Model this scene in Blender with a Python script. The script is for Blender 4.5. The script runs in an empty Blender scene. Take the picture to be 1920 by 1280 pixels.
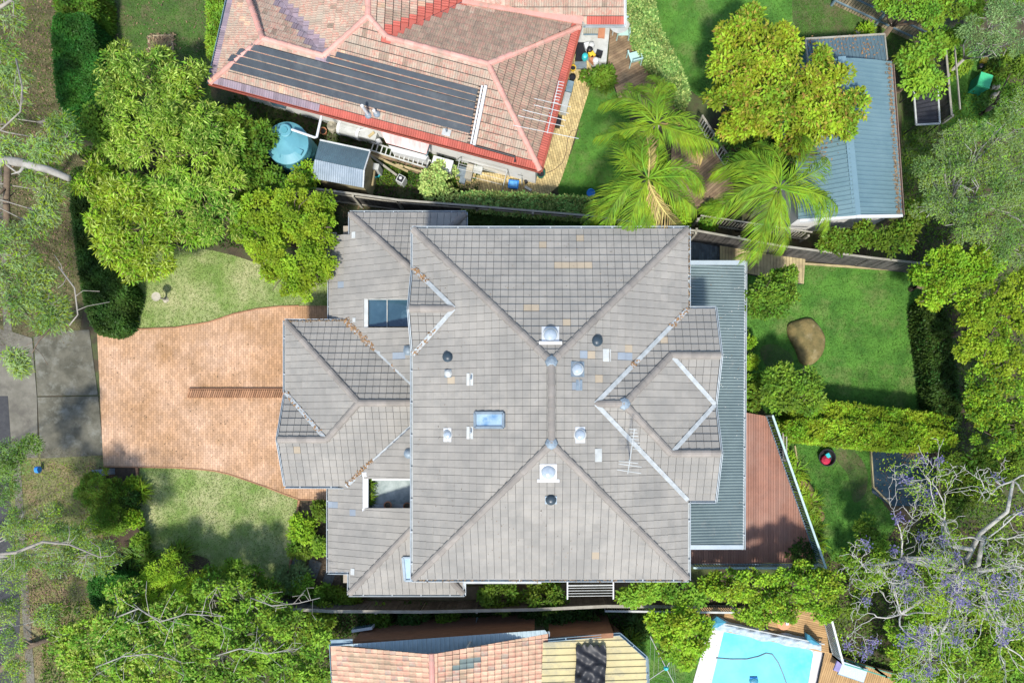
import bpy, math, random
import numpy as np
from mathutils import Vector, Matrix
random.seed(7); RNG = np.random.default_rng(7)
sc = bpy.context.scene
COL = sc.collection
PI = math.pi
# ---------------------------------------------------------------- camera, sky, sun, exposure
H = 33.3            # drone height above the ground
S = 0.026           # metres per photo pixel at ground level
NX, NY = 1010.0, 790.0   # photo pixel straight below the drone
cd = bpy.data.cameras.new('camera'); cam = bpy.data.objects.new('camera', cd); COL.objects.link(cam)
cam.location = (0, 0, H); cam.rotation_euler = (0, 0, 0)
cd.sensor_width = 36; cd.lens = 36 * H / (1920 * S)
cd.shift_x = (960 - NX) / 1920; cd.shift_y = (NY - 640) / 1920
cd.clip_start = 0.5; cd.clip_end = 3000
sc.camera = cam
w = bpy.data.worlds.new('World'); sc.world = w; w.use_nodes = True
SUN_EL, SUN_AZ = math.radians(57), math.radians(187)   # azimuth clockwise from +Y (top of the photo)
nt = w.node_tree; bg = nt.nodes['Background']; sky = nt.nodes.new('ShaderNodeTexSky')
sky.sky_type = 'NISHITA'; sky.sun_disc = False; sky.sun_elevation = SUN_EL; sky.sun_rotation = SUN_AZ
nt.links.new(sky.outputs[0], bg.inputs[0]); bg.inputs[1].default_value = 0.15
sd = bpy.data.lights.new('sun', 'SUN'); sd.energy = 3.0; sd.angle = math.radians(5); sd.color = (1, .965, .91)
sun = bpy.data.objects.new('sun', sd); COL.objects.link(sun)
sdir = Vector((math.sin(SUN_AZ) * math.cos(SUN_EL), math.cos(SUN_AZ) * math.cos(SUN_EL), math.sin(SUN_EL)))
sun.rotation_euler = sdir.to_track_quat('Z', 'Y').to_euler(); sun.location = sdir * 60
sc.view_settings.view_transform = 'Standard'; sc.view_settings.look = 'None'
sc.view_settings.gamma = 1; sc.view_settings.exposure = 0.85
sc.view_settings.use_curve_mapping = False
sc.cycles.max_bounces = 6; sc.cycles.transparent_max_bounces = 8

# ---------------------------------------------------------------- helpers
def P(px, py, z=0.0):
    k = S * (H - z) / H
    return Vector(((px - NX) * k, (NY - py) * k, z))
def P2(px, py, z=0.0):
    v = P(px, py, z); return (v.x, v.y)
def nd(t, k, **kw):
    n = t.nodes.new(k)
    for a, b in kw.items(): setattr(n, a, b)
    return n
MATS = {}
def mat(name, c1, c2=None, scale=2.0, rough=.8, bump=.0, bscale=60, tint=.15, metal=0, c3=None, c3scale=.6, c3at=.6,
        trans=0, stretch=None, spec=.4, c3w=.08, detail=5):
    """two tones mixed by noise, a third in patches, each piece tinted by its own value"""
    if name in MATS: return MATS[name]
    m = bpy.data.materials.new(name); m.use_nodes = True; t = m.node_tree; MATS[name] = m
    b = t.nodes['Principled BSDF']; L = t.links.new
    c2 = c2 or tuple(x * .8 for x in c1)
    geo = nd(t, 'ShaderNodeNewGeometry'); pos = geo.outputs['Position']
    if stretch:
        vm = nd(t, 'ShaderNodeVectorMath', operation='MULTIPLY'); vm.inputs[1].default_value = stretch
        L(pos, vm.inputs[0]); pos = vm.outputs[0]
    n1 = nd(t, 'ShaderNodeTexNoise'); n1.inputs['Scale'].default_value = scale; n1.inputs['Detail'].default_value = detail; n1.inputs['Roughness'].default_value = .65
    L(pos, n1.inputs['Vector'])
    r1 = nd(t, 'ShaderNodeValToRGB'); r1.color_ramp.elements[0].position = .38; r1.color_ramp.elements[1].position = .62
    r1.color_ramp.elements[0].color = (*c1, 1); r1.color_ramp.elements[1].color = (*c2, 1)
    L(n1.outputs[0], r1.inputs[0]); col = r1.outputs[0]
    if c3:
        n2 = nd(t, 'ShaderNodeTexNoise'); n2.inputs['Scale'].default_value = c3scale; n2.inputs['Detail'].default_value = 6; n2.inputs['Roughness'].default_value = .7
        L(geo.outputs['Position'], n2.inputs['Vector'])
        r2 = nd(t, 'ShaderNodeValToRGB'); r2.color_ramp.elements[0].position = c3at - c3w; r2.color_ramp.elements[1].position = c3at + c3w
        L(n2.outputs[0], r2.inputs[0])
        mx = nd(t, 'ShaderNodeMix', data_type='RGBA'); L(r2.outputs[0], mx.inputs[0]); L(col, mx.inputs[6]); mx.inputs[7].default_value = (*c3, 1)
        col = mx.outputs[2]
    if tint:
        at = nd(t, 'ShaderNodeAttribute', attribute_name='tint'); oi = nd(t, 'ShaderNodeObjectInfo')
        a = nd(t, 'ShaderNodeMath', operation='ADD'); L(at.outputs['Fac'], a.inputs[0]); L(oi.outputs['Random'], a.inputs[1])
        f = nd(t, 'ShaderNodeMath', operation='FRACT'); L(a.outputs[0], f.inputs[0])
        mr = nd(t, 'ShaderNodeMapRange'); mr.inputs[3].default_value = 1 - tint; mr.inputs[4].default_value = 1 + tint
        L(f.outputs[0], mr.inputs[0])
        hs = nd(t, 'ShaderNodeHueSaturation'); L(mr.outputs[0], hs.inputs['Value']); L(col, hs.inputs['Color']); col = hs.outputs[0]
        if trans:   # leaves also drift in hue
            mr2 = nd(t, 'ShaderNodeMapRange'); mr2.inputs[3].default_value = .47; mr2.inputs[4].default_value = .517
            L(f.outputs[0], mr2.inputs[0]); L(mr2.outputs[0], hs.inputs['Hue'])
    L(col, b.inputs['Base Color']); b.inputs['Roughness'].default_value = rough; b.inputs['Metallic'].default_value = metal
    b.inputs['Specular IOR Level'].default_value = spec
    if bump:
        nb = nd(t, 'ShaderNodeTexNoise'); nb.inputs['Scale'].default_value = bscale; nb.inputs['Detail'].default_value = 4
        L(pos, nb.inputs['Vector'])
        bp = nd(t, 'ShaderNodeBump'); bp.inputs['Strength'].default_value = bump; bp.inputs['Distance'].default_value = .03
        L(nb.outputs[0], bp.inputs['Height']); L(bp.outputs[0], b.inputs['Normal'])
    if trans:
        tr = nd(t, 'ShaderNodeBsdfTranslucent'); L(col, tr.inputs[0]); ms = nd(t, 'ShaderNodeMixShader'); ms.inputs[0].default_value = trans
        L(b.outputs[0], ms.inputs[1]); L(tr.outputs[0], ms.inputs[2]); L(ms.outputs[0], t.nodes['Material Output'].inputs[0])
    return m

def wloc(o):
    v = Vector((0, 0, 0))
    while o: v = v + o.location; o = o.parent
    return v
def tag(o, label=None, cat=None, group=None, kind=None):
    if label: o['label'] = label
    if cat: o['category'] = cat
    if group: o['group'] = group
    if kind: o['kind'] = kind
    return o
def thing(name, loc, label, cat, group=None):
    o = bpy.data.objects.new(name, None); COL.objects.link(o); o.location = loc; o.empty_display_size = .2
    return tag(o, label, cat, group)
class MB:
    def __init__(s): s.v = []; s.f = []; s.t = []; s.m = []
    def add(s, vs, fs, tint=0.0, mi=0):
        b = len(s.v); s.v += [tuple(v) for v in vs]
        for f in fs: s.f.append([i + b for i in f]); s.t.append(tint); s.m.append(mi)
        return s
    def box(s, c, size, rz=0, tint=0.0, mi=0, base=False):
        hx, hy, hz = size[0] / 2, size[1] / 2, size[2] / 2; ca, sa = math.cos(rz), math.sin(rz)
        cz = c[2] + (hz if base else 0)
        vs = [(c[0] + x * ca - y * sa, c[1] + x * sa + y * ca, cz + z) for z in (-hz, hz) for x, y in ((-hx, -hy), (hx, -hy), (hx, hy), (-hx, hy))]
        return s.add(vs, [(3, 2, 1, 0), (4, 5, 6, 7), (0, 1, 5, 4), (1, 2, 6, 5), (2, 3, 7, 6), (3, 0, 4, 7)], tint, mi)
    def beam(s, p, q, wd, ht, tint=0.0, mi=0, up=(0, 0, 1)):
        p, q = Vector(p), Vector(q); d = (q - p)
        if d.length < 1e-6: return s
        d.normalize(); sd_ = d.cross(Vector(up))
        if sd_.length < 1e-3: sd_ = d.cross(Vector((1, 0, 0)))
        sd_.normalize(); u = sd_.cross(d); a = sd_ * wd / 2; b = u * ht / 2
        vs = [p - a - b, p + a - b, p + a + b, p - a + b, q - a - b, q + a - b, q + a + b, q - a + b]
        return s.add(vs, [(0, 1, 2, 3), (7, 6, 5, 4), (4, 5, 1, 0), (5, 6, 2, 1), (6, 7, 3, 2), (7, 4, 0, 3)], tint, mi)
    def tube(s, pts, rad, n=8, tint=0.0, mi=0, cap=True):
        pts = [Vector(p) for p in pts]
        if not hasattr(rad, '__len__'): rad = [rad] * len(pts)
        rings = []
        for i, p in enumerate(pts):
            d = (pts[min(i + 1, len(pts) - 1)] - pts[max(i - 1, 0)]).normalized()
            a = d.cross(Vector((0, 0, 1)))
            if a.length < 1e-2: a = d.cross(Vector((1, 0, 0)))
            a.normalize(); b = a.cross(d)
            rings.append([p + (a * math.cos(2 * PI * k / n) + b * math.sin(2 * PI * k / n)) * rad[i] for k in range(n)])
        vs = [v for r in rings for v in r]; fs = []
        for i in range(len(pts) - 1):
            for k in range(n): fs.append((i * n + k, i * n + (k + 1) % n, (i + 1) * n + (k + 1) % n, (i + 1) * n + k))
        if cap: fs += [tuple(range(n))[::-1], tuple((len(pts) - 1) * n + k for k in range(n))]
        return s.add(vs, fs, tint, mi)
    def lathe(s, c, prof, n=16, tint=0.0, mi=0):
        """prof: (radius, z) from the bottom up"""
        vs = [(c[0] + r * math.cos(2 * PI * k / n), c[1] + r * math.sin(2 * PI * k / n), c[2] + z) for r, z in prof for k in range(n)]
        fs = [(i * n + k, i * n + (k + 1) % n, (i + 1) * n + (k + 1) % n, (i + 1) * n + k) for i in range(len(prof) - 1) for k in range(n)]
        fs.append(tuple((len(prof) - 1) * n + k for k in range(n))); fs.append(tuple(range(n))[::-1])
        return s.add(vs, fs, tint, mi)
    def prism(s, poly, z0, z1, tint=0.0, mi=0):
        """poly: world xy; any winding"""
        a = sum(poly[i][0] * poly[(i + 1) % len(poly)][1] - poly[(i + 1) % len(poly)][0] * poly[i][1] for i in range(len(poly)))
        if a < 0: poly = poly[::-1]
        n = len(poly); vs = [(x, y, z0) for x, y in poly] + [(x, y, z1) for x, y in poly]
        fs = [tuple(range(n))[::-1], tuple(range(n, 2 * n))] + [(i, (i + 1) % n, n + (i + 1) % n, n + i) for i in range(n)]
        return s.add(vs, fs, tint, mi)
    def build(s, name, mats, parent=None, smooth=False, kind=None, label=None):
        me = bpy.data.meshes.new(name); L = wloc(parent) if parent else Vector((0, 0, 0))
        me.from_pydata([(a - L.x, b - L.y, c - L.z) for a, b, c in s.v], [], s.f)
        for m in (mats if isinstance(mats, (list, tuple)) else [mats]): me.materials.append(m)
        if s.f:
            me.polygons.foreach_set('material_index', s.m)
            at = me.attributes.new('tint', 'FLOAT', 'FACE'); at.data.foreach_set('value', s.t)
            if smooth: me.polygons.foreach_set('use_smooth', [True] * len(s.f))
        me.update()
        o = bpy.data.objects.new(name, me); COL.objects.link(o); o.parent = parent
        if kind: o['kind'] = kind
        if label: o['label'] = label
        return o
def rt(): return random.random()
def fastmesh(name, V, nper, mat_, parent, tint, kind=None):
    """V: (N*nper,3) array; N quads/tris of nper corners"""
    L = wloc(parent) if parent else Vector((0, 0, 0)); V = V - np.array(L)
    n = len(V) // nper; me = bpy.data.meshes.new(name)
    me.vertices.add(len(V)); me.vertices.foreach_set('co', V.astype(np.float32).ravel())
    me.loops.add(len(V)); me.loops.foreach_set('vertex_index', np.arange(len(V), dtype=np.int32))
    me.polygons.add(n); me.polygons.foreach_set('loop_start', np.arange(0, len(V), nper, dtype=np.int32))
    at = me.attributes.new('tint', 'FLOAT', 'FACE'); at.data.foreach_set('value', tint.astype(np.float32))
    me.materials.append(mat_); me.update(calc_edges=True)
    o = bpy.data.objects.new(name, me); COL.objects.link(o); o.parent = parent
    if kind: o['kind'] = kind
    return o
def clip_rect(poly, x0, y0, x1, y1):
    """clip a polygon by an axis-aligned window"""
    def cut(pl, f, itx):
        out = []
        for i in range(len(pl)):
            a, b = pl[i - 1], pl[i]; fa, fb = f(a), f(b)
            if fa * fb < 0: t = fa / (fa - fb); out.append((a[0] + (b[0] - a[0]) * t, a[1] + (b[1] - a[1]) * t))
            if fb >= 0: out.append(b)
        return out
    for f in (lambda p: p[0] - x0, lambda p: x1 - p[0], lambda p: p[1] - y0, lambda p: y1 - p[1]):
        if len(poly) < 3: return []
        poly = cut(poly, f, 0)
    return poly
def area(pl): return sum(pl[i - 1][0] * pl[i][1] - pl[i][0] * pl[i - 1][1] for i in range(len(pl))) / 2
def inpoly(pts, poly):
    x, y = pts[:, 0], pts[:, 1]; r = np.zeros(len(pts), bool)
    for i in range(len(poly)):
        (x0, y0), (x1, y1) = poly[i - 1], poly[i]
        if y0 == y1: continue
        r ^= ((y0 > y) != (y1 > y)) & (x < (x1 - x0) * (y - y0) / (y1 - y0) + x0)
    return r
def rand_in(poly, n):
    a = np.array(poly); lo, hi = a.min(0), a.max(0); out = []
    tot = 0
    while tot < n:
        p = lo + RNG.random((n * 2, 2)) * (hi - lo); p = p[inpoly(p, poly)]; out.append(p); tot += len(p)
    return np.concatenate(out)[:n]
def wp(pxs, z=0.0): return [P2(a, b, z) for a, b in pxs]
def smooth_px(pts, n=4):
    """Catmull-Rom on a closed outline"""
    out = []; m = len(pts)
    for i in range(m):
        p0, p1, p2, p3 = (np.array(pts[(i + k) % m], float) for k in (-1, 0, 1, 2))
        for t in np.linspace(0, 1, n, endpoint=False):
            out.append(tuple(.5 * ((2 * p1) + (-p0 + p2) * t + (2 * p0 - 5 * p1 + 4 * p2 - p3) * t * t + (-p0 + 3 * p1 - 3 * p2 + p3) * t ** 3)))
    return out

# ---------------------------------------------------------------- materials
m_soil = mat('leaf_litter_soil', (.075, .055, .032), (.045, .04, .022), 1.2, .95, .6, 14, 0, c3=(.07, .09, .03), c3scale=.5, c3at=.52)
m_lawn = mat('lawn', (.20, .275, .07), (.14, .22, .045), 1.1, .95, .5, 45, 0, c3=(.36, .36, .17), c3scale=.6, c3at=.53, c3w=.12, detail=8)
m_lawn_d = mat('lawn_deep', (.085, .215, .025), (.045, .13, .015), 1.0, .95, .5, 45, 0, c3=(.14, .19, .05), c3scale=.7, c3at=.60, c3w=.1, detail=8)
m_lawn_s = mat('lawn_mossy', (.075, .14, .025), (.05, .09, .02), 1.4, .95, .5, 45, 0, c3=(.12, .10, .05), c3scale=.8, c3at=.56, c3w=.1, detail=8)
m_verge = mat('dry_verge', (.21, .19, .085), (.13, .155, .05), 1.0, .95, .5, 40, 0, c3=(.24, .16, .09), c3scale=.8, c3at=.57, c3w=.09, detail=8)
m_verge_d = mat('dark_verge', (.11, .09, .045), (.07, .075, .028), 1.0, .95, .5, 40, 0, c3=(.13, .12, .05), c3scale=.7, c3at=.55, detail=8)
m_blade = mat('grass_blade', (.26, .34, .10), (.19, .28, .06), .8, .8, 0, 1, .45, trans=.3)
m_blade_d = mat('grass_blade_deep', (.10, .25, .03), (.065, .17, .02), .8, .8, 0, 1, .45, trans=.3)
m_blade_y = mat('grass_blade_dry', (.26, .24, .11), (.15, .18, .06), .8, .8, 0, 1, .45, trans=.2)
m_conc = mat('stained_concrete', (.135, .125, .09), (.07, .066, .045), 1.3, .9, .3, 50, 0, c3=(.20, .198, .16), c3scale=1.2, c3at=.6, c3w=.1, detail=10)
m_path = mat('footpath_concrete', (.19, .175, .135), (.13, .12, .09), 1.2, .9, .2, 50, 0, c3=(.10, .09, .07), c3scale=.7, c3at=.57, detail=9)
m_asph = mat('asphalt', (.055, .055, .055), (.04, .04, .042), 4, .9, .4, 70, 0)
m_paver = mat('clay_paver', (.46, .265, .14), (.56, .37, .245), .22, .8, .15, 60, .15, c3=(.33, .185, .085), c3scale=.38, c3at=.54, c3w=.14, detail=7)
m_brick = mat('clay_brick', (.36, .19, .10), (.28, .14, .07), 3, .85, .3, 40, .2)
m_yel = mat('sandstone_paver', (.55, .43, .20), (.48, .36, .16), 1.5, .85, .2, 50, .2, c3=(.30, .23, .10), c3scale=.9, c3at=.62)
m_bluep = mat('slate_paver', (.14, .17, .19), (.10, .13, .15), 2, .8, .2, 50, .2)
m_joint = mat('joint_sand', (.13, .10, .06), (.08, .065, .04), 5, .95, .2, 40, 0)
m_tile = mat('concrete_tile', (.30, .278, .238), (.245, .23, .20), .55, .85, .3, 60, .055, c3=(.215, .205, .18), c3scale=.9, c3at=.58, c3w=.12, stretch=(1, 1, 1))
m_tile_b = mat('tile_tan', (.38, .31, .215), (.34, .28, .2), 2, .85, .25, 60, .1)
m_cap = mat('ridge_cap', (.265, .235, .20), (.20, .18, .155), 1.2, .85, .2, 50, .1)
m_lead = mat('lead_flashing', (.22, .27, .30), (.17, .21, .24), 5, .5, .2, 40, .1, metal=.2)
m_under = mat('roof_underlay', (.05, .05, .048), (.04, .04, .04), 3, .95, 0, 1, 0)
m_gut = mat('white_gutter', (.44, .48, .49), (.36, .40, .41), 2, .5, 0, 1, .05, c3=(.35, .33, .28), c3scale=2.5, c3at=.66)
m_valley = mat('valley_metal', (.40, .42, .41), (.30, .32, .31), 4, .6, 0, 1, .05, c3=(.36, .27, .2), c3scale=1.3, c3at=.68)
m_white = mat('white_paint', (.62, .63, .62), (.54, .55, .54), 2, .45, 0, 1, .04)
m_pwhite = mat('weathered_white', (.50, .51, .48), (.40, .41, .38), 3, .7, .1, 20, .08)
m_rend = mat('white_render', (.66, .65, .61), (.58, .57, .53), 1.2, .85, .1, 30, 0, c3=(.48, .47, .42), c3scale=.8, c3at=.68)
m_hwall = mat('beige_wall', (.36, .31, .24), (.30, .26, .2), 3, .9, .2, 30, 0)
m_domeg = mat('frosted_dome', (.36, .41, .45), (.28, .33, .37), 5, .15, 0, 1, 0, spec=.8)
m_dark = mat('dark_vent', (.035, .055, .07), (.03, .045, .055), 5, .35, 0, 1, 0)
m_black = mat('black_plastic', (.02, .02, .022), (.014, .014, .016), 4, .5, 0, 1, .1)
m_solar = mat('solar_mat', (.042, .055, .066), (.03, .04, .05), 1.5, .6, .3, 40, .1, c3=(.075, .085, .09), c3scale=.8, c3at=.6)
m_corr = mat('pale_green_corrugated', (.175, .225, .22), (.14, .185, .185), 1.0, .5, 0, 1, 0, c3=(.24, .26, .24), c3scale=1.2, c3at=.66, metal=.25)
m_corr_b = mat('blue_grey_metal', (.15, .24, .26), (.125, .21, .235), .8, .5, 0, 1, 0, c3=(.16, .25, .27), c3scale=.5, c3at=.55, metal=.2)
m_corr_c = mat('shed_corrugated', (.34, .39, .42), (.22, .27, .30), .9, .45, 0, 1, 0, metal=.4)
m_corr_y = mat('yellow_corrugated', (.50, .42, .20), (.42, .36, .18), 1.3, .6, 0, 1, 0, c3=(.30, .27, .17), c3scale=1.0, c3at=.58)
m_flash = mat('pale_flashing', (.42, .48, .50), (.36, .42, .44), 2, .5, 0, 1, 0, metal=.2)
m_ter = mat('terracotta_tile', (.42, .20, .145), (.41, .34, .25), 7, .85, .4, 40, .10, c3=(.34, .28, .21), c3scale=1.4, c3at=.55, c3w=.12, detail=8)
m_ter_p = mat('lichen_tile', (.36, .20, .15), (.30, .24, .165), 7, .9, .4, 30, .12, c3=(.22, .17, .125), c3scale=4, c3at=.55, c3w=.1, detail=8)
m_ter_r = mat('red_paint_tile', (.42, .10, .07), (.36, .09, .06), 1.5, .7, .2, 40, .10)
m_ter_v = mat('purple_grey_tile', (.27, .20, .22), (.22, .18, .20), 2, .8, .3, 40, .2)
m_ter_o = mat('orange_tile', (.56, .28, .19), (.52, .37, .24), 4, .85, .3, 40, .16, c3=(.33, .25, .16), c3scale=.9, c3at=.56, c3w=.1)
m_ter_g = mat('grey_green_tile', (.15, .19, .17), (.13, .16, .15), 3, .85, .3, 40, .12)
m_pink = mat('pink_ridge', (.60, .30, .24), (.50, .26, .20), 2, .8, .2, 30, .12, c3=(.38, .26, .2), c3scale=2, c3at=.6)
m_bwall = mat('red_brick_wall', (.28, .135, .07), (.20, .10, .05), 2.5, .9, .4, 20, 0, stretch=(1, 1, 7))
m_board = mat('red_brown_deck', (.30, .14, .09), (.24, .11, .07), 1.5, .55, .2, 30, .14, c3=(.29, .165, .12), c3scale=.35, c3at=.55, c3w=.12)
m_board_w = mat('weathered_deck', (.27, .19, .11), (.18, .12, .07), 2.5, .8, .3, 30, .22, c3=(.13, .08, .05), c3scale=1.2, c3at=.6)
m_board_y = mat('treated_pine', (.46, .37, .19), (.36, .29, .15), 2.5, .8, .2, 30, .15, c3=(.26, .20, .11), c3scale=1.5, c3at=.6)
m_board_o = mat('golden_deck', (.42, .26, .11), (.34, .20, .08), 2.5, .75, .2, 30, .14)
m_pal = mat('grey_paling', (.10, .09, .08), (.06, .056, .05), 3, .9, .3, 30, .25)
m_pal_b = mat('brown_paling', (.40, .32, .20), (.27, .21, .13), 3, .9, .3, 30, .22)
m_rail = mat('fence_rail', (.33, .31, .25), (.26, .24, .19), 3, .9, .2, 30, .1)
m_bluerail = mat('blue_grey_rail', (.19, .27, .31), (.14, .21, .25), 3, .6, 0, 1, .1)
m_green_r = mat('pale_green_rail', (.45, .58, .55), (.38, .50, .48), 3, .5, 0, 1, .05)
m_teal = mat('teal_tank', (.09, .30, .33), (.075, .25, .28), 1.5, .45, 0, 1, 0)
m_teal_l = mat('teal_tank_lid', (.12, .33, .37), (.095, .27, .31), 1.5, .45, 0, 1, 0)
m_jac = mat('jacaranda_bark', (.50, .48, .43), (.40, .38, .33), 3, .9, .4, 20, .1)
m_bark = mat('pale_bark', (.30, .27, .22), (.22, .20, .16), 3, .9, .4, 20, .1)
m_bark_b = mat('brown_bark', (.17, .125, .08), (.11, .08, .055), 4, .95, .4, 20, .1)
m_bark_w = mat('white_bark', (.36, .34, .29), (.25, .23, .19), 2, .8, .3, 15, .1)
m_rock = mat('mossy_sandstone', (.20, .15, .055), (.12, .10, .035), 2.6, .95, 1, 9, 0, c3=(.27, .22, .11), c3scale=2.2, c3at=.6)
m_stone = mat('pale_stone', (.42, .38, .29), (.33, .30, .22), 3, .9, .5, 15, .15)
m_blue = mat('blue_plastic', (.03, .22, .62), (.025, .19, .55), 3, .4, 0, 1, .1)
m_greenp = mat('green_plastic', (.07, .50, .22), (.06, .45, .2), 3, .4, 0, 1, .05)
m_chair = mat('sage_plastic', (.42, .60, .55), (.38, .55, .50), 3, .45, 0, 1, .05)
m_terra = mat('terracotta_pot', (.50, .22, .11), (.42, .18, .09), 3, .8, 0, 1, .05)
m_yellow = mat('yellow_plastic', (.75, .50, .04), (.7, .45, .04), 3, .4, 0, 1, .05)
m_red = mat('crimson_cloth', (.50, .02, .06), (.42, .02, .05), 3, .7, 0, 1, .05)
m_cyan = mat('turquoise_plastic', (.04, .50, .52), (.04, .45, .48), 3, .4, 0, 1, .05)
m_tarp = mat('dark_blue_tarp', (.022, .06, .082), (.016, .042, .06), 1.2, .55, .3, 6, 0, c3=(.10, .06, .035), c3scale=.55, c3at=.66, c3w=.05)
m_water = mat('pool_water', (.19, .60, .66), (.15, .56, .64), .8, .05, .12, 2.5, 0, spec=.5, c3=(.06, .46, .58), c3scale=.25, c3at=.62, c3w=.1)
m_pond = mat('wet_slate_floor', (.40, .45, .42), (.22, .27, .25), 1.6, .25, .1, 20, 0, c3=(.33, .38, .36), c3scale=2.2, c3at=.58)  # colour paled so the courtyard floor looks lit
m_glass = mat('blue_glass', (.045, .095, .13), (.03, .07, .10), 1.2, .08, 0, 1, 0, spec=.9, c3=(.10, .18, .23), c3scale=.8, c3at=.6)
m_glass_l = mat('pale_blue_glass', (.25, .36, .45), (.35, .46, .54), 1.8, .08, 0, 1, 0, spec=.9, c3=(.12, .24, .38), c3scale=1.4, c3at=.6)
m_cover = mat('silver_pool_cover', (.40, .46, .50), (.25, .31, .35), 4, .5, .6, 12, 0)
m_coverb = mat('blue_pool_cover', (.06, .26, .36), (.05, .22, .30), 4, .5, .5, 12, 0)
m_paveW = mat('pale_pool_paving', (.64, .60, .57), (.58, .55, .52), 1.5, .8, .1, 30, 0)
m_litter = mat('orange_leaf_litter', (.30, .17, .075), (.22, .13, .06), 8, .9, 0, 1, .4)
m_litter_b = mat('brown_leaf_litter', (.23, .16, .09), (.15, .10, .055), 8, .9, 0, 1, .45)
# foliage
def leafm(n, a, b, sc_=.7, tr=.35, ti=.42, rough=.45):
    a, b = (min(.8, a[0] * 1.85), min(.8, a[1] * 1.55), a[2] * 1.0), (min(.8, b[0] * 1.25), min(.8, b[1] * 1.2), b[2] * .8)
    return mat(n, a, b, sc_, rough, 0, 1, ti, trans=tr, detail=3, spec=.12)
l_lime = leafm('leaf_lime', (.17, .30, .030), (.12, .235, .022))
l_bright = leafm('leaf_bright', (.14, .265, .035), (.09, .20, .03))
l_mid = leafm('leaf_mid', (.085, .17, .025), (.06, .13, .02))
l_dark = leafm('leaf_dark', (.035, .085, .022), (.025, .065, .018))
l_deep = leafm('leaf_deep', (.03, .115, .022), (.025, .085, .02))
l_pale = leafm('leaf_pale_tip', (.25, .37, .11), (.28, .38, .12))
l_grey = leafm('leaf_grey_green', (.125, .215, .115), (.095, .18, .08), tr=.3)
l_gum = leafm('leaf_blue_green', (.155, .255, .15), (.11, .21, .085), tr=.3)
l_yel = leafm('leaf_yellow_green', (.18, .285, .028), (.14, .24, .028))
l_var = leafm('leaf_cream_edged', (.30, .40, .20), (.15, .26, .09), 6, ti=.5)
l_jas = leafm('leaf_jasmine', (.16, .30, .13), (.10, .22, .07), 6, ti=.5)
l_red = leafm('leaf_bronze', (.22, .19, .06), (.24, .24, .05), 3)
l_palm = leafm('palm_leaflet', (.15, .28, .03), (.11, .22, .03), 1.2, ti=.3)
l_palmo = leafm('dry_palm_leaflet', (.33, .30, .17), (.26, .22, .12), 1.2)
l_purp = leafm('jacaranda_blossom', (.10, .10, .34), (.15, .14, .40), 3, ti=.3)
l_dry = leafm('dry_twigs', (.26, .22, .18), (.20, .17, .13), 3)

# ---------------------------------------------------------------- the ground and its surfaces
mb = MB(); mb.add([(-400, -400, 0), (400, -400, 0), (400, 400, 0), (-400, 400, 0)], [(0, 1, 2, 3)])
tag(mb.build('ground', m_soil), 'dark leaf littered soil between the gardens', kind='structure')
def sheet(name, pxs, z, m, label=None, smooth=True):
    pl = smooth_px(pxs, 4) if smooth else pxs
    poly = wp(pl); b = MB()
    if area(poly) < 0: poly = poly[::-1]
    b.add([(x, y, z) for x, y in poly], [tuple(range(len(poly)))])
    return tag(b.build(name, m), label, kind='structure')
def grass(pxs, dens, m, L=.07, label='short grass', smooth=True):
    pl = wp(smooth_px(pxs, 3) if smooth else pxs); n = int(abs(area(pl)) * dens)
    p = rand_in(pl, n); a = RNG.random(n) * 2 * PI; ln = L * (.5 + RNG.random(n)); tl = RNG.normal(0, .6, (n, 2))
    wv = .012
    V = np.zeros((n, 3, 3)); V[:, 0, :2] = p - np.c_[np.cos(a), np.sin(a)] * wv; V[:, 1, :2] = p + np.c_[np.cos(a), np.sin(a)] * wv
    V[:, 2, :2] = p + tl * ln[:, None]; V[:, 2, 2] = ln; V[:, :, 2] += .008
    o = fastmesh('grass', V.reshape(-1, 3), 3, m, None, RNG.random(n) ** 1.0, 'stuff'); return tag(o, label)
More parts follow.
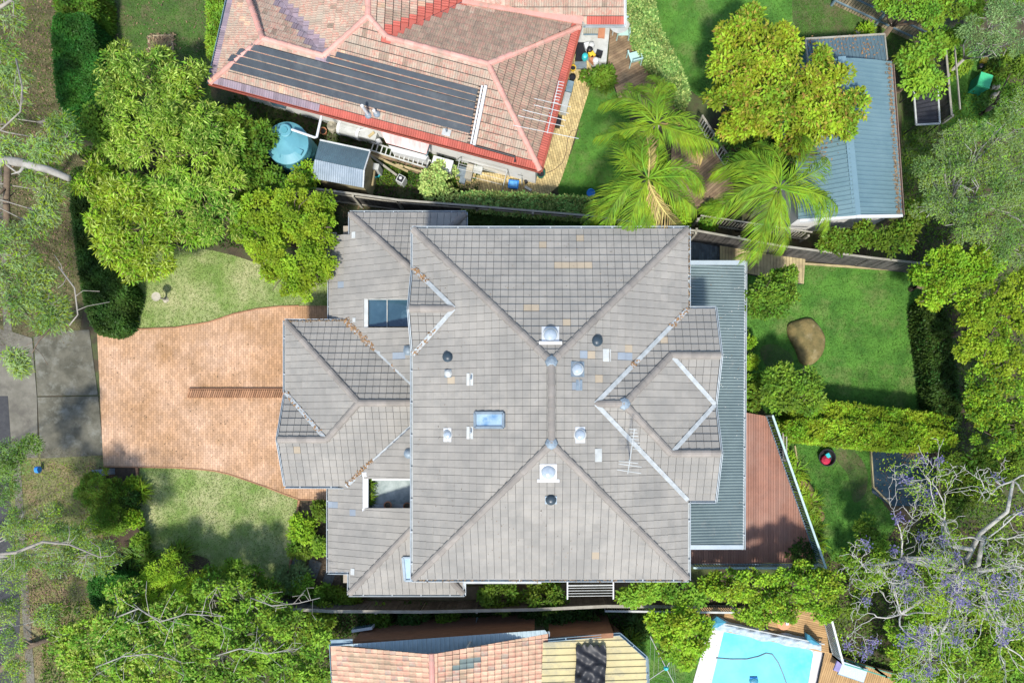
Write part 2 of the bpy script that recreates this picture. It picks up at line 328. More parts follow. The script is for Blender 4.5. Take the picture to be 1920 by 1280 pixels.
LAWN = [
 ('lawn', [(236, 470), (400, 470), (560, 520), (620, 520), (619, 573), (520, 575), (440, 588), (390, 605), (330, 614), (240, 618)], m_lawn, m_blade, 'front lawn above the brick driveway'),
 ('lawn', [(262, 876), (330, 876), (380, 880), (430, 889), (500, 913), (562, 935), (548, 1000), (540, 1065), (500, 1110), (400, 1120), (330, 1060), (292, 1040), (268, 985), (258, 930)], m_lawn, m_blade, 'front lawn below the brick driveway'),
 ('lawn', [(184, -60), (420, -60), (400, 100), (396, 180), (420, 200), (380, 240), (200, 240), (188, 120)], m_lawn_s, m_blade_d, 'shaded lawn beside the red roof'),
 ('lawn', [(1398, 505), (1510, 494), (1690, 502), (1722, 530), (1738, 650), (1745, 790), (1500, 800), (1410, 740), (1400, 620)], m_lawn_d, m_blade_d, 'rear lawn around the boulder'),
 ('lawn', [(1440, 830), (1640, 835), (1650, 930), (1680, 980), (1640, 1030), (1560, 1050), (1500, 900)], m_lawn_d, m_blade_d, 'small lawn beside the dark blue tarp'),
 ('lawn', [(1112, 120), (1160, 150), (1190, 300), (1150, 370), (1058, 372), (1050, 335), (1080, 260)], m_lawn_d, m_blade_d, 'strip of lawn between yellow path and palms'),
 ('lawn', [(1215, -60), (1510, -60), (1540, 60), (1500, 200), (1330, 190), (1265, 120)], m_lawn_d, m_blade_d, 'lawn behind the flowering hedge'),
 ('lawn', [(1500, -60), (1570, 0), (1740, 95), (1760, 240), (1700, 420), (1690, 300), (1672, 110), (1500, 70)], m_lawn_s, m_blade_d, 'grass strip round the blue metal shed'),
 ('lawn', [(1762, 90), (1880, 130), (1880, 250), (1768, 250)], m_lawn_d, m_blade_d, 'small lawn by the green compost bin'),
 ('lawn', [(1180, 1150), (1345, 1160), (1300, 1360), (1215, 1360)], m_lawn_d, m_blade_d, 'grass under the rotary clothes line'),
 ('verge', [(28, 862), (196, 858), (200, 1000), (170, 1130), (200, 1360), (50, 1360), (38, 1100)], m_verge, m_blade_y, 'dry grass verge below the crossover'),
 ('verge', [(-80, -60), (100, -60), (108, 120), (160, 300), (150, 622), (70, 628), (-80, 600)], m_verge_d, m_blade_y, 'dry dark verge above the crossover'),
]
zz = .004
for nm, px, m, bm, lb in LAWN:
    sheet(nm, px, zz, m, lb); zz += .0006
    grass(px, 420 if bm is not m_blade_y else 330, bm, .06, 'short grass blades of the ' + lb)
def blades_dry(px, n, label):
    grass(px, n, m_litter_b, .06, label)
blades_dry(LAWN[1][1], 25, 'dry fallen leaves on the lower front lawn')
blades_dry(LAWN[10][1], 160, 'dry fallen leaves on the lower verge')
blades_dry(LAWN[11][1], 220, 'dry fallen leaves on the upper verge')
sheet('mulch', [(560, 945), (618, 935), (640, 1090), (660, 1120), (540, 1130), (548, 1050)], .016, mat('mulch', (.16, .115, .07), (.09, .065, .04), 5, .95, .8, 20, 0), 'mulched bed beside the lower roof', False)
sheet('mulch', [(186, 875), (262, 875), (258, 960), (290, 1060), (200, 1080), (190, 980)], .017, mat('mulch_dark', (.075, .05, .032), (.05, .034, .022), 5, .95, .8, 20, 0), 'dark mulched bed below the driveway', False)
sheet('dark_patch', [(312, 1042), (345, 1038), (388, 1046), (396, 1070), (390, 1092), (350, 1088), (325, 1062)], .02, mat('mulch_dark', (.075, .05, .032), (.05, .034, .022), 5, .95, .8, 20, 0), 'dark patch at the foot of the lower lawn')  # darker sheet laid over the foot of the lawn
sheet('worn_patch', [(1425, 655), (1450, 645), (1478, 660), (1488, 680), (1470, 695), (1440, 690)], .02, m_lawn_s, 'worn patch of lawn left of the boulder')
sheet('worn_patch', [(1568, 840), (1600, 845), (1625, 880), (1622, 925), (1600, 940), (1590, 890), (1570, 865)], .02, m_lawn_s, 'weedy worn strip left of the dark tarp')
# kerb, footpath, crossover
KB = lambda y: 8 + (y - 620) * .065
b = MB()
for y in range(-60, 1340, 100):
    b.prism(wp([(KB(y), y), (KB(y) + 15, y), (KB(y + 99) + 15, y + 99), (KB(y + 99), y + 99)]), -.02, .03)
tag(b.build('kerb', m_path), 'pale concrete kerb along the street', kind='structure')
sheet('road', [(KB(-60) - 1, -60), (KB(1340) - 1, 1340), (-300, 1340), (-300, -60)], .006, m_asph, 'grey street edge', False)
b = MB()
def slab(pxs, zt, label, m):
    q = MB(); q.prism(wp(pxs), -.02, zt); return tag(q.build('concrete_slab', m), label, kind='structure')
slab([(-8, 612), (8, 620), (16, 742), (-2, 742)], .022, 'pale kerb slab at the left edge of the photo', m_path)
slab([(10, 618), (61, 634), (70, 745), (72, 858), (26, 858), (17, 742)], .034, 'long concrete footpath slab', m_path)
slab([(64, 632), (110, 622), (168, 618), (184, 740), (71, 742)], .03, 'upper stained concrete crossover slab', m_conc)
slab([(71, 744.5), (184.5, 742.5), (195, 853), (77, 859)], .03, 'lower stained concrete crossover slab', m_conc)
# paver fields
def pavers(name, pxs, w_, l_, m, z, gap=.008, rot=0.0, bond=.5, label=None, th=.03):
    poly = wp(pxs); ca, sa = math.cos(-rot), math.sin(-rot)
    pr = [(x * ca - y * sa, x * sa + y * ca) for x, y in poly]; ca, sa = math.cos(rot), math.sin(rot)
    b = MB(); x0, x1 = min(p[0] for p in pr), max(p[0] for p in pr); y0, y1 = min(p[1] for p in pr), max(p[1] for p in pr)
    i = 0; x = x0
    while x < x1:
        y = y0 - (l_ * bond if i % 2 else 0)
        while y < y1:
            c = clip_rect(pr, x, y, x + w_ - gap, y + l_ - gap)
            if len(c) >= 3 and abs(area(c)) > .0012:
                dz = random.uniform(-.0025, .0025); n = len(c)
                if area(c) < 0: c = c[::-1]
                vt = [(a * ca - d * sa, a * sa + d * ca) for a, d in c]
                b.add([(p, q, z + dz) for p, q in vt] + [(p, q, z - th) for p, q in vt],
                      [tuple(range(n))] + [((k + 1) % n, k, n + k, n + (k + 1) % n) for k in range(n)], rt())
            y += l_
        x += w_; i += 1
    o = b.build(name, m); return tag(o, label, kind='stuff')
DRV = [(183, 623), (240, 618), (330, 614), (390, 604.5), (440, 588), (480, 579.5), (520, 575), (560, 573.5), (650, 573), (650, 940), (617, 938), (560, 936), (530, 925), (500, 913), (460, 899), (430, 889), (405, 883), (380, 880), (330, 876.5), (195, 874)]
sheet('driveway', DRV, .012, m_joint, 'sand bed of the brick driveway', False)
pavers('paving_brick', DRV, .115, .235, m_paver, .045, .007, label='salmon clay paving bricks of the shared driveway')
b = MB()
for seg in (DRV[0:8], DRV[10:20]):
    for i in range(len(seg) - 1): b.beam(P(*seg[i], .035), P(*seg[i + 1], .035), .06, .07, rt())
tag(b.build('driveway_edging', m_brick), 'thin brick edging where the driveway meets the lawns', kind='structure')
YP = [(1104, 112), (1112, 140), (1108, 160), (1078, 255), (1062, 310), (1048, 348), (1020, 372), (980, 378), (860, 352), (850, 320), (1000, 330), (1040, 180), (1080, 100)]
sheet('path', YP, .013, m_joint, 'sand bed of the yellow paver path', False)
pavers('paving_brick', YP, .12, .235, m_yel, .04, .014, rot=math.radians(14), label='yellow paving bricks round the red roofed house')
BP = [(1285, 448), (1352, 457), (1352, 500), (1285, 500)]
sheet('path', BP, .013, m_joint, 'sand bed of the slate paver landing', False)
pavers('paving_brick', BP, .13, .24, m_bluep, .045, .012, label='blue grey pavers above the awning')
# side path at the bottom of the duplex
sheet('path', [(694, 1105), (1300, 1085), (1300, 1105), (850, 1125), (694, 1122)], .014, mat('old_concrete', (.15, .13, .085), (.10, .09, .06), 2, .9, .2, 30, 0), 'narrow concrete side path under the lower eaves', False)

# ---------------------------------------------------------------- roof machinery
class Plane:
    def __init__(s, a, b, c):
        """a,b along the eave; c somewhere up the slope"""
        a, b, c = Vector(a), Vector(b), Vector(c); n = (b - a).cross(c - a).normalized()
        if n.z < 0: n = -n
        s.o = a; s.n = n; h = Vector((n.x, n.y, 0))
        s.u = Vector((-n.y, n.x, 0)).normalized(); s.v = s.n.cross(s.u)
        if s.v.z < 0: s.v = -s.v; s.u = -s.u
    def hit(s, px, py):
        c = Vector((0, 0, H)); d = P(px, py, 0) - c
        t = (s.o - c).dot(s.n) / d.dot(s.n); return c + d * t
    def uv(s, p): q = Vector(p) - s.o; return (q.dot(s.u), q.dot(s.v))
    def w(s, u, v, h=0): return s.o + s.u * u + s.v * v + s.n * h
def plane_eave(pa, pb, z, pitch, inside):
    a, b = P(*pa, z), P(*pb, z); d = (b - a).normalized(); h = Vector((-d.y, d.x, 0))
    if (P(*inside, z) - a).dot(h) < 0: h = -h
    return Plane(a, b, a + h * math.cos(math.radians(pitch)) + Vector((0, 0, math.sin(math.radians(pitch)))))
class Roof:
    def __init__(s, root, tw, tg, butt=.035, gap=.008, rolls=0, mats=None, stagger=False):
        s.root, s.tw, s.tg, s.butt, s.gap, s.rolls, s.mats, s.stagger = root, tw, tg, butt, gap, rolls, mats, stagger
        s.tiles = []; s.under = MB(); s.gv = .03
    def face(s, pl, pts, key=lambda px, py, i, j: 0, off=(0, 0)):
        """pts: world points on the plane"""
        uv = [pl.uv(p) for p in pts]; n = len(uv); 
        vs = [pl.w(u, v, -.01) for u, v in uv]; s.under.add(vs, [tuple(range(n)) if area(uv) > 0 else tuple(range(n))[::-1]])
        u0, u1 = min(p[0] for p in uv), max(p[0] for p in uv); v0, v1 = min(p[1] for p in uv), max(p[1] for p in uv)
        i0, i1 = math.floor((u0 - off[0]) / s.tw) - 1, math.ceil((u1 - off[0]) / s.tw) + 1
        for j in range(math.floor((v0 - off[1]) / s.tg) - 1, math.ceil((v1 - off[1]) / s.tg) + 1):
            sh = s.tw / 2 if (s.stagger and j % 2) else 0
            for i in range(i0, i1):
                a, b_ = i * s.tw + off[0] + sh, j * s.tg + off[1]
                c = clip_rect(uv, a + s.gap / 2, b_, a + s.tw - s.gap / 2, b_ + s.tg - s.gv)
                if len(c) < 3: continue
                ar = abs(area(c))
                if ar < .002: continue
                full = ar > .985 * (s.tw - s.gap) * (s.tg - s.gv)
                p = pl.w(a + s.tw / 2, b_ + s.tg / 2); kx = H / (S * (H - p.z))
                s.tiles.append((pl, a, b_, None if full else c, key(NX + p.x * kx, NY - p.y * kx, i, j), p.z))
    def profile(s):
        """full tile: list of (u, extra height)"""
        if not s.rolls: return [(s.gap / 2, 0), (s.tw - s.gap / 2, 0)]
        pr = []
        for k in range(s.rolls):
            for f, h in ((0, .034), (.30, .0), (.70, .0)): pr.append(((k + f) / s.rolls * s.tw, h))
        pr.append((s.tw - .002, .034)); return pr
    def full_geo(s, W):
        pr = s.profile(); n = len(pr)
        lo = [W(u, 0, s.butt + h) for u, h in pr]; hi = [W(u, s.tg - s.gv, .006 + h * .7) for u, h in pr]; bt = [W(u, 0, -.005) for u, h in pr]
        fs = [(k, k + 1, n + k + 1, n + k) for k in range(n - 1)] + [(2 * n + k, 2 * n + k + 1, k + 1, k) for k in range(n - 1)]
        vs = lo + hi + bt; m = len(vs)
        vs += [W(pr[0][0], s.tg - s.gv, -.005), W(pr[-1][0], s.tg - s.gv, -.005)]
        fs += [(2 * n, 0, n, m), (n - 1, 3 * n - 1, m + 1, 2 * n - 1)]
        return vs, fs
    def finish(s, nobj=300, minz=-1):
        rp = s.under.build('roof', m_under, s.root)
        fulls = [t for t in s.tiles if t[3] is None]; fulls.sort(key=lambda t: -t[5]); chosen = set(id(t) for t in fulls[:nobj])
        vs, fs = s.full_geo(lambda u, v, h: Vector((u, v, h)))
        shared = {}
        L = wloc(rp)
        for t in fulls[:nobj]:
            pl, a, b_, _, k, z = t
            if k not in shared:
                me = bpy.data.meshes.new('roof_tile'); me.from_pydata([tuple(v) for v in vs], [], fs); me.materials.append(s.mats[k]); me.update(); shared[k] = me
            o = bpy.data.objects.new('roof_tile', shared[k]); COL.objects.link(o); o.parent = rp
            M = Matrix((pl.u, pl.v, pl.n)).transposed().to_4x4(); M.translation = pl.w(a, b_) - L; o.matrix_local = M
        b = MB()
        for t in s.tiles:
            if id(t) in chosen: continue
            pl, a, b_, c, k, z = t; r = rt(); dh = random.uniform(0, .006)
            if c is None:
                v_, f_ = s.full_geo(lambda u, v, h: pl.w(a + u, b_ + v, h + dh)); b.add(v_, f_, r, k)
            else:
                if area(c) < 0: c = c[::-1]
                n = len(c); hh = lambda v: s.butt + (.006 - s.butt) * (v - b_) / s.tg
                b.add([pl.w(u, v, hh(v) + dh) for u, v in c] + [pl.w(u, v, -.005) for u, v in c],
                      [tuple(range(n))] + [((q + 1) % n, q, n + q, n + (q + 1) % n) for q in range(n)], r, k)
        b.build('roof_tiles', s.mats, rp, kind='stuff'); return rp
def caps(root, a, b_, m, wd=.34, ln=.42, h=.12, lift=.03, name='ridge_cap'):
    """overlapping ridge caps from a to b (b higher)"""
    a, b_ = Vector(a), Vector(b_); d = b_ - a; n = max(1, round(d.length / ln)); st = d.length / n; d.normalize()
    sd_ = d.cross(Vector((0, 0, 1))).normalized(); up = sd_.cross(d)
    me = bpy.data.meshes.new(name); pr = [(-1, -.9), (-.72, .35), (-.25, .9), (.25, .9), (.72, .35), (1, -.9)]
    vs = []; 
    for x, s_, e in ((0, 1.0, .018), (st + .03, .92, 0)):
        vs += [(x, p * wd / 2 * s_, q * h * s_ * .7 + e) for p, q in pr]
    fs = [(k, k + 1, 7 + k, 6 + k) for k in range(5)] + [(5, 4, 3, 2, 1, 0), (6, 7, 8, 9, 10, 11)]
    me.from_pydata(vs, [], [f[::-1] for f in fs]); me.materials.append(m); me.update()
    L = wloc(root)
    for k in range(n):
        o = bpy.data.objects.new(name, me); COL.objects.link(o); o.parent = root
        M = Matrix((d, -sd_, up)).transposed().to_4x4(); M.translation = a + d * st * k + Vector((0, 0, lift)) - L; o.matrix_local = M
def strip(root, pts, wd, m, name, lift=.05, h=.015, up=(0, 0, 1)):
    b = MB()
    for i in range(len(pts) - 1):
        p, q = Vector(pts[i]) + Vector((0, 0, lift)), Vector(pts[i + 1]) + Vector((0, 0, lift)); b.beam(p, q, wd, h, rt(), up=up)
    return b.build(name, m, root)
def gutter(root, pts, m=None, wd=.11, brackets=True, drop=.03):
    m = m or m_gut
    b = MB()
    for i in range(len(pts) - 1):
        p, q = Vector(pts[i]), Vector(pts[i + 1]); d = (q - p).normalized(); sd_ = d.cross(Vector((0, 0, 1))).normalized()
        for off, ht, dz in ((-wd / 2, .12, 0), (wd / 2, .12, 0)): b.beam(p + sd_ * off + Vector((0, 0, dz - drop)), q + sd_ * off + Vector((0, 0, dz - drop)), .022, ht, rt())
        b.beam(p + Vector((0, 0, -.075 - drop)), q + Vector((0, 0, -.075 - drop)), wd, .02, rt())
        n = int((q - p).length / 1.2)
        for k in range(1, n + 1):
            if brackets: c = p + d * ((q - p).length * (k - .5) / n); b.beam(c - sd_ * wd * .6 + Vector((0, 0, .035 - drop)), c + sd_ * wd * .6 + Vector((0, 0, .035 - drop)), .045, .012, .5)
    return b.build('gutter', m, root)
def corr_sheet(root, pl, pts, pitch_, amp, m, name='corrugated_sheet', trap=False, axis='v'):
    """corrugated metal on a convex polygon of plane pl; ribs run up the slope (axis v)"""
    uv = [pl.uv(p) for p in pts]
    if axis == 'u': uv = [(v, u) for u, v in uv]
    u0, u1 = min(p[0] for p in uv), max(p[0] for p in uv); b = MB()
    if trap: prof = [(0, 0), (.55, 0), (.65, 1), (.9, 1)]
    else: prof = [(0, 0), (.25, .5), (.5, 1), (.75, .5)]
    us = []; k = 0
    while u0 + k * pitch_ < u1:
        for f, h in prof: us.append((u0 + (k + f) * pitch_, h * amp))
        k += 1
    us = [x for x in us if u0 < x[0] < u1]; us = [(u0 + 1e-4, 0)] + us + [(u1 - 1e-4, 0)]
    def span(u):
        ys = []
        for i in range(len(uv)):
            (a, c), (d, e) = uv[i - 1], uv[i]
            if (a - u) * (d - u) <= 0 and a != d: ys.append(c + (e - c) * (u - a) / (d - a))
        return min(ys), max(ys)
    vs = []
    for u, h in us:
        lo, hi = span(u)
        vs += [pl.w(u, lo, h), pl.w(u, hi, h)] if axis == 'v' else [pl.w(lo, u, h), pl.w(hi, u, h)]
    b.add(vs, [(2 * i, 2 * i + 1, 2 * i + 3, 2 * i + 2) for i in range(len(us) - 1)])
    o = b.build(name, m, root); return o

# ---------------------------------------------------------------- the duplex
PITCH = 22.5; TP = math.tan(math.radians(PITCH))
duplex = thing('duplex_house', P(1030, 757), 'wide two storey duplex under a grey brown concrete tile hip roof in the middle', 'house')
ZE = 5.6; kE = S * (H - ZE) / H
xw, xe = (775 - NX) * kE, (1289 - NX) * kE; yn, ys = (NY - 430) * kE, (NY - 1084.5) * kE
xm = (xw + xe) / 2; hw = (xe - xw) / 2; ZR = ZE + hw * TP
def V3(x, y, z): return Vector((x, y, z))
NWc, NEc, SEc, SWc = V3(xw, yn, ZE), V3(xe, yn, ZE), V3(xe, ys, ZE), V3(xw, ys, ZE)
AN, AS = V3(xm, yn - hw, ZR), V3(xm, ys + hw, ZR)
def keyt(px, py, i, j):
    r = rt()
    if r < .0005: return 1
    for x, y in ((1045, 497), (1060, 497), (1075, 497), (1090, 497), (1101, 497), (985, 579), (998, 579), (1015, 466), (1060, 607), (1180, 655), (1107, 670), (1122, 715), (853, 714), (1248, 645)):
        if abs(px - x) < 7.5 and abs(py - y) < 7.5: return 1
    for x, y in ((1165, 672), (1180, 672), (640, 530), (625, 943), (663, 961), (1085, 725), (750, 665), (1095, 660)):
        if abs(px - x) < 7.5 and abs(py - y) < 7.5: return 2
    return 0
rf = Roof(duplex, .30, .325, .055, .014, 0, [m_tile, m_tile_b, mat('tile_blue_grey', (.24, .275, .30), (.21, .24, .27), 2, .8, .2, 60, .08)])
pN = Plane(NWc, NEc, AN); pS = Plane(SWc, SEc, AS); pW = Plane(NWc, SWc, AN); pE = Plane(NEc, SEc, AN)
rf.face(pN, [NWc, NEc, AN], keyt); rf.face(pS, [SWc, SEc, AS], keyt)
# small dormer gable on the west face
d0y, d1y = (NY - 503) * kE, (NY - 665) * kE; dm, dh_ = (d0y + d1y) / 2, (d0y - d1y) / 2
DV = V3(xw + dh_, dm, ZE + dh_ * TP); DG = V3(xw - .02, dm, ZE + dh_ * TP)
D0, D1 = V3(xw, d0y, ZE), V3(xw, d1y, ZE)
rf.face(pW, [NWc, D0, DV, D1, SWc, AS, AN], keyt)
pDN = Plane(D0, D0 + Vector((1, 0, 0)), DV); pDS = Plane(D1, D1 + Vector((1, 0, 0)), DV)
rf.face(pDN, [D0, DV, DG], keyt); rf.face(pDS, [D1, DV, DG], keyt)
# east wing with twin gables
kw = kE; wy0, wy1 = (NY - 580) * kw, (NY - 937) * kw; wm, wh = (wy0 + wy1) / 2, (wy0 - wy1) / 2; xr = (1340 - NX) * kw
WA = V3(xr - wh, wm, ZE + wh * TP); WV = V3(xe - wh, wm, ZE + wh * TP); WT = V3(xr, wm, ZE)
g = wh / 2; g1y, g2y = wm + g, wm - g; R1, R2 = V3(xr - g, g1y, ZE + g * TP), V3(xr - g, g2y, ZE + g * TP)
G1, G2 = V3(xr + .02, g1y, ZE + g * TP), V3(xr + .02, g2y, ZE + g * TP)
C1, C2 = V3(xe, wy0, ZE), V3(xe, wy1, ZE); K1, K2 = V3(xr, wy0, ZE), V3(xr, wy1, ZE)
rf.face(pE, [NEc, C1, WV, C2, SEc, AS, AN], keyt)
pWN = Plane(C1, K1, WA); pWS = Plane(C2, K2, WA); pWE = Plane(K1, K2, WA)
rf.face(pWN, [C1, K1, G1, R1, WA, WV], keyt); rf.face(pWS, [C2, K2, G2, R2, WA, WV], keyt)
rf.face(pWE, [WA, R1, WT, R2], keyt)
p1 = Plane(WT, WT + Vector((-1, 0, 0)), R1); p2 = Plane(WT, WT + Vector((-1, 0, 0)), R2)
rf.face(p1, [G1, R1, WT], keyt); rf.face(p2, [G2, R2, WT], keyt)
# garage roof on the west
ZG = 2.7; kg = S * (H - ZG) / H
gy0, gy1 = (NY - 603) * kg, (NY - 910) * kg; gm, gh = (gy0 + gy1) / 2, (gy0 - gy1) / 2; gx = (536 - NX) * kg
GA = V3(gx + gh, gm, ZG + gh * TP); gy2 = (NY - 735) * kg; sm_, sh_ = (gy2 + gy1) / 2, (gy2 - gy1) / 2
GR = V3(gx + sh_, sm_, ZG + sh_ * TP); GG = V3(gx - .02, sm_, ZG + sh_ * TP); GT = V3(gx, gy2, ZG)
GNW, GSW = V3(gx, gy0, ZG), V3(gx, gy1, ZG)
xwall = -4.55; GE = V3(xwall, gm, GA.z)
pGN = Plane(GNW, GNW + Vector((1, 0, 0)), GA); pGS = Plane(GSW, GSW + Vector((1, 0, 0)), GA); pGW = Plane(GNW, GSW, GA)
pG3 = Plane(GT, GT + Vector((1, 0, 0)), GR)
rf.face(pGN, [GNW, pGN.hit(650, 603), pGN.hit(775, 722), V3(xwall, pGN.hit(775, 722).y - .5, pGN.hit(775, 722).z + .5 * TP), GE, GA], keyt)
rf.face(pGS, [GSW, pGS.hit(650, 911), pGS.hit(775, 797), V3(xwall, pGS.hit(775, 797).y + .5, pGS.hit(775, 797).z + .5 * TP), GE, GA, GR, GG], keyt)
rf.face(pGW, [GNW, GA, GR, GT], keyt); rf.face(pG3, [GT, GR, GG], keyt)
# lower west roof
ZL = 2.78; pL = plane_eave((657, 400), (657, 1100), ZL, PITCH, (700, 600))
def hL(*q): return [pL.hit(a, b_) for a, b_ in q]
rf.face(pL, hL((657, 400), (657, 440), (618, 440), (617, 560), (797, 560), (797, 530), (775, 507)), keyt)
rf.face(pL, hL((617, 560), (683, 560), (683, 632), (650, 602), (618, 602)), keyt)
rf.face(pL, hL((683, 614), (797, 614), (797, 742), (775, 722), (683, 634)), keyt)
rf.face(pL, hL((650, 911), (683, 881), (775, 797), (797, 777), (797, 897), (683, 897), (683, 912), (616, 912)), keyt)
rf.face(pL, hL((616, 912), (683, 912), (683, 952), (797, 952), (797, 968), (655, 1113), (655, 1072), (616, 1072)), keyt)
pLN = plane_eave((657, 400), (873, 400), ZL, PITCH, (760, 500))
rf.face(pLN, [pLN.hit(657, 400), pLN.hit(873, 400), pLN.hit(833, 437), pLN.hit(797, 437), pLN.hit(797, 530)], keyt)
pLS = plane_eave((655, 1113), (870, 1113), ZL, PITCH, (760, 1000))
rf.face(pLS, [pLS.hit(655, 1113), pLS.hit(870, 1113), pLS.hit(836, 1077), pLS.hit(797, 1077), pLS.hit(797, 968)], keyt)
pLE = plane_eave((873, 400), (873, 440), ZL, PITCH, (800, 430)); rf.face(pLE, [pLE.hit(873, 400), pLE.hit(873, 440), pLE.hit(833, 437)], keyt)
pLF = plane_eave((870, 1113), (870, 1075), ZL, PITCH, (800, 1080)); rf.face(pLF, [pLF.hit(870, 1113), pLF.hit(870, 1075), pLF.hit(836, 1077)], keyt)
roofp = rf.finish(300)
for a, b_ in ((NWc, AN), (NEc, AN), (SWc, AS), (SEc, AS), (AS, AN), (K1 * 0 + R1, WA), (R2, WA), (G1, R1), (G2, R2), (WA, WV), (DG, DV), (GNW, GA), (GR, GA), (GG, GR), (GA, V3(-4.9, gm, GA.z)),
              (pL.hit(657, 401), pL.hit(778, 511)), (pL.hit(655, 1112), pL.hit(775, 989)), (pLN.hit(872, 401), pLN.hit(840, 431)), (pLS.hit(869, 1112), pLS.hit(843, 1085))):
    caps(roofp, a, b_, m_cap)
for a, b_ in ((D0, DV), (D1, DV), (C1, WV), (C2, WV), (WT, R1), (WT, R2), (GT, GR), (pGN.hit(650, 603), pGN.hit(775, 722)), (pGS.hit(650, 911), pGS.hit(775, 797))):
    strip(roofp, [a, b_], .17, m_valley, 'valley', .085, .03)
    d = (Vector(b_) - Vector(a))
def speck(pl, x0, x1, y0, y1, n, m, lb):
    litter(lambda: tuple(pl.hit(random.uniform(x0, x1), random.uniform(y0, y1)) + pl.n * .03), n, m, lb, None, .025)
for c in (AN, AS, WA):
    q = MB(); q.lathe((c.x, c.y, c.z + .02), [(.25, -.06), (.22, .04), (.1, .1)], 8); q.build('ridge_junction', m_lead, roofp)
e = Vector((0, 0, 0)); o_ = .06
gutter(duplex, [V3(xw - o_, yn + o_, ZE), V3(xe + o_, yn + o_, ZE), V3(xe + o_, wy0 + o_, ZE), V3(xr + o_, wy0 + o_, ZE)])
gutter(duplex, [V3(xr + o_, wy0 + o_, ZE), G1 + Vector((o_, 0, 0)), V3(xr + o_, wm, ZE), G2 + Vector((o_, 0, 0)), V3(xr + o_, wy1 - o_, ZE)], brackets=False, wd=.06)
gutter(duplex, [V3(xr + o_, wy1 - o_, ZE), V3(xe + o_, wy1 - o_, ZE), V3(xe + o_, ys - o_, ZE), V3(xw - o_, ys - o_, ZE), V3(xw - o_, d1y, ZE)])
gutter(duplex, [V3(xw - o_, d1y, ZE), DG + Vector((-o_, 0, 0)), D0 + Vector((-o_, 0, 0)), V3(xw - o_, yn + o_, ZE)], brackets=False, wd=.06)
gutter(duplex, [V3(gx - o_, gy2, ZG), V3(gx - o_, gy0 + o_, ZG), pGN.hit(650, 601)])
gutter(duplex, [V3(gx - o_, gy2, ZG), GG + Vector((-o_, 0, 0)), GSW + Vector((-o_, -.0, 0))], brackets=False, wd=.06)
gutter(duplex, [V3(gx - o_, gy1 - o_, ZG), pGS.hit(650, 913)])
gutter(duplex, [pL.hit(617, 602), pL.hit(617, 440), pL.hit(630, 439)]); gutter(duplex, [pL.hit(656, 439), pL.hit(656, 398), pLN.hit(874, 398), pLE.hit(874, 440)])
gutter(duplex, [pL.hit(615, 912), pL.hit(615, 1073), pL.hit(654, 1074), pL.hit(654, 1115), pLS.hit(871, 1115), pLS.hit(871, 1075)])
b = MB(); b.beam(P(873, 1091, 4.6), P(1015, 1091, 4.6), .1, .1); b.build('lower_fascia', m_pwhite, duplex)
b = MB(); b.beam(P(872, 429, 4.6), P(1015, 429, 4.6), .1, .1); b.build('lower_fascia', m_pwhite, duplex)
# walls
b = MB(); ins = .45
def wallbox(x0, y0, x1, y1, z0, z1): b.prism([(x0, y0), (x1, y0), (x1, y1), (x0, y1)], z0, z1)
wallbox(xw + ins, yn - ins, xe - ins, ys + ins, 0, ZE - .03)
wallbox(xe - ins - .1, wy0 - ins, xr - ins, wy1 + ins, 0, ZE - .03)
wallbox(gx + ins, gy0 - ins, -9.0, gy1 + ins, 0, ZG - .03)
wy_, xq = P(0, 616, 2.6).y, P(683, 0, 2.6).x
b.prism([(-8.2, P(0, 615, 2.6).y), (-4.5, P(0, 615, 2.6).y), (-4.5, P(0, 894, 2.6).y), (-8.2, P(0, 894, 2.6).y)], 0, 2.7)
b.prism([(P(640, 0, 2.6).x, P(0, 420, 2.6).y), (-4.5, P(0, 420, 2.6).y), (-4.5, P(0, 558, 2.6).y), (P(640, 0, 2.6).x, P(0, 558, 2.6).y)], 0, 2.3)
b.prism([(P(640, 0, 2.6).x, P(0, 953, 2.6).y), (-4.5, P(0, 953, 2.6).y), (-4.5, P(0, 1095, 2.6).y), (P(640, 0, 2.6).x, P(0, 1095, 2.6).y)], 0, 2.3)
b.prism([(P(640, 0, 2.6).x, P(0, 557, 2.6).y), (P(678, 0, 2.6).x, P(0, 557, 2.6).y), (P(678, 0, 2.6).x, P(0, 954, 2.6).y), (P(640, 0, 2.6).x, P(0, 954, 2.6).y)], 0, 2.3)
b.build('wall', m_hwall, duplex)
for x, y, s_, ax in ((gx + ins - .02, gy0 - 1.7, 2.3, 'd'), (gx + ins - .02, gy1 + 1.8, 2.3, 'd')):
    q = MB()
    for k in range(5): q.box((x - .01, y, .25 + k * .44), (.05, s_, .42), 0, rt())
    q.build('garage_door', m_pwhite, duplex)
for y in (yn - 2, yn - 4.5, 1, ys + 4.5, ys + 2):
    q = MB(); q.box((xe - ins + .01, y, 4.2), (.06, 1.4, 1.2)); fr = q.build('window', m_white, duplex)
    q = MB(); q.box((xe - ins + .045, y, 4.2), (.02, 1.25, 1.05)); q.build('pane', m_glass, fr)
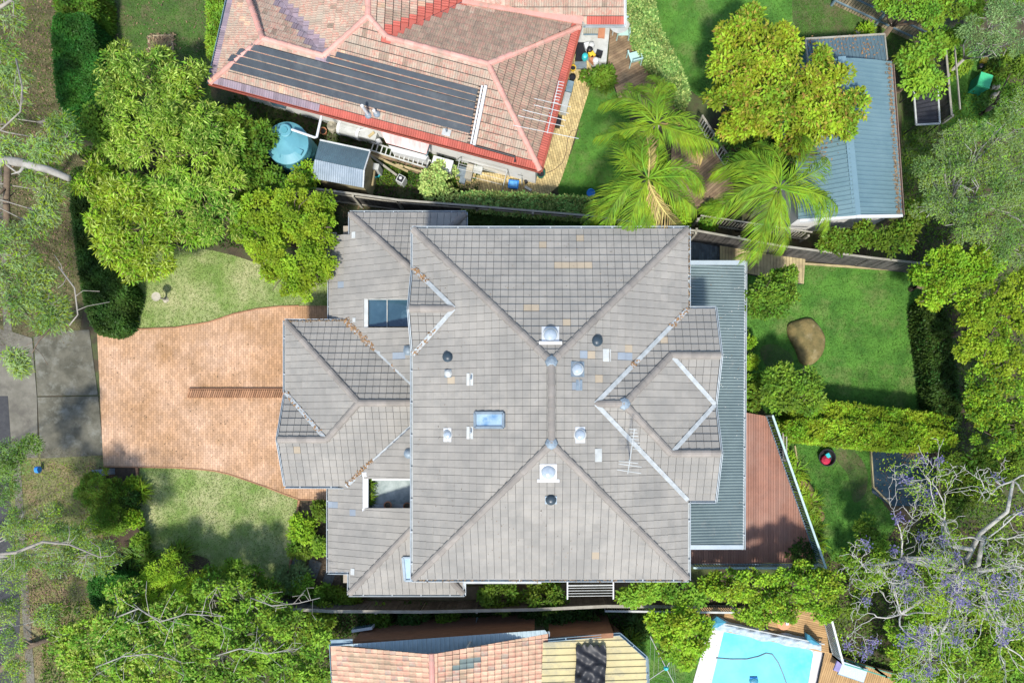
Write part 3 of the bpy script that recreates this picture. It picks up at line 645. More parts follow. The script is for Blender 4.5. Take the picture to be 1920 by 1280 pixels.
# courtyards
cz = 2.95
q = MB(); q.prism(wp([(688, 562), (770, 562), (770, 612), (688, 612)], cz), cz - .03, cz); cg = q.build('glass_roof', m_glass, duplex)
q = MB(); q.beam(P(686, 558, cz + .08), P(686, 616, cz + .08), .22, .1); q.beam(P(684, 560, cz + .06), P(772, 560, cz + .06), .08, .1); q.beam(P(726, 561, cz + .04), P(726, 613, cz + .04), .035, .05); q.build('white_frame', m_pwhite, cg)
q = MB(); q.prism(wp([(683, 897), (797, 897), (797, 952), (683, 952)], 2.5), 2.3, 2.5); q.build('courtyard_floor', m_pond, duplex)  # floor raised and paled so the well looks sunlit
q = MB(); q.beam(P(686, 887, 3.05), P(686, 955, 3.05), .24, .12); q.beam(P(680, 889, 3.08), P(698, 889, 3.08), .2, .12); q.beam(P(698, 898, 3.03), P(775, 898, 3.03), .1, .12); q.beam(P(680, 955, 3.04), P(698, 955, 3.04), .12, .12); q.build('courtyard_frame', m_white, duplex)
q = MB(); q.beam(P(698, 949, 2.56), P(790, 949, 2.56), .22, .15); q.build('courtyard_ledge', m_pwhite, duplex)
# roof fittings
def on(px, py, pl): return pl.hit(px, py)
def fitting(name, px, py, pl, rd, label, base=None, basem=None, m=m_domeg, bar=0, hh=.5, dome=True, n=20):
    p = on(px, py, pl); root = thing(name, p, label, 'roof vent' if 'vent' in name else 'skylight')
    if base:
        q = MB(); u, v = base; pts = [pl.w(pl.uv(p)[0] + a, pl.uv(p)[1] + c, h) for h in (0, .055) for a, c in ((-u, -v), (u, -v), (u, v), (-u, v))]
        q.add(pts, [(3, 2, 1, 0), (4, 5, 6, 7), (0, 1, 5, 4), (1, 2, 6, 5), (2, 3, 7, 6), (3, 0, 4, 7)]); q.build('flashing', basem or m_white, root)
        if bar:
            q = MB(); a0 = pl.w(pl.uv(p)[0] - u - .1, pl.uv(p)[1] + bar * v, .08); a1 = pl.w(pl.uv(p)[0] + u + .1, pl.uv(p)[1] + bar * v, .08); q.beam(a0, a1, .12, .05); q.build('flashing_bar', basem or m_white, root)
    q = MB(); 
    prof = [(rd, -.1), (rd, .12)] + [(rd * math.cos(t), .12 + rd * hh * math.sin(t)) for t in np.linspace(.2, 1.45, 6)]
    q.lathe(p, prof, n); q.build('dome', m, root, smooth=False)
    q = MB(); q.lathe(p, [(rd + .04, .02), (rd + .04, .10), (rd + .001, .13)], n); q.build('collar', m_pwhite if m is m_domeg else m, root)
fitting('dome_skylight', 1032, 629, pN, .25, 'round dome skylight with white bar on the dark upper roof slope', (.33, .36), m_white, bar=1)
fitting('dome_skylight', 1028, 884, pS, .26, 'round dome skylight with white bar on the pale lower roof slope', (.32, .34), m_white, bar=-1)
fitting('roof_vent', 840, 669, pW, .17, 'black round vent on the left roof slope near the white valley', m=m_dark, n=16)
fitting('roof_vent', 1119, 639, pE, .18, 'black round vent on the upper right roof slope', m=m_dark, n=16)
fitting('roof_vent', 1033, 936, pS, .17, 'dark blue vent on a square base below the lower dome skylight', (.23, .17), m_lead, m=m_dark, n=16)
fitting('dome_skylight', 841, 700, pW, .11, 'tiny white cowl beside the black vent on the left slope', (.16, .15), m_lead, m=m_pwhite)
fitting('dome_skylight', 1082, 692, pE, .2, 'dome skylight on a dark blue square base right of the ridge', (.29, .28), m_lead, m=m_domeg)
fitting('dome_skylight', 840, 815, pW, .15, 'dome skylight on a white base on the lower left slope', (.27, .17), m_white)
fitting('dome_skylight', 1087, 815, pE, .2, 'dome skylight on a white base right of the lower ridge end', (.30, .2), m_white)
fitting('roof_vent', 766, 657, pL, .17, 'blue grey vent cowl by the wall on the upper left low roof', (.2, .2), m_lead, m=m_lead)
fitting('roof_vent', 767, 850, pL, .17, 'blue grey vent cowl by the wall on the lower left low roof', None, m=m_lead)
def plate(px, py, pl, u, v, label, pipe=True, m=m_pwhite):
    p = on(px, py, pl); root = thing('pipe_flashing', p, label, 'roof flashing'); c = pl.uv(p)
    pts = [pl.w(c[0] + a, c[1] + d, h) for h in (0, .05) for a, d in ((-u, -v), (u, -v), (u, v), (-u, v))]
    q = MB(); q.add(pts, [(3, 2, 1, 0), (4, 5, 6, 7), (0, 1, 5, 4), (1, 2, 6, 5), (2, 3, 7, 6), (3, 0, 4, 7)]); q.build('flashing', m, root)
    if pipe: q = MB(); q.tube([p + Vector((.03, .02, 0)), p + Vector((.03, .02, .3))], .035, 8); q.build('pipe', m_lead, root)
plate(882, 711, pW, .24, .14, 'white pipe flashing left of the ridge on the upper half')
plate(882, 811, pW, .24, .14, 'white pipe flashing below the roof window corner')
plate(1137, 666, pE, .24, .17, 'white patch flashing under the upper right black vent', False)
plate(1121, 853, pE, .25, .15, 'white patch flashing left of the roof antenna', False)
plate(1085, 722, pE, .2, .13, 'blue lead apron under the dark based dome', False, m_lead)
plate(664, 441, pL, .14, .1, 'small white corner flashing on the upper left low roof', False)
plate(662, 1071, pL, .14, .1, 'small white corner flashing on the lower left low roof', False)
plate(665, 600, pL, .1, .08, 'small white flashing at the head of the leafy valley', False)
def roofwin(pxs, pl, label):
    c = [pl.uv(pl.hit(*q)) for q in pxs]; root = thing('roof_window', pl.hit(*pxs[0]), label, 'skylight')
    q = MB()
    for i in range(4): q.beam(pl.w(*c[i - 1], .07), pl.w(*c[i], .07), .1, .14, up=pl.n)
    q.build('frame', m_lead, root); q = MB(); q.add([pl.w(*x, .08) for x in c], [(0, 1, 2, 3)]); q.build('pane', m_glass_l, root)
roofwin([(893, 774), (946, 774), (946, 801), (893, 801)], pW, 'rectangular blue glass roof window left of the ridge')
pp = pLS
roofwin([(756, 1042), (800, 1042), (800, 1085), (760, 1085)], pLS, 'roof window tucked under the upper gutter at the lower left')
def antenna(root_px, z, boom_px, els, label, m=m_pwhite, base=None):
    a, b_ = P(*boom_px[0], z), P(*boom_px[1], z); r0 = base or P(*root_px, z - 1.5)
    root = thing('roof_antenna', r0, label, 'antenna'); q = MB(); q.tube([r0, P(*root_px, z + .1)], .025, 6); q.build('mast', m_lead, root)
    q = MB(); q.tube([a, b_], .02, 6); q.build('boom', m, root)
    for e0, e1 in els:
        q = MB(); q.tube([P(*e0, z + .02), P(*e1, z + .02)], .014, 6); q.build('element', m, root)
els = [((1180 + k * 1.1, 803 + k * 6.2 + 1), (1194 + k * 1.3, 805 + k * 6.2)) for k in range(7)] + [((1160, 864), (1196, 868)), ((1160, 869), (1203, 875)), ((1157, 880), (1202, 887))]
antenna((1180, 862), 8.0, ((1190, 803), (1177, 888)), els, 'television antenna of many short rods on the lower right roof slope', base=pE.hit(1181, 858))
# leaf litter in the valleys
def litter(poly_pts, n, m, label, hfun, L=.06):
    V = np.zeros((n, 4, 3)); 
    for i in range(n):
        p = poly_pts(); a = random.random() * PI * 2; l = L * random.uniform(.5, 1.2); dx, dy = math.cos(a) * l, math.sin(a) * l
        z = p[2] + random.uniform(.0, .05); t_ = random.uniform(-.03, .03)
        V[i] = [(p[0] - dx, p[1] - dy, z + t_), (p[0] + dy * .5, p[1] - dx * .5, z + .01), (p[0] + dx, p[1] + dy, z - t_), (p[0] - dy * .5, p[1] + dx * .5, z)]
    return tag(fastmesh('leaf_litter', V.reshape(-1, 3), 4, m, None, RNG.random(n), 'stuff'), label)
def along(a, b_, wd, hz=.07):
    a, b_ = Vector(a), Vector(b_); s_ = (b_ - a).cross(Vector((0, 0, 1))).normalized()
    def f():
        t_ = random.random(); p = a + (b_ - a) * t_ + s_ * random.gauss(0, wd); return (p.x, p.y, p.z + hz)
    return f
litter(along(pGN.hit(648, 600), pGN.hit(705, 655), .07), 420, m_litter, 'orange dead leaves piled in the valley by the glass roof', None)
litter(along(pGN.hit(736, 684), pGN.hit(745, 692), .06), 60, m_litter, 'orange dead leaves in the middle of the garage valley', None)
litter(along(GNW, pGN.hit(650, 601), .03, .03), 150, m_litter_b, 'brown leaf scraps in the garage gutter', None)
litter(along(D0, D0.lerp(DV, .35), .05), 110, m_litter, 'orange dead leaves at the foot of the dormer valley', None)
litter(along(D1, D1.lerp(DV, .55), .04), 90, m_litter, 'orange dead leaves in the lower dormer valley', None)
litter(along(C1, C1.lerp(WV, .2), .05), 80, m_litter, 'orange dead leaves at the upper right valley foot', None)
litter(along(C1.lerp(WV, .55), C1.lerp(WV, .62), .05), 40, m_litter, 'orange dead leaves halfway up the right valley', None)
litter(along(pGS.hit(652, 908), pGS.hit(700, 862), .05), 140, m_litter, 'orange dead leaves in the lower garage valley', None)
litter(along(GT, GR, .05), 90, m_litter, 'orange dead leaves in the small garage valley', None)
litter(along(SWc + Vector((0, -.05, 0)), SEc + Vector((0, -.05, 0)), .03, .0), 160, m_litter_b, 'brown leaf scraps in the lower gutter', None)
litter(along(V3(xe + .05, yn, ZE), V3(xe + .05, wy0, ZE), .03, .0), 90, m_litter_b, 'brown leaf scraps in the right gutter', None)
speck(pS, 860, 1200, 950, 1075, 90, m_litter_b, 'brown leaf specks on the lower roof slope'); speck(pW, 785, 880, 520, 1000, 80, m_litter_b, 'brown leaf specks on the left roof slope'); speck(pN, 900, 1180, 440, 560, 90, m_litter_b, 'brown leaf specks on the upper roof slope')
litter(lambda: P(random.uniform(200, 600), random.uniform(640, 870), .05), 260, m_litter_b, 'few dead leaves scattered on the brick driveway', None, .035)
# awning
pA = Plane(P(1396, 490, 2.55), P(1396, 1029, 2.55), P(1285, 700, 2.9))
awn = thing('metal_awning', P(1345, 760), 'long grey green corrugated awning roof along the right of the duplex', 'awning')
corr_sheet(awn, pA, [pA.hit(1287, 490), pA.hit(1396, 490), pA.hit(1393, 1029), pA.hit(1287, 1029)], .13, .05, m_corr)
q = MB(); q.beam(pA.hit(1289, 493) + Vector((0, 0, .05)), pA.hit(1396, 493) + Vector((0, 0, .05)), .2, .03); q.build('end_flashing', m_flash, awn)
q = MB(); q.beam(pA.hit(1289, 1025) + Vector((0, 0, .05)), pA.hit(1393, 1025) + Vector((0, 0, .05)), .2, .03); q.build('end_flashing', m_flash, awn)
gutter(awn, [pA.hit(1397, 489) + Vector((.02, 0, 0)), pA.hit(1394, 1030) + Vector((.02, 0, 0))])
for y in (495, 670, 850, 1024): q = MB(); c = pA.hit(1390, y); q.box((c.x, c.y, 0), (.1, .1, 2.5), base=True); q.build('post', m_pwhite, awn)
litter(lambda: tuple(pA.hit(random.uniform(1350, 1392), random.gauss(640, 70))), 130, m_pwhite, 'pale droppings and leaf flecks on the awning', None, .03)
litter(lambda: tuple(pA.hit(random.uniform(1296, 1392), random.uniform(500, 1020))), 120, m_litter_b, 'scattered brown leaf flecks on the awning', None, .03)

# ---------------------------------------------------------------- red tiled house (top left)
rh = thing('red_tiled_house', P(760, 130), 'white walled house under a weathered red tile roof with black pool heating mats', 'house')
ZR3 = 3.0
sS = plane_eave((393, 155), (1013, 320), ZR3, 22, (760, 0)); sE = plane_eave((1013, 320), (1087, 50), ZR3, 22, (900, 100)); sW = plane_eave((393, 155), (430, -10), ZR3, 22, (600, 100))
def seg_d(px, py, a, b_):
    ax, ay = a; bx, by = b_; t = max(0, min(1, ((px - ax) * (bx - ax) + (py - ay) * (by - ay)) / ((bx - ax) ** 2 + (by - ay) ** 2)))
    return math.hypot(px - ax - t * (bx - ax), py - ay - t * (by - ay))
def keyR(px, py, i, j):
    if seg_d(px, py, (600, 212), (1013, 320)) < 15 and px > 600: return 1
    if seg_d(px, py, (1013, 320), (1087, 50)) < 15: return 1
    if seg_d(px, py, (725, 62), (875, -8)) < 13: return 1
    if 1099 < px < 1172 and 27 < py < 47: return 1
    if seg_d(px, py, (393, 155), (600, 210)) < 18 or seg_d(px, py, (393, 155), (430, -10)) < 15: return 3
    if seg_d(px, py, (515, -10), (608, 100)) < 13: return 3
    if py < 122 - (px - 915) * .3 and px > 725 and py > 20 + (px - 725) * .02 and px < 1095 and py < 70 + (px - 725) * .27: return 2
    if px > 930 and py > 60 and seg_d(px, py, (915, 120), (1013, 318)) < 200 and (px - 915) * 198 - (py - 120) * 98 > 0: return 2
    if rt() < .02: return 5
    return 4 if rt() < .07 else 0
rr = Roof(rh, .21, .335, .04, .004, 2, [m_ter, m_ter_r, m_ter_p, m_ter_v, m_ter_p, m_ter_o])
h_ = sS.hit
Q = h_(725, 70); Pk = h_(690, 30); RA, RB, RC = h_(492, 72), h_(607, 105), h_(915, 120)
rr.face(sS, [h_(393, 155), RA, RB, Pk, Q, RC, h_(1013, 320)], keyR)
rr.face(sE, [sE.hit(1013, 320), sE.hit(1087, 50), sE.hit(915, 120)], keyR)
rr.face(sW, [sW.hit(393, 155), sW.hit(492, 72), sW.hit(452, -40), sW.hit(437, -40)], keyR)
n1 = Plane(RA, RB, P(520, -10, RB.z - 1.1)); rr.face(n1, [n1.hit(492, 72), n1.hit(607, 105), n1.hit(515, -15), n1.hit(450, -40)], keyR)
n2 = Plane(Pk, RB, P(520, -10, RB.z - 1.1)); rr.face(n2, [n2.hit(690, 30), n2.hit(607, 105), n2.hit(515, -15), n2.hit(690, -40)], keyR)
n3 = Plane(Pk, Q, P(870, 2, Q.z - .9)); rr.face(n3, [n3.hit(690, 30), n3.hit(690, -40), n3.hit(900, -12), n3.hit(870, 2), n3.hit(725, 70)], keyR)
n4 = Plane(Q, RC, P(870, 2, Q.z - .9)); rr.face(n4, [n4.hit(725, 70), n4.hit(870, 4), n4.hit(1090, 42), n4.hit(915, 120)], keyR)
n5 = Plane(P(1100, 46, 3.2), P(1170, 46, 3.2), P(1100, -10, 3.85)); rr.face(n5, [n5.hit(1098, 46), n5.hit(1170, 46), n5.hit(1170, -50), n5.hit(870, -50), n5.hit(870, -2), n5.hit(1090, 36)], keyR)
rroof = rr.finish(300)
for a, b_ in ((h_(393, 155), RA), (sW.hit(492, 72), sW.hit(452, -40)), (RA, RB), (RB, Pk), (Pk, Pk + Vector((0, 1.9, .0))), (Q, Pk), (Q, RC), (sE.hit(1013, 320), RC), (sE.hit(1087, 50), RC)):
    caps(rroof, a, b_, m_pink, .27, .4, .1, .03)
strip(rroof, [n4.hit(868, 2), n4.hit(1092, 42)], .36, m_pink, 'parapet_cap', .09, .12)
gutter(rh, [sS.hit(391, 157), sS.hit(1014, 322)], wd=.09, m=mat('red_gutter', (.36, .09, .06), (.3, .08, .05), 2, .6, 0, 1, .05), brackets=False); gutter(rh, [sE.hit(1015, 321), sE.hit(1089, 50)], wd=.09, m=MATS['red_gutter'], brackets=False)
gutter(rh, [sW.hit(391, 156), sW.hit(434, -40)], wd=.09, m=m_bluerail, brackets=False)
gutter(rh, [n5.hit(1172, -50), n5.hit(1172, 48), n5.hit(1098, 48)], wd=.09, brackets=False)
b = MB(); wl = wp([(470, 189), (1004, 345), (1050, 160), (1040, 60), (1140, 55), (1140, -60), (500, -60)]); b.prism(wl, 0, 2.7); b.build('wall', m_rend, rh)
q = MB(); q.beam(P(505, 187, 1.9), P(530, 194, 1.9), .12, .9); q.build('window', m_glass, rh)
# pool heating mats: strips with gaps
def S6(x, k):   # lower edge of row k in the photo, from the row list
    a = (168, 209, 249, 293, 340, 388, 435)
    return (x, (a[k] + .2655 * (x - 480) * 3) / 3)
for k in range(6):
    x0 = (633, 615, 474, 452, 436, 440)[k]; x1 = 897 - k * 2.6
    q = MB(); g0, g1 = 1.0, 1.1
    y = lambda x, kk: S6(x, kk)[1]
    nseg = 1
    cs = [h_(x0, y(x0, k) + g0), h_(x1, y(x1, k) + g0), h_(x1 - 2, y(x1 - 2, k + 1) - g1), h_(x0 - (8 if k > 1 else 3), y(x0 - 8, k + 1) - g1)]
    up = sS.n
    q.add([c + up * .085 for c in cs] + [c + up * .03 for c in cs], [(0, 3, 2, 1), (0, 1, 5, 4), (1, 2, 6, 5), (2, 3, 7, 6), (3, 0, 4, 7)])
    # fine tubes pressed in the mat
    for t_ in np.linspace(.12, .88, 6):
        a, c = cs[0].lerp(cs[3], t_), cs[1].lerp(cs[2], t_); q.beam(a + up * .09, c + up * .09, .03, .012, up=up)
    q.build('heating_mat', m_solar, rh)
q = MB(); q.tube([h_(912, 161) + sS.n * .15, h_(890, 272) + sS.n * .15], .075, 8); q.tube([h_(905, 161) + sS.n * .12, h_(884, 270) + sS.n * .12], .04, 8)
q.build('header_pipe', m_white, rh)
for k in range(16):
    t_ = k / 15; q = MB(); a = (909 - 21 * t_, 164 + 104 * t_); q.beam(h_(a[0] - 11, a[1] - 1) + sS.n * .1, h_(a[0], a[1]) + sS.n * .12, .035, .03); q.build('hose_link', m_black, rh)
q = MB(); q.tube([h_(890, 273) + sS.n * .12, h_(966, 294) + sS.n * .12, h_(966, 304) + sS.n * .1], .05, 8); q.build('down_pipe', m_black, rh)
def pipe_on(px, py, label, ln=.45):
    p = h_(px, py); root = thing('vent_pipe', p, label, 'vent pipe'); q = MB(); q.tube([p, p + Vector((-.06, 0, ln))], .07, 10); q.build('pipe', m_white, root)
    q = MB(); q.lathe(p, [(.17, .0), (.15, .06), (.09, .12)], 12); q.build('collar', m_lead, root)
pipe_on(691, 216, 'white vent pipe left of its twin above the red painted eave', .9); pipe_on(707, 214, 'short white vent pipe right of the taller one above the eave', .35)
p = h_(838, 248); root = thing('roof_flashing', p, 'pale square flashing with a small pipe near the eave', 'roof flashing')
q = MB(); q.box((p.x, p.y, p.z + .06), (.38, .38, .05), math.radians(-15)); q.build('flashing', m_pwhite, root); q = MB(); q.tube([p, p + Vector((0, 0, .3))], .04, 8); q.build('pipe', m_lead, root)
els = [((1043 + k * 1.0, 206 - k * 7.5), (1056 - k * .0 - 5, 208 - k * 7.5)) for k in range(0)]
els = [((1037 + k * 1.4, 192 - k * 5.6), (1047 + k * 1.6, 194 - k * 5.6)) for k in range(8)] + [((1002, 185), (1070, 201)), ((1001, 197), (1067, 213)), ((980, 206), (1061, 226)), ((971, 217), (1058, 237)), ((962, 235), (1085, 260))]
antenna((1031, 212), 5.6, ((1048, 152), (1026, 250)), els, 'large white television antenna over the red painted roof edge', base=sE.hit(1033, 214))

# ---------------------------------------------------------------- orange tiled house and brick wall (bottom)
oh = thing('orange_tiled_house', P(820, 1260), 'brick house under an orange tile gable roof at the bottom edge', 'house')
e1, e2 = P(620, 1209, 3.0), P(1027, 1186, 3.0); e3, e4 = P(630, 1360, 3.0), P(1027, 1360, 3.0)
rk = H / (S * (H - 4.85)); rg = P(809, 1226, 4.85); rg2 = P(812, 1370, 4.85)
oW = Plane(e1, e3, rg); oE = Plane(e2, e4, rg)
def keyO(px, py, i, j):
    if abs(px - 872) < 28 and abs(py - 1243 + (px - 872) * .35) < 8: return 2
    return 1 if rt() < .12 else 0
ro = Roof(oh, .22, .31, .045, .006, 1, [m_ter_o, m_ter, m_ter_g])
ro.face(oW, [oW.hit(621, 1209), oW.hit(809, 1226), oW.hit(812, 1370), oW.hit(628, 1360)], keyO); ro.face(oE, [oE.hit(1027, 1187), oE.hit(809, 1226), oE.hit(812, 1370), oE.hit(1027, 1360)], keyO)
orf = ro.finish(300)
caps(orf, rg2, rg, m_pink, .26, .4, .1, .03)
gutter(oh, [oW.hit(620, 1207), oW.hit(629, 1360)], m_bluerail, brackets=False); gutter(oh, [oE.hit(1028, 1184), oE.hit(1028, 1210)], m_lead, brackets=False)
mp = Plane(P(655, 1206, 3.35), P(1025, 1182, 3.35), P(809, 1228, 3.5))
corr_sheet(oh, mp, [mp.hit(640, 1208), mp.hit(1026, 1180), mp.hit(1027, 1187), mp.hit(809, 1228)], .2, .03, mat('pale_metal_infill', (.42, .50, .50), (.36, .44, .44), 2, .5, 0, 1, 0, metal=.1), 'metal_infill', trap=True)
gutter(oh, [P(619, 1205, 3.3), P(660, 1203, 3.3)], m_bluerail, brackets=False, wd=.25)
q = MB()
bw = lambda a, b_, z0=0, z1=2.95, th=.22: MB().prism([(P(*a, z1).x, P(*a, z1).y), (P(*b_, z1).x, P(*b_, z1).y), (P(*b_, z1).x, P(*b_, z1).y - th), (P(*a, z1).x, P(*a, z1).y - th)], z0, z1)
bw((662, 1201), (1002, 1185)).build('brick_wall', m_bwall, oh)
q = bw((1030, 1193), (1150, 1186)); q.build('brick_wall', m_bwall, oh)
q = MB(); a = P(662, 1204, 2.9); q.prism([(a.x, a.y), (a.x + .22, a.y), (a.x + .22, a.y - 3), (a.x, a.y - 3)], 0, 2.9); q.build('brick_wall', m_bwall, oh)
q = MB(); q.beam(P(662, 1180, 1.6), P(700, 1174, 1.6), .12, .5); fr = q.build('window', m_white, oh); q = MB(); q.beam(P(664, 1177, 1.6), P(698, 1172, 1.6), .03, .4); q.build('pane', m_glass, fr)
q = MB(); q.tube([P(895, 1158, .3), P(888, 1190, 2.6), P(875, 1216, 4.3)], .05, 8); q.build('vent_pipe', m_pwhite, oh)
# course lines on the brick faces: thin projecting courses
q = MB()
a, c = P(662, 1201, 2.95), P(1002, 1185, 2.95)
for k in range(1, 33):
    z = k * .088; q.beam((a.x, a.y + .004, z), (c.x, c.y + .004, z), .02, .06, rt())
q.build('brick_courses', m_bwall, oh, kind='stuff')
# yellow ribbed roof with a crumpled mat
yh = thing('yellow_metal_roof', P(1110, 1250), 'yellow ribbed metal annex roof beside the orange tiles', 'annex')
yp = Plane(P(1160, 1190, 2.9), P(1215, 1190, 2.9), P(1160, 1340, 3.3))
yp = Plane(P(1213, 1190, 2.75), P(1213, 1340, 2.75), P(1010, 1250, 3.15))
corr_sheet(yh, yp, [yp.hit(1018, 1203), yp.hit(1163, 1191), yp.hit(1211, 1236), yp.hit(1216, 1360), yp.hit(1012, 1360)], .30, .045, m_corr_y, trap=True)
gutter(yh, [yp.hit(1027, 1200), yp.hit(1162, 1188), yp.hit(1213, 1233), yp.hit(1218, 1360)], m_bluerail)
q = MB(); q.prism(wp([(1032, 1215), (1160, 1200), (1203, 1240), (1205, 1360), (1032, 1360)], 2.6), 0, 2.6); q.build('wall', m_bwall, yh)
# crumpled black mat
def cloth(name, pxs_fn, nx, ny, m, parent=None, zfn=None, mirror=False):
    vs, fs = [], []
    for j in range(ny + 1):
        for i in range(nx + 1):
            px, py, z = pxs_fn(i / nx, j / ny); v = P(px, py, z); vs.append(tuple(v))
    for j in range(ny):
        for i in range(nx): fs.append((j * (nx + 1) + i, (j + 1) * (nx + 1) + i, (j + 1) * (nx + 1) + i + 1, j * (nx + 1) + i + 1))
    q = MB(); q.add(vs, fs); return q.build(name, m, parent, smooth=True)
def matf(u, v):
    x = 1079 + 57 * u + math.sin(v * 9) * 1.5; y = 1214 + 120 * v + (abs(math.sin(u * 5 * PI)) * -7 if v < .04 else 0)
    return x, y, 3.18 + .07 * math.sin(u * 17 + v * 8) * (v + .2) + .10 * max(0, math.sin(u * 6 + v * 14)) * (1 if v > .25 else .1) + .05 * math.sin(v * 31 - u * 9)
tag(cloth('plastic_mat', matf, 24, 40, m_black), 'crumpled black solar mat lying on the yellow ribbed roof', 'mat')

# ---------------------------------------------------------------- blue grey metal shed (top right)
ms = thing('metal_shed', P(1590, 260), 'large blue grey metal roofed shed half covered by a yellowing tree', 'shed')
zr = 3.5; r0, r1 = P(1577, 108, zr), P(1605, 404, zr)
kE2 = Plane(P(1671, 115, 2.6), P(1691, 403, 2.6), r0); kW2 = Plane(P(1484, 128, 2.6), P(1497, 412, 2.6), r0)
corr_sheet(ms, kE2, [kE2.hit(1577, 108), kE2.hit(1671, 115), kE2.hit(1691, 403), kE2.hit(1605, 404)], .2, .04, m_corr_b, trap=True)
corr_sheet(ms, kW2, [kW2.hit(1577, 108), kW2.hit(1484, 127), kW2.hit(1497, 412), kW2.hit(1605, 404)], .2, .04, m_corr_b, trap=True)
strip(ms, [r0, r1], .34, mat('blue_ridge_metal', (.17, .27, .30), (.15, .24, .27), 1, .45, 0, 1, 0, metal=.2), 'ridge_capping', .07, .05)
gutter(ms, [kE2.hit(1673, 114), kE2.hit(1693, 405)], mat('brown_gutter', (.30, .22, .17), (.22, .15, .11), 6, .8, 0, 1, .1), brackets=False)
q = MB(); q.beam(kE2.hit(1691, 405), r1 + Vector((0, -.05, .0)), .12, .12); q.beam(r1 + Vector((0, -.05, 0)), kW2.hit(1500, 414), .12, .12); q.build('gable_trim', m_white, ms)
q = MB(); q.prism(wp([(1498, 132), (1662, 122), (1680, 398), (1500, 408)], 2.5), 0, 2.5); q.build('wall', m_rend, ms)
litter(lambda: (lambda t_: tuple(kE2.hit(1668 + 19 * t_ - abs(random.gauss(0, 3.2)), 118 + 284 * t_)))(random.random()), 620, m_litter_b, 'brown leaf litter along the right gutter of the metal shed', None)
litter(lambda: tuple(kW2.hit(random.gauss(1518, 18), random.gauss(282, 14))), 300, m_litter_b, 'brown leaf litter on the left slope of the metal shed', None)
ln_ = thing('lean_to_roof', P(1588, 92), 'low blue grey lean-to roof at the top of the metal shed', 'lean-to')
lp = Plane(P(1511, 76, 2.2), P(1657, 67, 2.2), P(1590, 118, 2.5)); corr_sheet(ln_, lp, [lp.hit(1511, 76), lp.hit(1657, 67), lp.hit(1662, 113), lp.hit(1516, 122)], .16, .03, mat('old_blue_metal', (.10, .155, .175), (.08, .125, .145), 2, .6, 0, 1, 0), trap=True)
q = MB(); q.beam(lp.hit(1510, 74), lp.hit(1658, 65), .08, .1); q.beam(lp.hit(1658, 65), lp.hit(1663, 113), .06, .1); q.beam(lp.hit(1510, 76), lp.hit(1515, 120), .06, .1); q.build('trim', m_rail, ln_)
q = MB(); q.prism(wp([(1520, 84), (1650, 76), (1654, 112), (1522, 120)], 2.0), 0, 2.0); q.build('wall', m_corr_b, ln_)
litter(lambda: tuple(lp.hit(random.uniform(1515, 1655), random.gauss(88, 10))), 160, m_litter, 'orange leaves scattered on the lean-to roof', None)

# ---------------------------------------------------------------- garden shed, tank and the clutter beside the red roof
gs = thing('garden_shed', P(640, 310), 'small garden shed with a corrugated steel gable roof', 'shed')
gz = 2.15; ga, gb = P(587, 318, gz), P(683, 336, gz)
def gp(px, py, z): return P(px, py, z)
g0, g1 = P(590, 299, 2.45), P(683, 319, 2.45)
gN = Plane(P(600, 264, gz), P(694, 284, gz), g0); gS = Plane(P(583, 334, gz), P(681, 352, gz), g0)
corr_sheet(gs, gN, [gN.hit(600, 264), gN.hit(694, 284), gN.hit(683, 319), gN.hit(590, 299)], .10, .025, mat('dark_shed_metal', (.12, .19, .21), (.10, .15, .17), 1.5, .45, 0, 1, 0, metal=.3))
corr_sheet(gs, gS, [gS.hit(590, 299), gS.hit(683, 319), gS.hit(681, 352), gS.hit(583, 334)], .10, .025, m_corr_c)
q = MB(); q.beam(gN.hit(600, 263) , gN.hit(694, 283), .07, .07); q.beam(gN.hit(694, 284), g1, .05, .07); q.beam(g1, gS.hit(681, 352), .05, .07); q.build('barge_trim', m_pwhite, gs)
q = MB(); q.prism(wp([(604, 270), (690, 288), (678, 346), (590, 330)], 2.1), 0, 2.1); q.build('wall', mat('khaki_metal', (.30, .26, .14), (.24, .21, .12), 3, .7, 0, 1, 0), gs)
tk = thing('water_tank', P(545, 275), 'round teal rainwater tank with a ribbed lid beside the garden shed', 'water tank')
ct = P(538, 268, 2.2); cb = Vector((ct.x, ct.y, 0)); R_ = .97
q = MB(); prof = [(R_, 0)] + [(R_ + (.02 if k % 2 else 0), .2 + k * .22) for k in range(9)] + [(R_, 2.1)]
q.lathe(cb, prof, 40); q.build('tank_wall', m_teal, tk)
q = MB(); q.lathe(cb, [(R_ + .01, 2.1), (R_, 2.18), (.6, 2.33), (.01, 2.42)], 40); lid = q.build('lid', m_teal_l, tk)
q = MB(); q.beam(cb + Vector((-.75, .32, 2.28)), cb + Vector((.72, -.5, 2.28)), .22, .12); q.build('rib', m_teal_l, lid)
q = MB(); q.beam(cb + Vector((.15, .75, 2.3)), cb + Vector((-.3, -.7, 2.3)), .05, .06); q.beam(cb + Vector((-.7, .0, 2.3)), cb + Vector((-.25, -.15, 2.34)), .05, .06); q.build('rib', m_teal_l, lid)
q = MB(); q.lathe(cb + Vector((-.02, .48, 0)), [(.3, 2.2), (.3, 2.42), (.26, 2.45)], 24); q.build('inlet_cover', m_teal_l, lid); q = MB(); q.lathe(cb + Vector((-.02, .48, 0)), [(.14, 2.4), (.14, 2.5)], 16); q.build('strainer', m_teal, lid)
pr_ = thing('drain_pipe', P(600, 240), 'white elbowed drain pipe running from the eave to the tank', 'pipe')
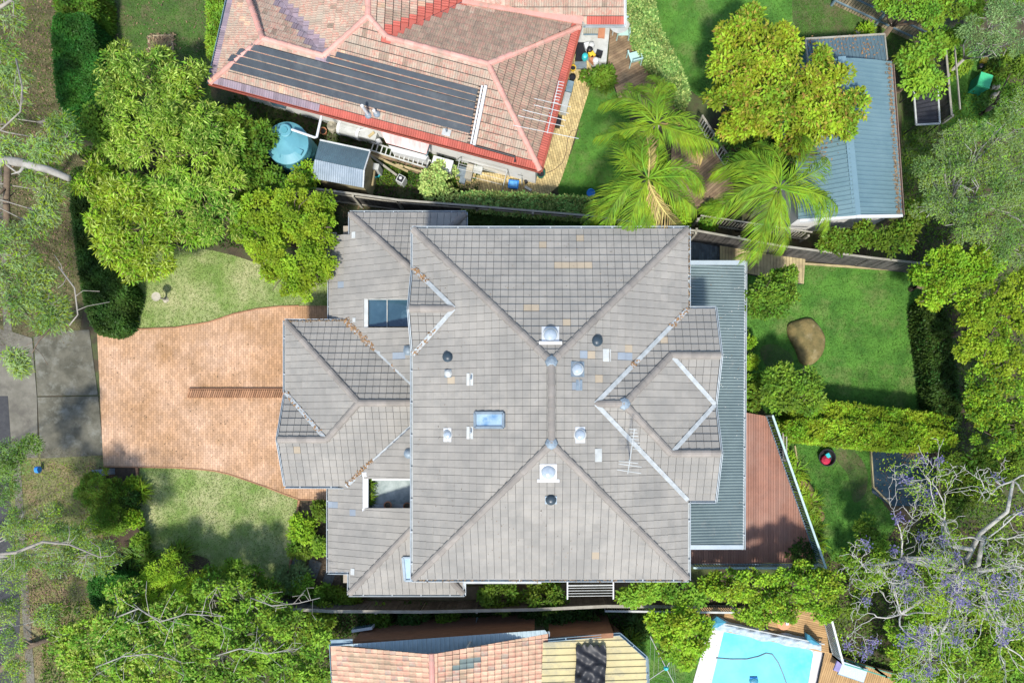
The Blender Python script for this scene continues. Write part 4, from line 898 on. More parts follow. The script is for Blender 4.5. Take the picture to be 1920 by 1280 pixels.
q = MB(); q.tube([P(604, 212, 2.7), P(594, 257, 2.6), P(590, 258, 2.6), P(547, 243, 2.55)], .055, 10); q.build('pipe', m_white, pr_); q = MB(); q.tube([P(570, 252, 1.5), P(592, 278, .6), P(596, 290, .2)], .04, 8); q.build('lower_pipe', m_white, pr_)
def simple(name, label, cat, fn, px, py, z=0):
    root = thing(name, P(px, py, z), label, cat); fn(root); return root
def pump(root):
    c = P(653, 243, .5); q = MB(); q.tube([P(640, 240, .5), P(675, 250, .5)], .32, 14); q.build('housing', m_pwhite, root)
    q = MB(); q.tube([P(636, 239, .5), P(641, 240.5, .5)], .35, 14); q.tube([P(672, 249, .5), P(677, 251, .5)], .35, 14); q.build('end_band', m_white, root)
    q = MB(); q.box((P(655, 246, 0).x, P(655, 246, 0).y, 0), (.9, .4, .2), -.27, base=True); q.build('base', m_black, root)
simple('pool_filter', 'white horizontal pool filter drum beside the red house wall', 'pool filter', pump, 655, 245)
def pump2(root):
    q = MB(); q.box((*P2(695, 260), .1), (.95, .55, .62), -.27, base=True); q.build('housing', m_pwhite, root)
    q = MB(); q.box((*P2(696, 252, .8), .77), (.34, .12, .04), .7); q.build('timber_offcut', m_board_y, root)
    q = MB(); q.tube([P(708, 263, .5), P(712, 270, .5)], .14, 12); q.build('cap', m_white, root)
    q = MB(); q.tube([P(673, 245, .9), P(690, 240, .9), P(705, 243, .9)], .03, 6); q.build('hose', m_white, root)
simple('pool_heater', 'white boxy pool heater with a timber offcut on top', 'pool heater', pump2, 695, 262)
def cyl(root): q = MB(); q.lathe(P(627, 243), [(.24, 0), (.26, .2), (.24, .42), (.1, .48)], 16); q.build('body', m_stone, root); q = MB(); q.lathe(P(627, 243), [(.08, .46), (.08, .53)], 10); q.build('lid', m_stone, root)
simple('stone_urn', 'cream oval urn left of the pool filter', 'urn', cyl, 627, 243)
def pot(name, px, py, r, h, m, label, soil=True, cat='pot'):
    def f(root):
        q = MB(); q.lathe(P(px, py), [(r * .72, 0), (r, h), (r * 1.08, h), (r * 1.08, h + .04), (r * .9, h + .04), (r * .85, h - .03)], 18); q.build('body', m, root)
        if soil: q = MB(); q.lathe(P(px, py), [(r * .8, h - .06), (r * .8, h - .02)], 14); q.build('soil', m_black, root)
    return simple(name, label, cat, f, px, py)
pot('plant_pot', 609, 250, .17, .25, m_terra, 'small orange pot below the cream urn')
pot('plant_pot', 708, 329, .2, .3, m_cyan, 'turquoise pot right of the garden shed')
pot('plant_pot', 1014, 330, .2, .35, mat('dark_green_plastic', (.03, .14, .09), (.025, .11, .07), 3, .5, 0, 1, 0), 'dark green tub at the corner of the red roofed house')
def awning2(root):
    pl = Plane(P(712, 268, 1.7), P(798, 291, 1.7), P(725, 243, 2.1)); q = MB()
    pts = [pl.hit(712, 243), pl.hit(806, 266), pl.hit(799, 289), pl.hit(724, 268)]; q.add(pts + [p - Vector((0, 0, .04)) for p in pts], [(0, 3, 2, 1), (4, 5, 6, 7), (0, 1, 5, 4), (1, 2, 6, 5), (2, 3, 7, 6), (3, 0, 4, 7)]); q.build('canopy', mat('faded_pink_metal', (.62, .33, .30), (.70, .52, .48), 1.6, .6, 0, 1, 0, stretch=(2.5, .5, 1)), root)
    q = MB(); q.prism(wp([(728, 272), (803, 292), (798, 300), (735, 284)], .9), 0, .9); q.build('bench_box', m_white, root)
    q = MB(); q.beam(P(806, 267, 1.9), P(800, 292, 1.2), .05, .1); q.build('side_panel', m_bluerail, root)
simple('window_awning', 'faded pink metal window awning over a white box', 'awning', awning2, 760, 270)
def ladder(root):
    a0, b0 = P(694, 274, .55), P(806, 309, .55); d = (b0 - a0).normalized(); s_ = Vector((-d.y, d.x, 0)) * .19
    q = MB(); q.beam(a0 + s_, b0 + s_, .05, .08); q.build('stile', m_pwhite, root); q = MB(); q.beam(a0 - s_, b0 - s_, .05, .08); q.build('stile', m_pwhite, root)
    n = 13
    for k in range(n): c = a0.lerp(b0, (k + .5) / n); q = MB(); q.beam(c - s_, c + s_, .05, .03); q.build('rung', m_pwhite, root)
simple('ladder', 'long pale aluminium ladder lying beside the red roofed house', 'ladder', ladder, 750, 292)
for k, (a, b_, m, lb) in enumerate((((686, 281), (812, 318), m_board_y, 'uppermost long pine board under the ladder'), ((700, 290), (822, 322), m_board_w, 'brown board second from the ladder'), ((690, 287), (765, 322), m_board_y, 'pine board slanting away from the garden shed'), ((742, 308), (803, 326), m_board_y, 'short pine board beside the weeds'), ((692, 290), (744, 329), m_rail, 'long grey pole leaning toward the stove'))):
    q = MB(); q.beam(P(*a, .2 + k * .02), P(*b_, .2 + k * .02), .1, .05); tag(q.build('timber_board', m), lb, 'board')
for k in range(4):
    q = MB(); q.beam(P(716 + k * 1.5, 292 + k * 3, .12), P(800 - k * 5, 318 + k * 2, .12), .12, .04, rt()); tag(q.build('timber_plank', m_board_w), ('topmost', 'second', 'third', 'lowest')[k] + ' plank of the brown stack below the ladder', 'plank', 'brown planks below the ladder')
def ac(root):
    q = MB(); q.box((*P2(829, 308, .9), .1), (.95, .55, .8), -.27, base=True); q.build('case', m_pwhite, root)
    q = MB(); q.box((*P2(829, 308, .9), .92), (.98, .58, .04), -.27); q.build('lid', m_white, root)
    q = MB(); q.box((*P2(824, 318, .5), .5), (.6, .03, .5), -.27); q.build('grille', m_lead, root)
simple('air_conditioner', 'white air conditioner box against the red house wall', 'air conditioner', ac, 829, 308)
def stove(root):
    q = MB(); q.box((*P2(751, 335, .6), 0), (.36, .36, .6), -.5, base=True); q.build('body', m_pwhite, root)
    q = MB(); q.box((*P2(751, 335, .6), .61), (.28, .28, .02), -.5); q.build('plate', m_black, root)
    q = MB(); q.lathe(P(751, 334, .61), [(.07, .01), (.07, .03)], 14); q.build('ring', m_white, root)
simple('camp_stove', 'little square white stove with a black top', 'stove', stove, 751, 335)
def box_(root): q = MB(); q.box((*P2(704, 312, 1.0), .2), (.3, .28, .8), -.2, base=True); q.build('case', m_pwhite, root); q = MB(); q.tube([P(702, 320, .9), P(698, 348, .9)], .05, 6); q.build('post', m_board_y, root)
simple('meter_box', 'small white meter box on a post by the garden shed', 'meter box', box_, 704, 315)
def airer(root):
    for (a, b_, c) in (((862, 298), (855, 332), (853, 302)), ((951, 320), (940, 362), (955, 332))):
        q = MB(); q.tube([P(*a, 1.2), P(*b_, .05)], .022, 6); q.tube([P(*a, 1.2), P(*c, .05)], .018, 6); q.build('leg_frame', m_pwhite, root)
    for t_ in (0, .33, .66, 1): q = MB(); q.tube([P(862 - 7 * t_, 298 + 27 * t_, 1.2 - .9 * t_), P(951 - 10 * t_, 320 + 26 * t_, 1.2 - .9 * t_)], .008, 5); q.build('line', m_white, root)
simple('clothes_airer', 'white folding clothes airer on the yellow pavers', 'clothes airer', airer, 900, 325)
for k, (px, py, sx, sy, h, m, lb) in enumerate(((868, 326, .5, .4, .35, m_lead, 'dark grey crate under the clothes airer'), (883, 322, .28, .35, .5, m_stone, 'pale block stacked behind the clothes airer'), (880, 335, .3, .3, .4, m_rail, 'grey block nearest the hedge by the airer'), (897, 322, .4, .3, .3, m_pwhite, 'white tray between airer and wall'), (869, 340, .25, .35, .3, m_lead, 'grey tub under the left end of the airer'))):
    q = MB(); q.box((*P2(px, py), 0), (sx, sy, h), -.25, base=True); q.box((*P2(px, py), h), (sx + .03, sy + .03, .03), -.25, base=True); tag(q.build('storage_crate', m), lb, 'crate')
def tub(px, py, label, rz=-.1):
    def f(root):
        q = MB(); c = P2(px, py); q.box((*c, 0), (.42, .34, .25), rz, base=True); q.build('body', m_blue, root); q = MB(); q.box((*c, .25), (.5, .4, .03), rz, base=True); q.build('rim', m_blue, root); q = MB(); q.box((*c, .285), (.36, .27, .03), rz, base=True); q.build('lid', mat('light_blue_plastic', (.12, .38, .75), (.10, .34, .7), 3, .4, 0, 1, 0), root)
    simple('storage_tub', label, 'tub', f, px, py)
tub(963, 349, 'bright blue tub below the white wall')
pot('bucket', 1107, 366, .19, .3, m_blue, 'round blue bucket half under the palm fronds', False, 'bucket')
def trolley(root):
    q = MB(); q.tube([P(977, 322, 1.0), P(979, 347, .1)], .025, 6); q.tube([P(970, 330, .8), P(980, 332, .8)], .02, 6); q.build('frame', m_pwhite, root)
    q = MB(); q.beam(P(984, 350, .1), P(996, 357, .1), .12, .06); q.build('plate', m_pwhite, root); q = MB(); q.tube([P(984, 342, .15), P(988, 340, .15)], .1, 12); q.build('wheel', m_black, root)
simple('hand_trolley', 'white hand trolley leaning on the corner of the white wall', 'trolley', trolley, 982, 348)
q = MB(); hose = [P(x, y, .05) for x, y in ((1024, 325), (1040, 318), (1055, 305), (1062, 285), (1064, 262), (1072, 246), (1085, 243), (1088, 258))]; q.tube(hose, .015, 6); tag(q.build('garden_hose', m_greenp.copy() if False else m_bark_b), 'thin garden hose looping over the yellow pavers', 'hose')
for px, py, s_, m, lb in ((1060, 195, .9, m_pwhite, 'white mat leaning on the wall along the yellow path'), (1068, 166, .5, m_bluerail, 'grey louvre panel standing beside the yellow path'), (1046, 230, .35, m_black, 'small black box on the yellow path below the antenna')):
    q = MB(); q.box((*P2(px, py, .3), .05), (.28, s_, .45), -.25, base=True); q.box((*P2(px, py, .3), .5), (.3, s_ + .03, .03), -.25, base=True); tag(q.build('stored_panel', m), lb, 'panel')
# porch
def porch(root):
    q = MB(); q.prism(wp([(1088, 47), (1144, 47), (1137, 116), (1112, 116), (1082, 82)], .5), 0, .5); q.build('floor', m_pwhite, root)
    q = MB(); q.beam(P(1129, 50, 1.0), P(1127, 72, 1.0), .32, .05); q.build('mat', m_terra, root)
    for k in range(8): q = MB(); q.beam(P(1096 + k * 4, 52, .8), P(1095 + k * 4, 64, .8), .08, .04); q.build('slat', m_stone, root)
    q = MB(); q.beam(P(1094, 51, .85), P(1128, 51, .85), .05, .05); q.beam(P(1094, 65, .85), P(1128, 65, .85), .05, .05); q.build('rail', m_bluerail, root)
    q = MB(); q.prism(wp([(1082, 80), (1100, 80), (1098, 114), (1078, 114)], .55), .5, .56); q.build('doormat', m_black, root)
    q = MB(); q.prism(wp([(1078, 116), (1100, 115), (1100, 128), (1078, 128)], .2), 0, .2); q.build('step', m_lead, root)
simple('back_porch', 'small white back porch between the two red roofs', 'porch', porch, 1112, 80)
random.seed(5)
ms_ = [m_white, m_black, m_yellow, m_cyan, m_terra, m_pwhite, m_black, m_white]
nm_ = ['white', 'black', 'yellow', 'turquoise', 'orange', 'cream', 'charcoal', 'ivory']
for k, (px, py) in enumerate(((1101, 84), (1106, 92), (1110, 100), (1097, 105), (1112, 110), (1109, 84), (1124, 98), (1117, 113))):
    q = MB(); c = P2(px, py, .8); q.lathe((*c, .5), [(.13, 0), (.16, .18), (.13, .34), (.05, .38)], 9) if k % 2 else q.box((*c, .5), (.3, .24, .25), random.random() * 3, base=True)
    tag(q.build('bag' if k % 2 else 'box', ms_[k]), nm_[k] + (' bag' if k % 2 else ' box') + ' in the clutter on the porch', 'bag' if k % 2 else 'box', 'clutter on the back porch')
random.seed(11)
# chairs
def chair(px, py, rz, label, seatm=m_chair):
    c = P(px, py, .35); root = thing('garden_chair', c, label, 'chair', 'plastic chairs on the timber deck'); f = Vector((math.cos(rz), math.sin(rz), 0)); s_ = Vector((-f.y, f.x, 0))
    root.location.z = .35; B = P(px, py, .35)
    q = MB(); a = B + Vector((0, 0, .42)); q.add([a + f * x + s_ * y + Vector((0, 0, z)) for z in (0, -.03) for x, y in ((-.22, -.22), (.25, -.26), (.25, .26), (-.22, .22))], [(0, 1, 2, 3), (7, 6, 5, 4), (0, 4, 5, 1), (1, 5, 6, 2), (2, 6, 7, 3), (3, 7, 4, 0)]); q.build('seat', seatm, root)
    for k in range(6): y = -.19 + k * .076; q = MB(); q.beam(B - f * .22 + s_ * y + Vector((0, 0, .44)), B - f * .36 + s_ * y + Vector((0, 0, .86)), .045, .02); q.build('slat', seatm, root)
    q = MB(); q.beam(B - f * .36 - s_ * .24 + Vector((0, 0, .87)), B - f * .36 + s_ * .24 + Vector((0, 0, .87)), .05, .06); q.build('top_rail', seatm, root)
    for sg in (-1, 1):
        q = MB(); q.beam(B - f * .3 + s_ * .27 * sg + Vector((0, 0, .66)), B + f * .28 + s_ * .29 * sg + Vector((0, 0, .64)), .06, .03); q.build('armrest', seatm, root)
        for fx in (-.26, .27): q = MB(); q.beam(B + f * fx + s_ * .28 * sg, B + f * fx * .95 + s_ * .27 * sg + Vector((0, 0, .65)), .045, .045); q.build('leg', seatm, root)
chair(1167, 66, -PI / 2, 'sage plastic chair beside the round white table'); chair(1197, 72, math.radians(-115), 'sage plastic chair half under the flowering hedge'); chair(1188, 116, math.radians(105), 'sage plastic chair alone in the middle of the deck')
def rtab(root):
    q = MB(); q.lathe(P(1158, 58, .35), [(.5, .68), (.52, .70), (.5, .72)], 28); q.build('top', m_pwhite, root)
    for a in range(4): q = MB(); c = P(1158, 58, .35) + Vector((.33 * math.cos(a * PI / 2 + .7), .33 * math.sin(a * PI / 2 + .7), 0)); q.beam(c, c + Vector((0, 0, .69)), .05, .05); q.build('leg', m_pwhite, root)
simple('garden_table', 'round white table tucked under the red eave', 'table', rtab, 1158, 58, .35)
pot('plant_pot', 1073, 150, .15, .25, m_black, 'black pot on the yellow path by the step'); pot('plant_pot', 1074, 132, .14, .22, m_yellow, 'yellow pot beside the back step')

# ---------------------------------------------------------------- decks made of single boards
def deck(name, pxs, z, ang, bw_, m, label, gap=.012, th=.03, one=True, frame=True, hmin=0):
    poly = wp(pxs, z); ca, sa = math.cos(-ang), math.sin(-ang); pr = [(x * ca - y * sa, x * sa + y * ca) for x, y in poly]; ca, sa = math.cos(ang), math.sin(ang)
    cx, cy = sum(p[0] for p in poly) / len(poly), sum(p[1] for p in poly) / len(poly)
    root = thing(name, Vector((cx, cy, 0)), label, 'deck' if 'deck' in name else 'walkway')
    y0, y1 = min(p[1] for p in pr), max(p[1] for p in pr); k = 0; y = y0
    while y < y1:
        c = clip_rect(pr, -99, y, 99, y + bw_ - gap)
        if len(c) >= 3 and abs(area(c)) > .004:
            q = MB(); q.prism([(a * ca - d * sa, a * sa + d * ca) for a, d in c], z - th + (rt() - .5) * .004, z + (rt() - .5) * .004, rt()); q.build('board', m, root)
        y += bw_; k += 1
    q = MB(); ins_ = [(cx + (x - cx) * .985, cy + (yy - cy) * .985) for x, yy in poly]; q.prism(ins_, max(0, z - .3), z - th - .01); q.build('frame', m_under, root)
    return root
dkB = deck('brown_deck', [(1392, 772), (1438, 780), (1534, 1054), (1288, 1057), (1288, 1000), (1392, 1000)], 1.0, PI / 2, .118, m_board, 'red brown hardwood deck behind the awning')
deck('pine_walkway', [(1350, 459), (1510, 486), (1507, 532), (1400, 512), (1393, 511), (1350, 512)], .25, PI / 2, .155, m_board_y, 'pale pine board steps leading to the rear lawn', .014)
deck('timber_deck', [(1144, 50), (1205, 48), (1262, 120), (1292, 195), (1255, 215), (1160, 185), (1140, 120)], .35, math.radians(28), .12, m_board_w, 'weathered timber deck with the plastic chairs')
deck('timber_deck', [(1262, 230), (1312, 245), (1372, 330), (1378, 372), (1320, 400), (1255, 370)], .35, math.radians(40), .12, m_board_w, 'weathered timber deck under the palm trees')
deck('pool_deck', [(1312, 1138), (1545, 1142), (1555, 1225), (1325, 1176)], .3, math.radians(-12), .1, m_board_o, 'golden timber deck above the pool')
deck('pool_deck', [(1547, 1222), (1565, 1225), (1640, 1250), (1690, 1262), (1685, 1345), (1520, 1345)], .3, math.radians(72), .1, m_board_o, 'golden timber deck with the blue lounger')
# deck balustrades
def balustrade(pxs, z0, h, label, sp=.13, m=m_green_r, bm=m_bluerail, name='balustrade', topw=.09):
    root = thing(name, P(*pxs[0], 0), label, 'balustrade'); n = 0
    for i in range(len(pxs) - 1):
        a, b_ = P(*pxs[i], z0), P(*pxs[i + 1], z0); u = Vector((0, 0, 1)); L_ = (b_ - a).length
        q = MB(); q.beam(a + u * h, b_ + u * h, topw, .05); q.build('handrail', m, root); q = MB(); q.beam(a + u * .08, b_ + u * .08, .04, .05); q.build('bottom_rail', bm, root)
        c = int(L_ / sp); me = None
        for k in range(c + 1):
            p = a.lerp(b_, k / max(1, c))
            if me is None: q = MB(); q.beam(p + u * .05, p + u * (h - .02), .035, .035); o = q.build('baluster', bm, root); me = o.data; p0 = p
            else: o = bpy.data.objects.new('baluster', me); COL.objects.link(o); o.parent = root; o.location = p - p0
        for p in (a, b_): q = MB(); q.beam(p - u * z0, p + u * (h + .03), .08, .08); q.build('post', m, root)
    return root
balustrade([(1436, 780), (1533, 1057)], 1.0, .95, 'pale green rail with dark slats on the slanted side of the brown deck')
balustrade([(1293, 1056), (1531, 1057)], 1.0, .95, 'pale green rail with dark slats along the bottom of the brown deck')
balustrade([(1308, 235), (1368, 328)], .35, 1.0, 'slatted railing beside the lower weathered deck', .16, m_rail, m_pwhite)
balustrade([(1541, 1152), (1561, 1228)], .3, 1.15, 'white slatted pool fence right of the golden deck', .1, m_white, m_pwhite)
balustrade([(1561, 1228), (1640, 1252), (1682, 1264), (1676, 1300)], .3, 1.1, 'green glass edged fence round the lounger deck', .8, mat('green_metal', (.06, .30, .22), (.05, .25, .18), 3, .5, 0, 1, 0), MATS['green_metal'], topw=.05)
balustrade([(1131, 1131), (1370, 1134)], 0, 1.3, 'white picket rail behind the side hedge', .11, m_pwhite, m_rail)

# ---------------------------------------------------------------- fences of separate palings
def fence(base_px, label, h=1.8, face=1, m=m_pal, pw=.105, sp=.112, rails=(.3, 1.5), topcap=True, capm=m_rail, capw=.09, posts=2.4, zb=0, railm=None, maxn=300):
    root = thing('paling_fence', P(*base_px[0]), label, 'fence'); me = None; n = 0; extra = MB()
    for i in range(len(base_px) - 1):
        a, b_ = P(*base_px[i]), P(*base_px[i + 1]); d = (b_ - a); L_ = d.length; d.normalize(); s_ = Vector((-d.y, d.x, 0)) * face; ang = math.atan2(d.y, d.x)
        c = int(L_ / sp)
        for k in range(c):
            p = a + d * (k + .5) * sp; hh = h + random.uniform(-.02, .02); n += 1
            if n > maxn: extra.box((p.x, p.y, 0), (pw, .018, hh), ang, rt(), base=True); continue
            if me is None:
                q = MB(); q.add([(x, y, z) for z in (0, h) for x, y in ((-pw / 2, -.009), (pw / 2, -.009), (pw / 2, .009), (-pw / 2, .009))], [(3, 2, 1, 0), (4, 5, 6, 7), (0, 1, 5, 4), (1, 2, 6, 5), (2, 3, 7, 6), (3, 0, 4, 7)]); o = q.build('paling', m); me = o.data; o.parent = root
            else: o = bpy.data.objects.new('paling', me); COL.objects.link(o); o.parent = root
            o.location = p - root.location; o.rotation_euler = (random.uniform(-.012, .012), 0, ang); o.scale = (1, 1, hh / h)
        for z in rails: q = MB(); q.beam(a + s_ * .04 + Vector((0, 0, z)), b_ + s_ * .04 + Vector((0, 0, z)), .05, .075); q.build('rail', railm or m_rail, root)
        if topcap: q = MB(); q.beam(a + Vector((0, 0, h + .02)), b_ + Vector((0, 0, h + .02)), capw, .04); q.build('top_cap', capm, root)
        c = max(1, round(L_ / posts))
        for k in range(c + 1): p = a.lerp(b_, k / c) + s_ * .08; q = MB(); q.beam(p, p + Vector((0, 0, h)), .1, .1); q.build('post', railm or m_rail, root)
    if extra.v: extra.build('palings', m, root, kind='stuff')
    return root
fence([(480, 352), (600, 375), (760, 397), (900, 408), (1100, 425), (1290, 452)], 'dark paling fence between the duplex and the red roofed house', 1.75, -1, posts=2.6)
fence([(1290, 452), (1440, 479), (1600, 500), (1735, 515)], 'dark paling fence along the top of the rear lawn', 1.8, 1)
fence([(1300, 420), (1400, 435), (1500, 450)], 'low picket fence below the palm trees', 1.1, -1, m_rail, .06, .14, topcap=False, maxn=120)
fence([(530, 1120), (642, 1126), (800, 1127), (1000, 1123), (1130, 1117), (1290, 1118)], 'dark paling fence with a pale cap along the bottom side of the duplex', 1.8, -1, capw=.14)
fence([(1560, 8), (1722, 84)], 'brown board fence with blue grey posts at the top right', 1.95, -1, m_pal_b, .115, .145, (.35, 1.0, 1.7), True, m_bluerail, .1, 2.2, railm=m_bluerail)
fence([(1750, 84), (1763, 232)], 'narrow grey paling fence right of the shed lawn', .9, 1)
fence([(1452, 800), (1452, 860)], 'short dark timber screen beside the deck hedge', 1.2, 1)

# ---------------------------------------------------------------- pool
sheet('pool_paving', [(1328, 1178), (1352, 1182), (1545, 1214), (1547, 1222), (1520, 1345), (1280, 1345)], .045, m_paveW, 'pale paving round the swimming pool', False)
pl_ = thing('swimming_pool', P(1435, 1250), 'turquoise swimming pool with pale coping at the bottom', 'pool')
wpx = [(1357, 1182), (1360, 1182), (1515, 1213), (1525, 1220), (1526, 1226), (1506, 1345), (1318, 1345)]
q = MB(); pw_ = wp(wpx); q.prism(pw_, .046, .058); q.build('water', m_water, pl_)
q = MB()
for i in range(len(wpx) - 1): q.beam(P(*wpx[i], .07), P(*wpx[i + 1], .07), .09, .05, rt())
q.build('coping', m_paveW, pl_)
q = MB(); hp = smooth = [(1343, 1233), (1370, 1235), (1400, 1235), (1422, 1230), (1436, 1224), (1448, 1226), (1460, 1243), (1468, 1262), (1478, 1290)]
q.tube([P(x, y, .075) for x, y in hp], .03, 6); tag(q.build('pool_hose', m_bluerail.copy()), 'floating blue vacuum hose curling across the pool', 'hose')
MATS['hose'] = bpy.data.objects['pool_hose'].data.materials[0]; 
def cleaner(root):
    q = MB(); q.lathe(P(1413, 1276, .06), [(.2, 0), (.22, .05), (.15, .12), (.05, .15)], 16); q.build('body', m_coverb, root); q = MB(); q.tube([P(1406, 1270, .1), P(1420, 1270, .1)], .05, 8); q.build('brush', m_blue, root)
simple('pool_cleaner', 'round blue pool cleaner at the bottom edge', 'pool cleaner', cleaner, 1413, 1276)
def coverf(u, v):
    x = 1335 + (1540 - 1335) * u; y = 1168 + 44 * u + math.sin(u * 3.1) * 3 + (v - .6) * (21 + 4 * math.sin(u * 19) + 3 * math.sin(u * 31))
    return x, y, .42 + .22 * math.sin(PI * v) + .04 * math.sin(u * 60 + v * 9) * math.sin(PI * v)
tag(cloth('pool_cover', coverf, 70, 8, m_cover), 'crumpled silver pool cover rolled along the top of the pool', 'pool cover')
for (pts, lb) in ((((1334, 1164), (1344, 1155), (1362, 1166), (1345, 1176), (1334, 1178)), 'blue flap at the left end of the pool cover'), (((1513, 1188), (1518, 1190), (1538, 1208), (1525, 1208), (1514, 1200)), 'blue flap at the right end of the pool cover')):
    q = MB(); vs = [tuple(P(*p, .75 + .12 * (k % 2))) for k, p in enumerate(pts)]; c = tuple(P(sum(p[0] for p in pts) / 5, sum(p[1] for p in pts) / 5, .95))
    q.add(vs + [c] + [(x, y, z - .3) for x, y, z in vs], [(k, (k + 1) % 5, 5) for k in range(5)] + [((k + 1) % 5, k, 6 + k, 6 + (k + 1) % 5) for k in range(5)]); tag(q.build('cover_flap', m_coverb), lb, 'cover flap')
q = MB(); q.tube([P(1332, 1163, .6), P(1546, 1207, .6)], .035, 8); tag(q.build('cover_roller', m_pwhite), 'white roller tube lying along the pool cover', 'roller')
for px, py, m, lb in ((1322, 1156, m_terra, 'pink and white pool toy at the cover roller'), (1320, 1166, m_blue, 'blue pool bottle at the corner of the cover'), (1328, 1176, m_lead, 'grey pump box at the pool corner')):
    q = MB(); c = P2(px, py, .4); q.box((*c, .3), (.2, .22, .22), .3, base=True); q.lathe((*c, .52), [(.07, 0), (.07, .08), (.03, .1)], 8); tag(q.build('pool_toy' if 'toy' in lb else 'pool_item', m), lb, 'pool gear')
def rounds(root):
    q = MB(); c = P(1469, 1167, .32); q.lathe(c, [(.33, 0), (.33, .06), (.28, .08)], 24); q.build('mat', mat('orange_cloth', (.62, .28, .14), (.55, .25, .12), 4, .8, .3, 20, 0), root)
    q = MB(); q.box((*P2(1476, 1168, .5), .42), (.13, .16, .1), base=True); q.build('cup', m_white, root)
simple('floor_cushion', 'round orange cushion on the golden deck', 'cushion', rounds, 1469, 1167, .3)
def lounger(root):
    a, b_ = P(1575, 1250, .6), P(1622, 1266, .6); q = MB(); q.beam(a, b_, .62, .1); q.build('mattress', mat('pale_blue_cushion', (.42, .52, .60), (.50, .58, .64), 6, .8, .2, 20, 0, stretch=(3, 1, 1)), root)
    q = MB(); q.beam(P(1574, 1250, .48), P(1623, 1266, .48), .7, .06); q.build('frame', m_bluerail, root)
    q = MB(); q.beam(P(1567, 1243, .72), P(1577, 1247, .72), .66, .1); q.build('headrest', mat('purple_cloth', (.28, .24, .42), (.2, .18, .34), 5, .8, 0, 1, 0), root)
    for x, y in ((1578, 1244), (1571, 1257), (1622, 1259), (1616, 1273)): q = MB(); q.beam(P(x, y, .3), P(x, y, .5), .05, .05); q.build('leg', m_bluerail, root)
simple('sun_lounger', 'pale blue sun lounger on the golden deck', 'sun lounger', lounger, 1598, 1258, .3)
# rotary clothes line
def rotary(root):
    c = P(1249, 1252, 1.9); q = MB(); q.tube([Vector((c.x, c.y, 0)), c], .04, 8); q.build('mast', m_lead, root); q = MB(); q.lathe(c, [(.1, -.12), (.12, 0), (.05, .1)], 10); q.build('hub', m_cyan, root)
    ends = [P(1219, 1192, 2.0), P(1262, 1228, 2.0), P(1270, 1292, 2.0), P(1215, 1275, 2.0)]
    for e_ in ends: q = MB(); q.tube([c, e_], .02, 6); q.build('arm', m_pwhite, root)
    for t_ in (.45, .7, .95): q = MB(); pts = [c.lerp(e_, t_) for e_ in ends]; q.tube(pts + [pts[0]], .005, 4); q.build('line', m_pwhite, root)
simple('rotary_clothes_line', 'rotary clothes line standing on the bottom lawn', 'clothes line', rotary, 1249, 1252)
# white frame between the hedges at the lower eave
def trel(root):
    for x in (1064, 1150): q = MB(); q.beam(P(x, 1090, 2.2), P(x, 1122, 2.2), .06, .06); q.beam(P(x, 1122, 2.2), P(x, 1122, 0), .06, .06); q.build('post', m_white, root)
    for k in range(5): q = MB(); q.tube([P(1064, 1097 + k * 5, 2.2), P(1150, 1096 + k * 5, 2.2)], .018 if k else .035, 6); q.build('bar', m_pwhite, root)
simple('drying_rack', 'white wall mounted drying rack under the lower eave', 'drying rack', trel, 1107, 1105)

# ---------------------------------------------------------------- yard things
def rock(name, outline, h, m, label, cat='boulder', seed=1, tilt=0):
    r = np.random.default_rng(seed); pl = np.array(wp(smooth_px(outline, 5))); c = pl.mean(0); n = len(pl); q = MB(); vs = []
    rings = ((1.0, -.05), (1.0, .25), (.96, .55), (.85, .8), (.66, .93), (.42, 1.0), (.2, 1.02))
    for s_, hz in rings:
        for k in range(n): p = c + (pl[k] - c) * s_; vs.append((p[0], p[1], h * hz * (1 + (.16 * math.sin(p[0] * 4.1 + seed) * math.sin(p[1] * 3.3) + .07 * math.sin(p[0] * 11) * math.sin(p[1] * 9 + 2) if hz > .2 else 0))))
    vs.append((c[0], c[1], h)); fs = [(i * n + k, i * n + (k + 1) % n, (i + 1) * n + (k + 1) % n, (i + 1) * n + k) for i in range(len(rings) - 1) for k in range(n)]
    fs += [((len(rings) - 1) * n + k, (len(rings) - 1) * n + (k + 1) % n, len(vs) - 1) for k in range(n)]
    if area([tuple(p) for p in pl]) < 0: fs = [f[::-1] for f in fs]
    q.add(vs, fs); return tag(q.build(name, m, smooth=True), label, cat)
rock('boulder', [(1476, 610), (1488, 602), (1518, 597), (1538, 617), (1546, 640), (1540, 665), (1520, 684), (1500, 680), (1490, 655), (1477, 630)], .32, m_rock, 'big mossy brown boulder on the rear lawn')
rock('flat_rock', [(1491, 886), (1500, 888), (1520, 910), (1535, 945), (1545, 968), (1538, 977), (1522, 965), (1505, 930), (1492, 900)], .35, m_rock, 'long narrow flat rock beside the brown deck', 'rock', 3)
for k, (px, py, r_, lb) in enumerate(((1620, 52, 8, 'pale block of stone above the lean-to roof'), (1608, 63, 7, 'tan stone half behind the lean-to roof'), (1858, 166, 5, 'upper left stone by the green compost bin'), (1867, 165, 5, 'upper right stone by the green compost bin'), (1861, 181, 6, 'lower left stone by the green compost bin'), (1870, 177, 5, 'lower right stone by the green compost bin'))):
    rock('garden_stone', [(px + r_ * math.cos(a) * random.uniform(.8, 1.1), py + r_ * math.sin(a) * random.uniform(.7, 1)) for a in np.linspace(0, 2 * PI, 7)[:-1]], .25, m_stone, lb, 'stone', k + 9)
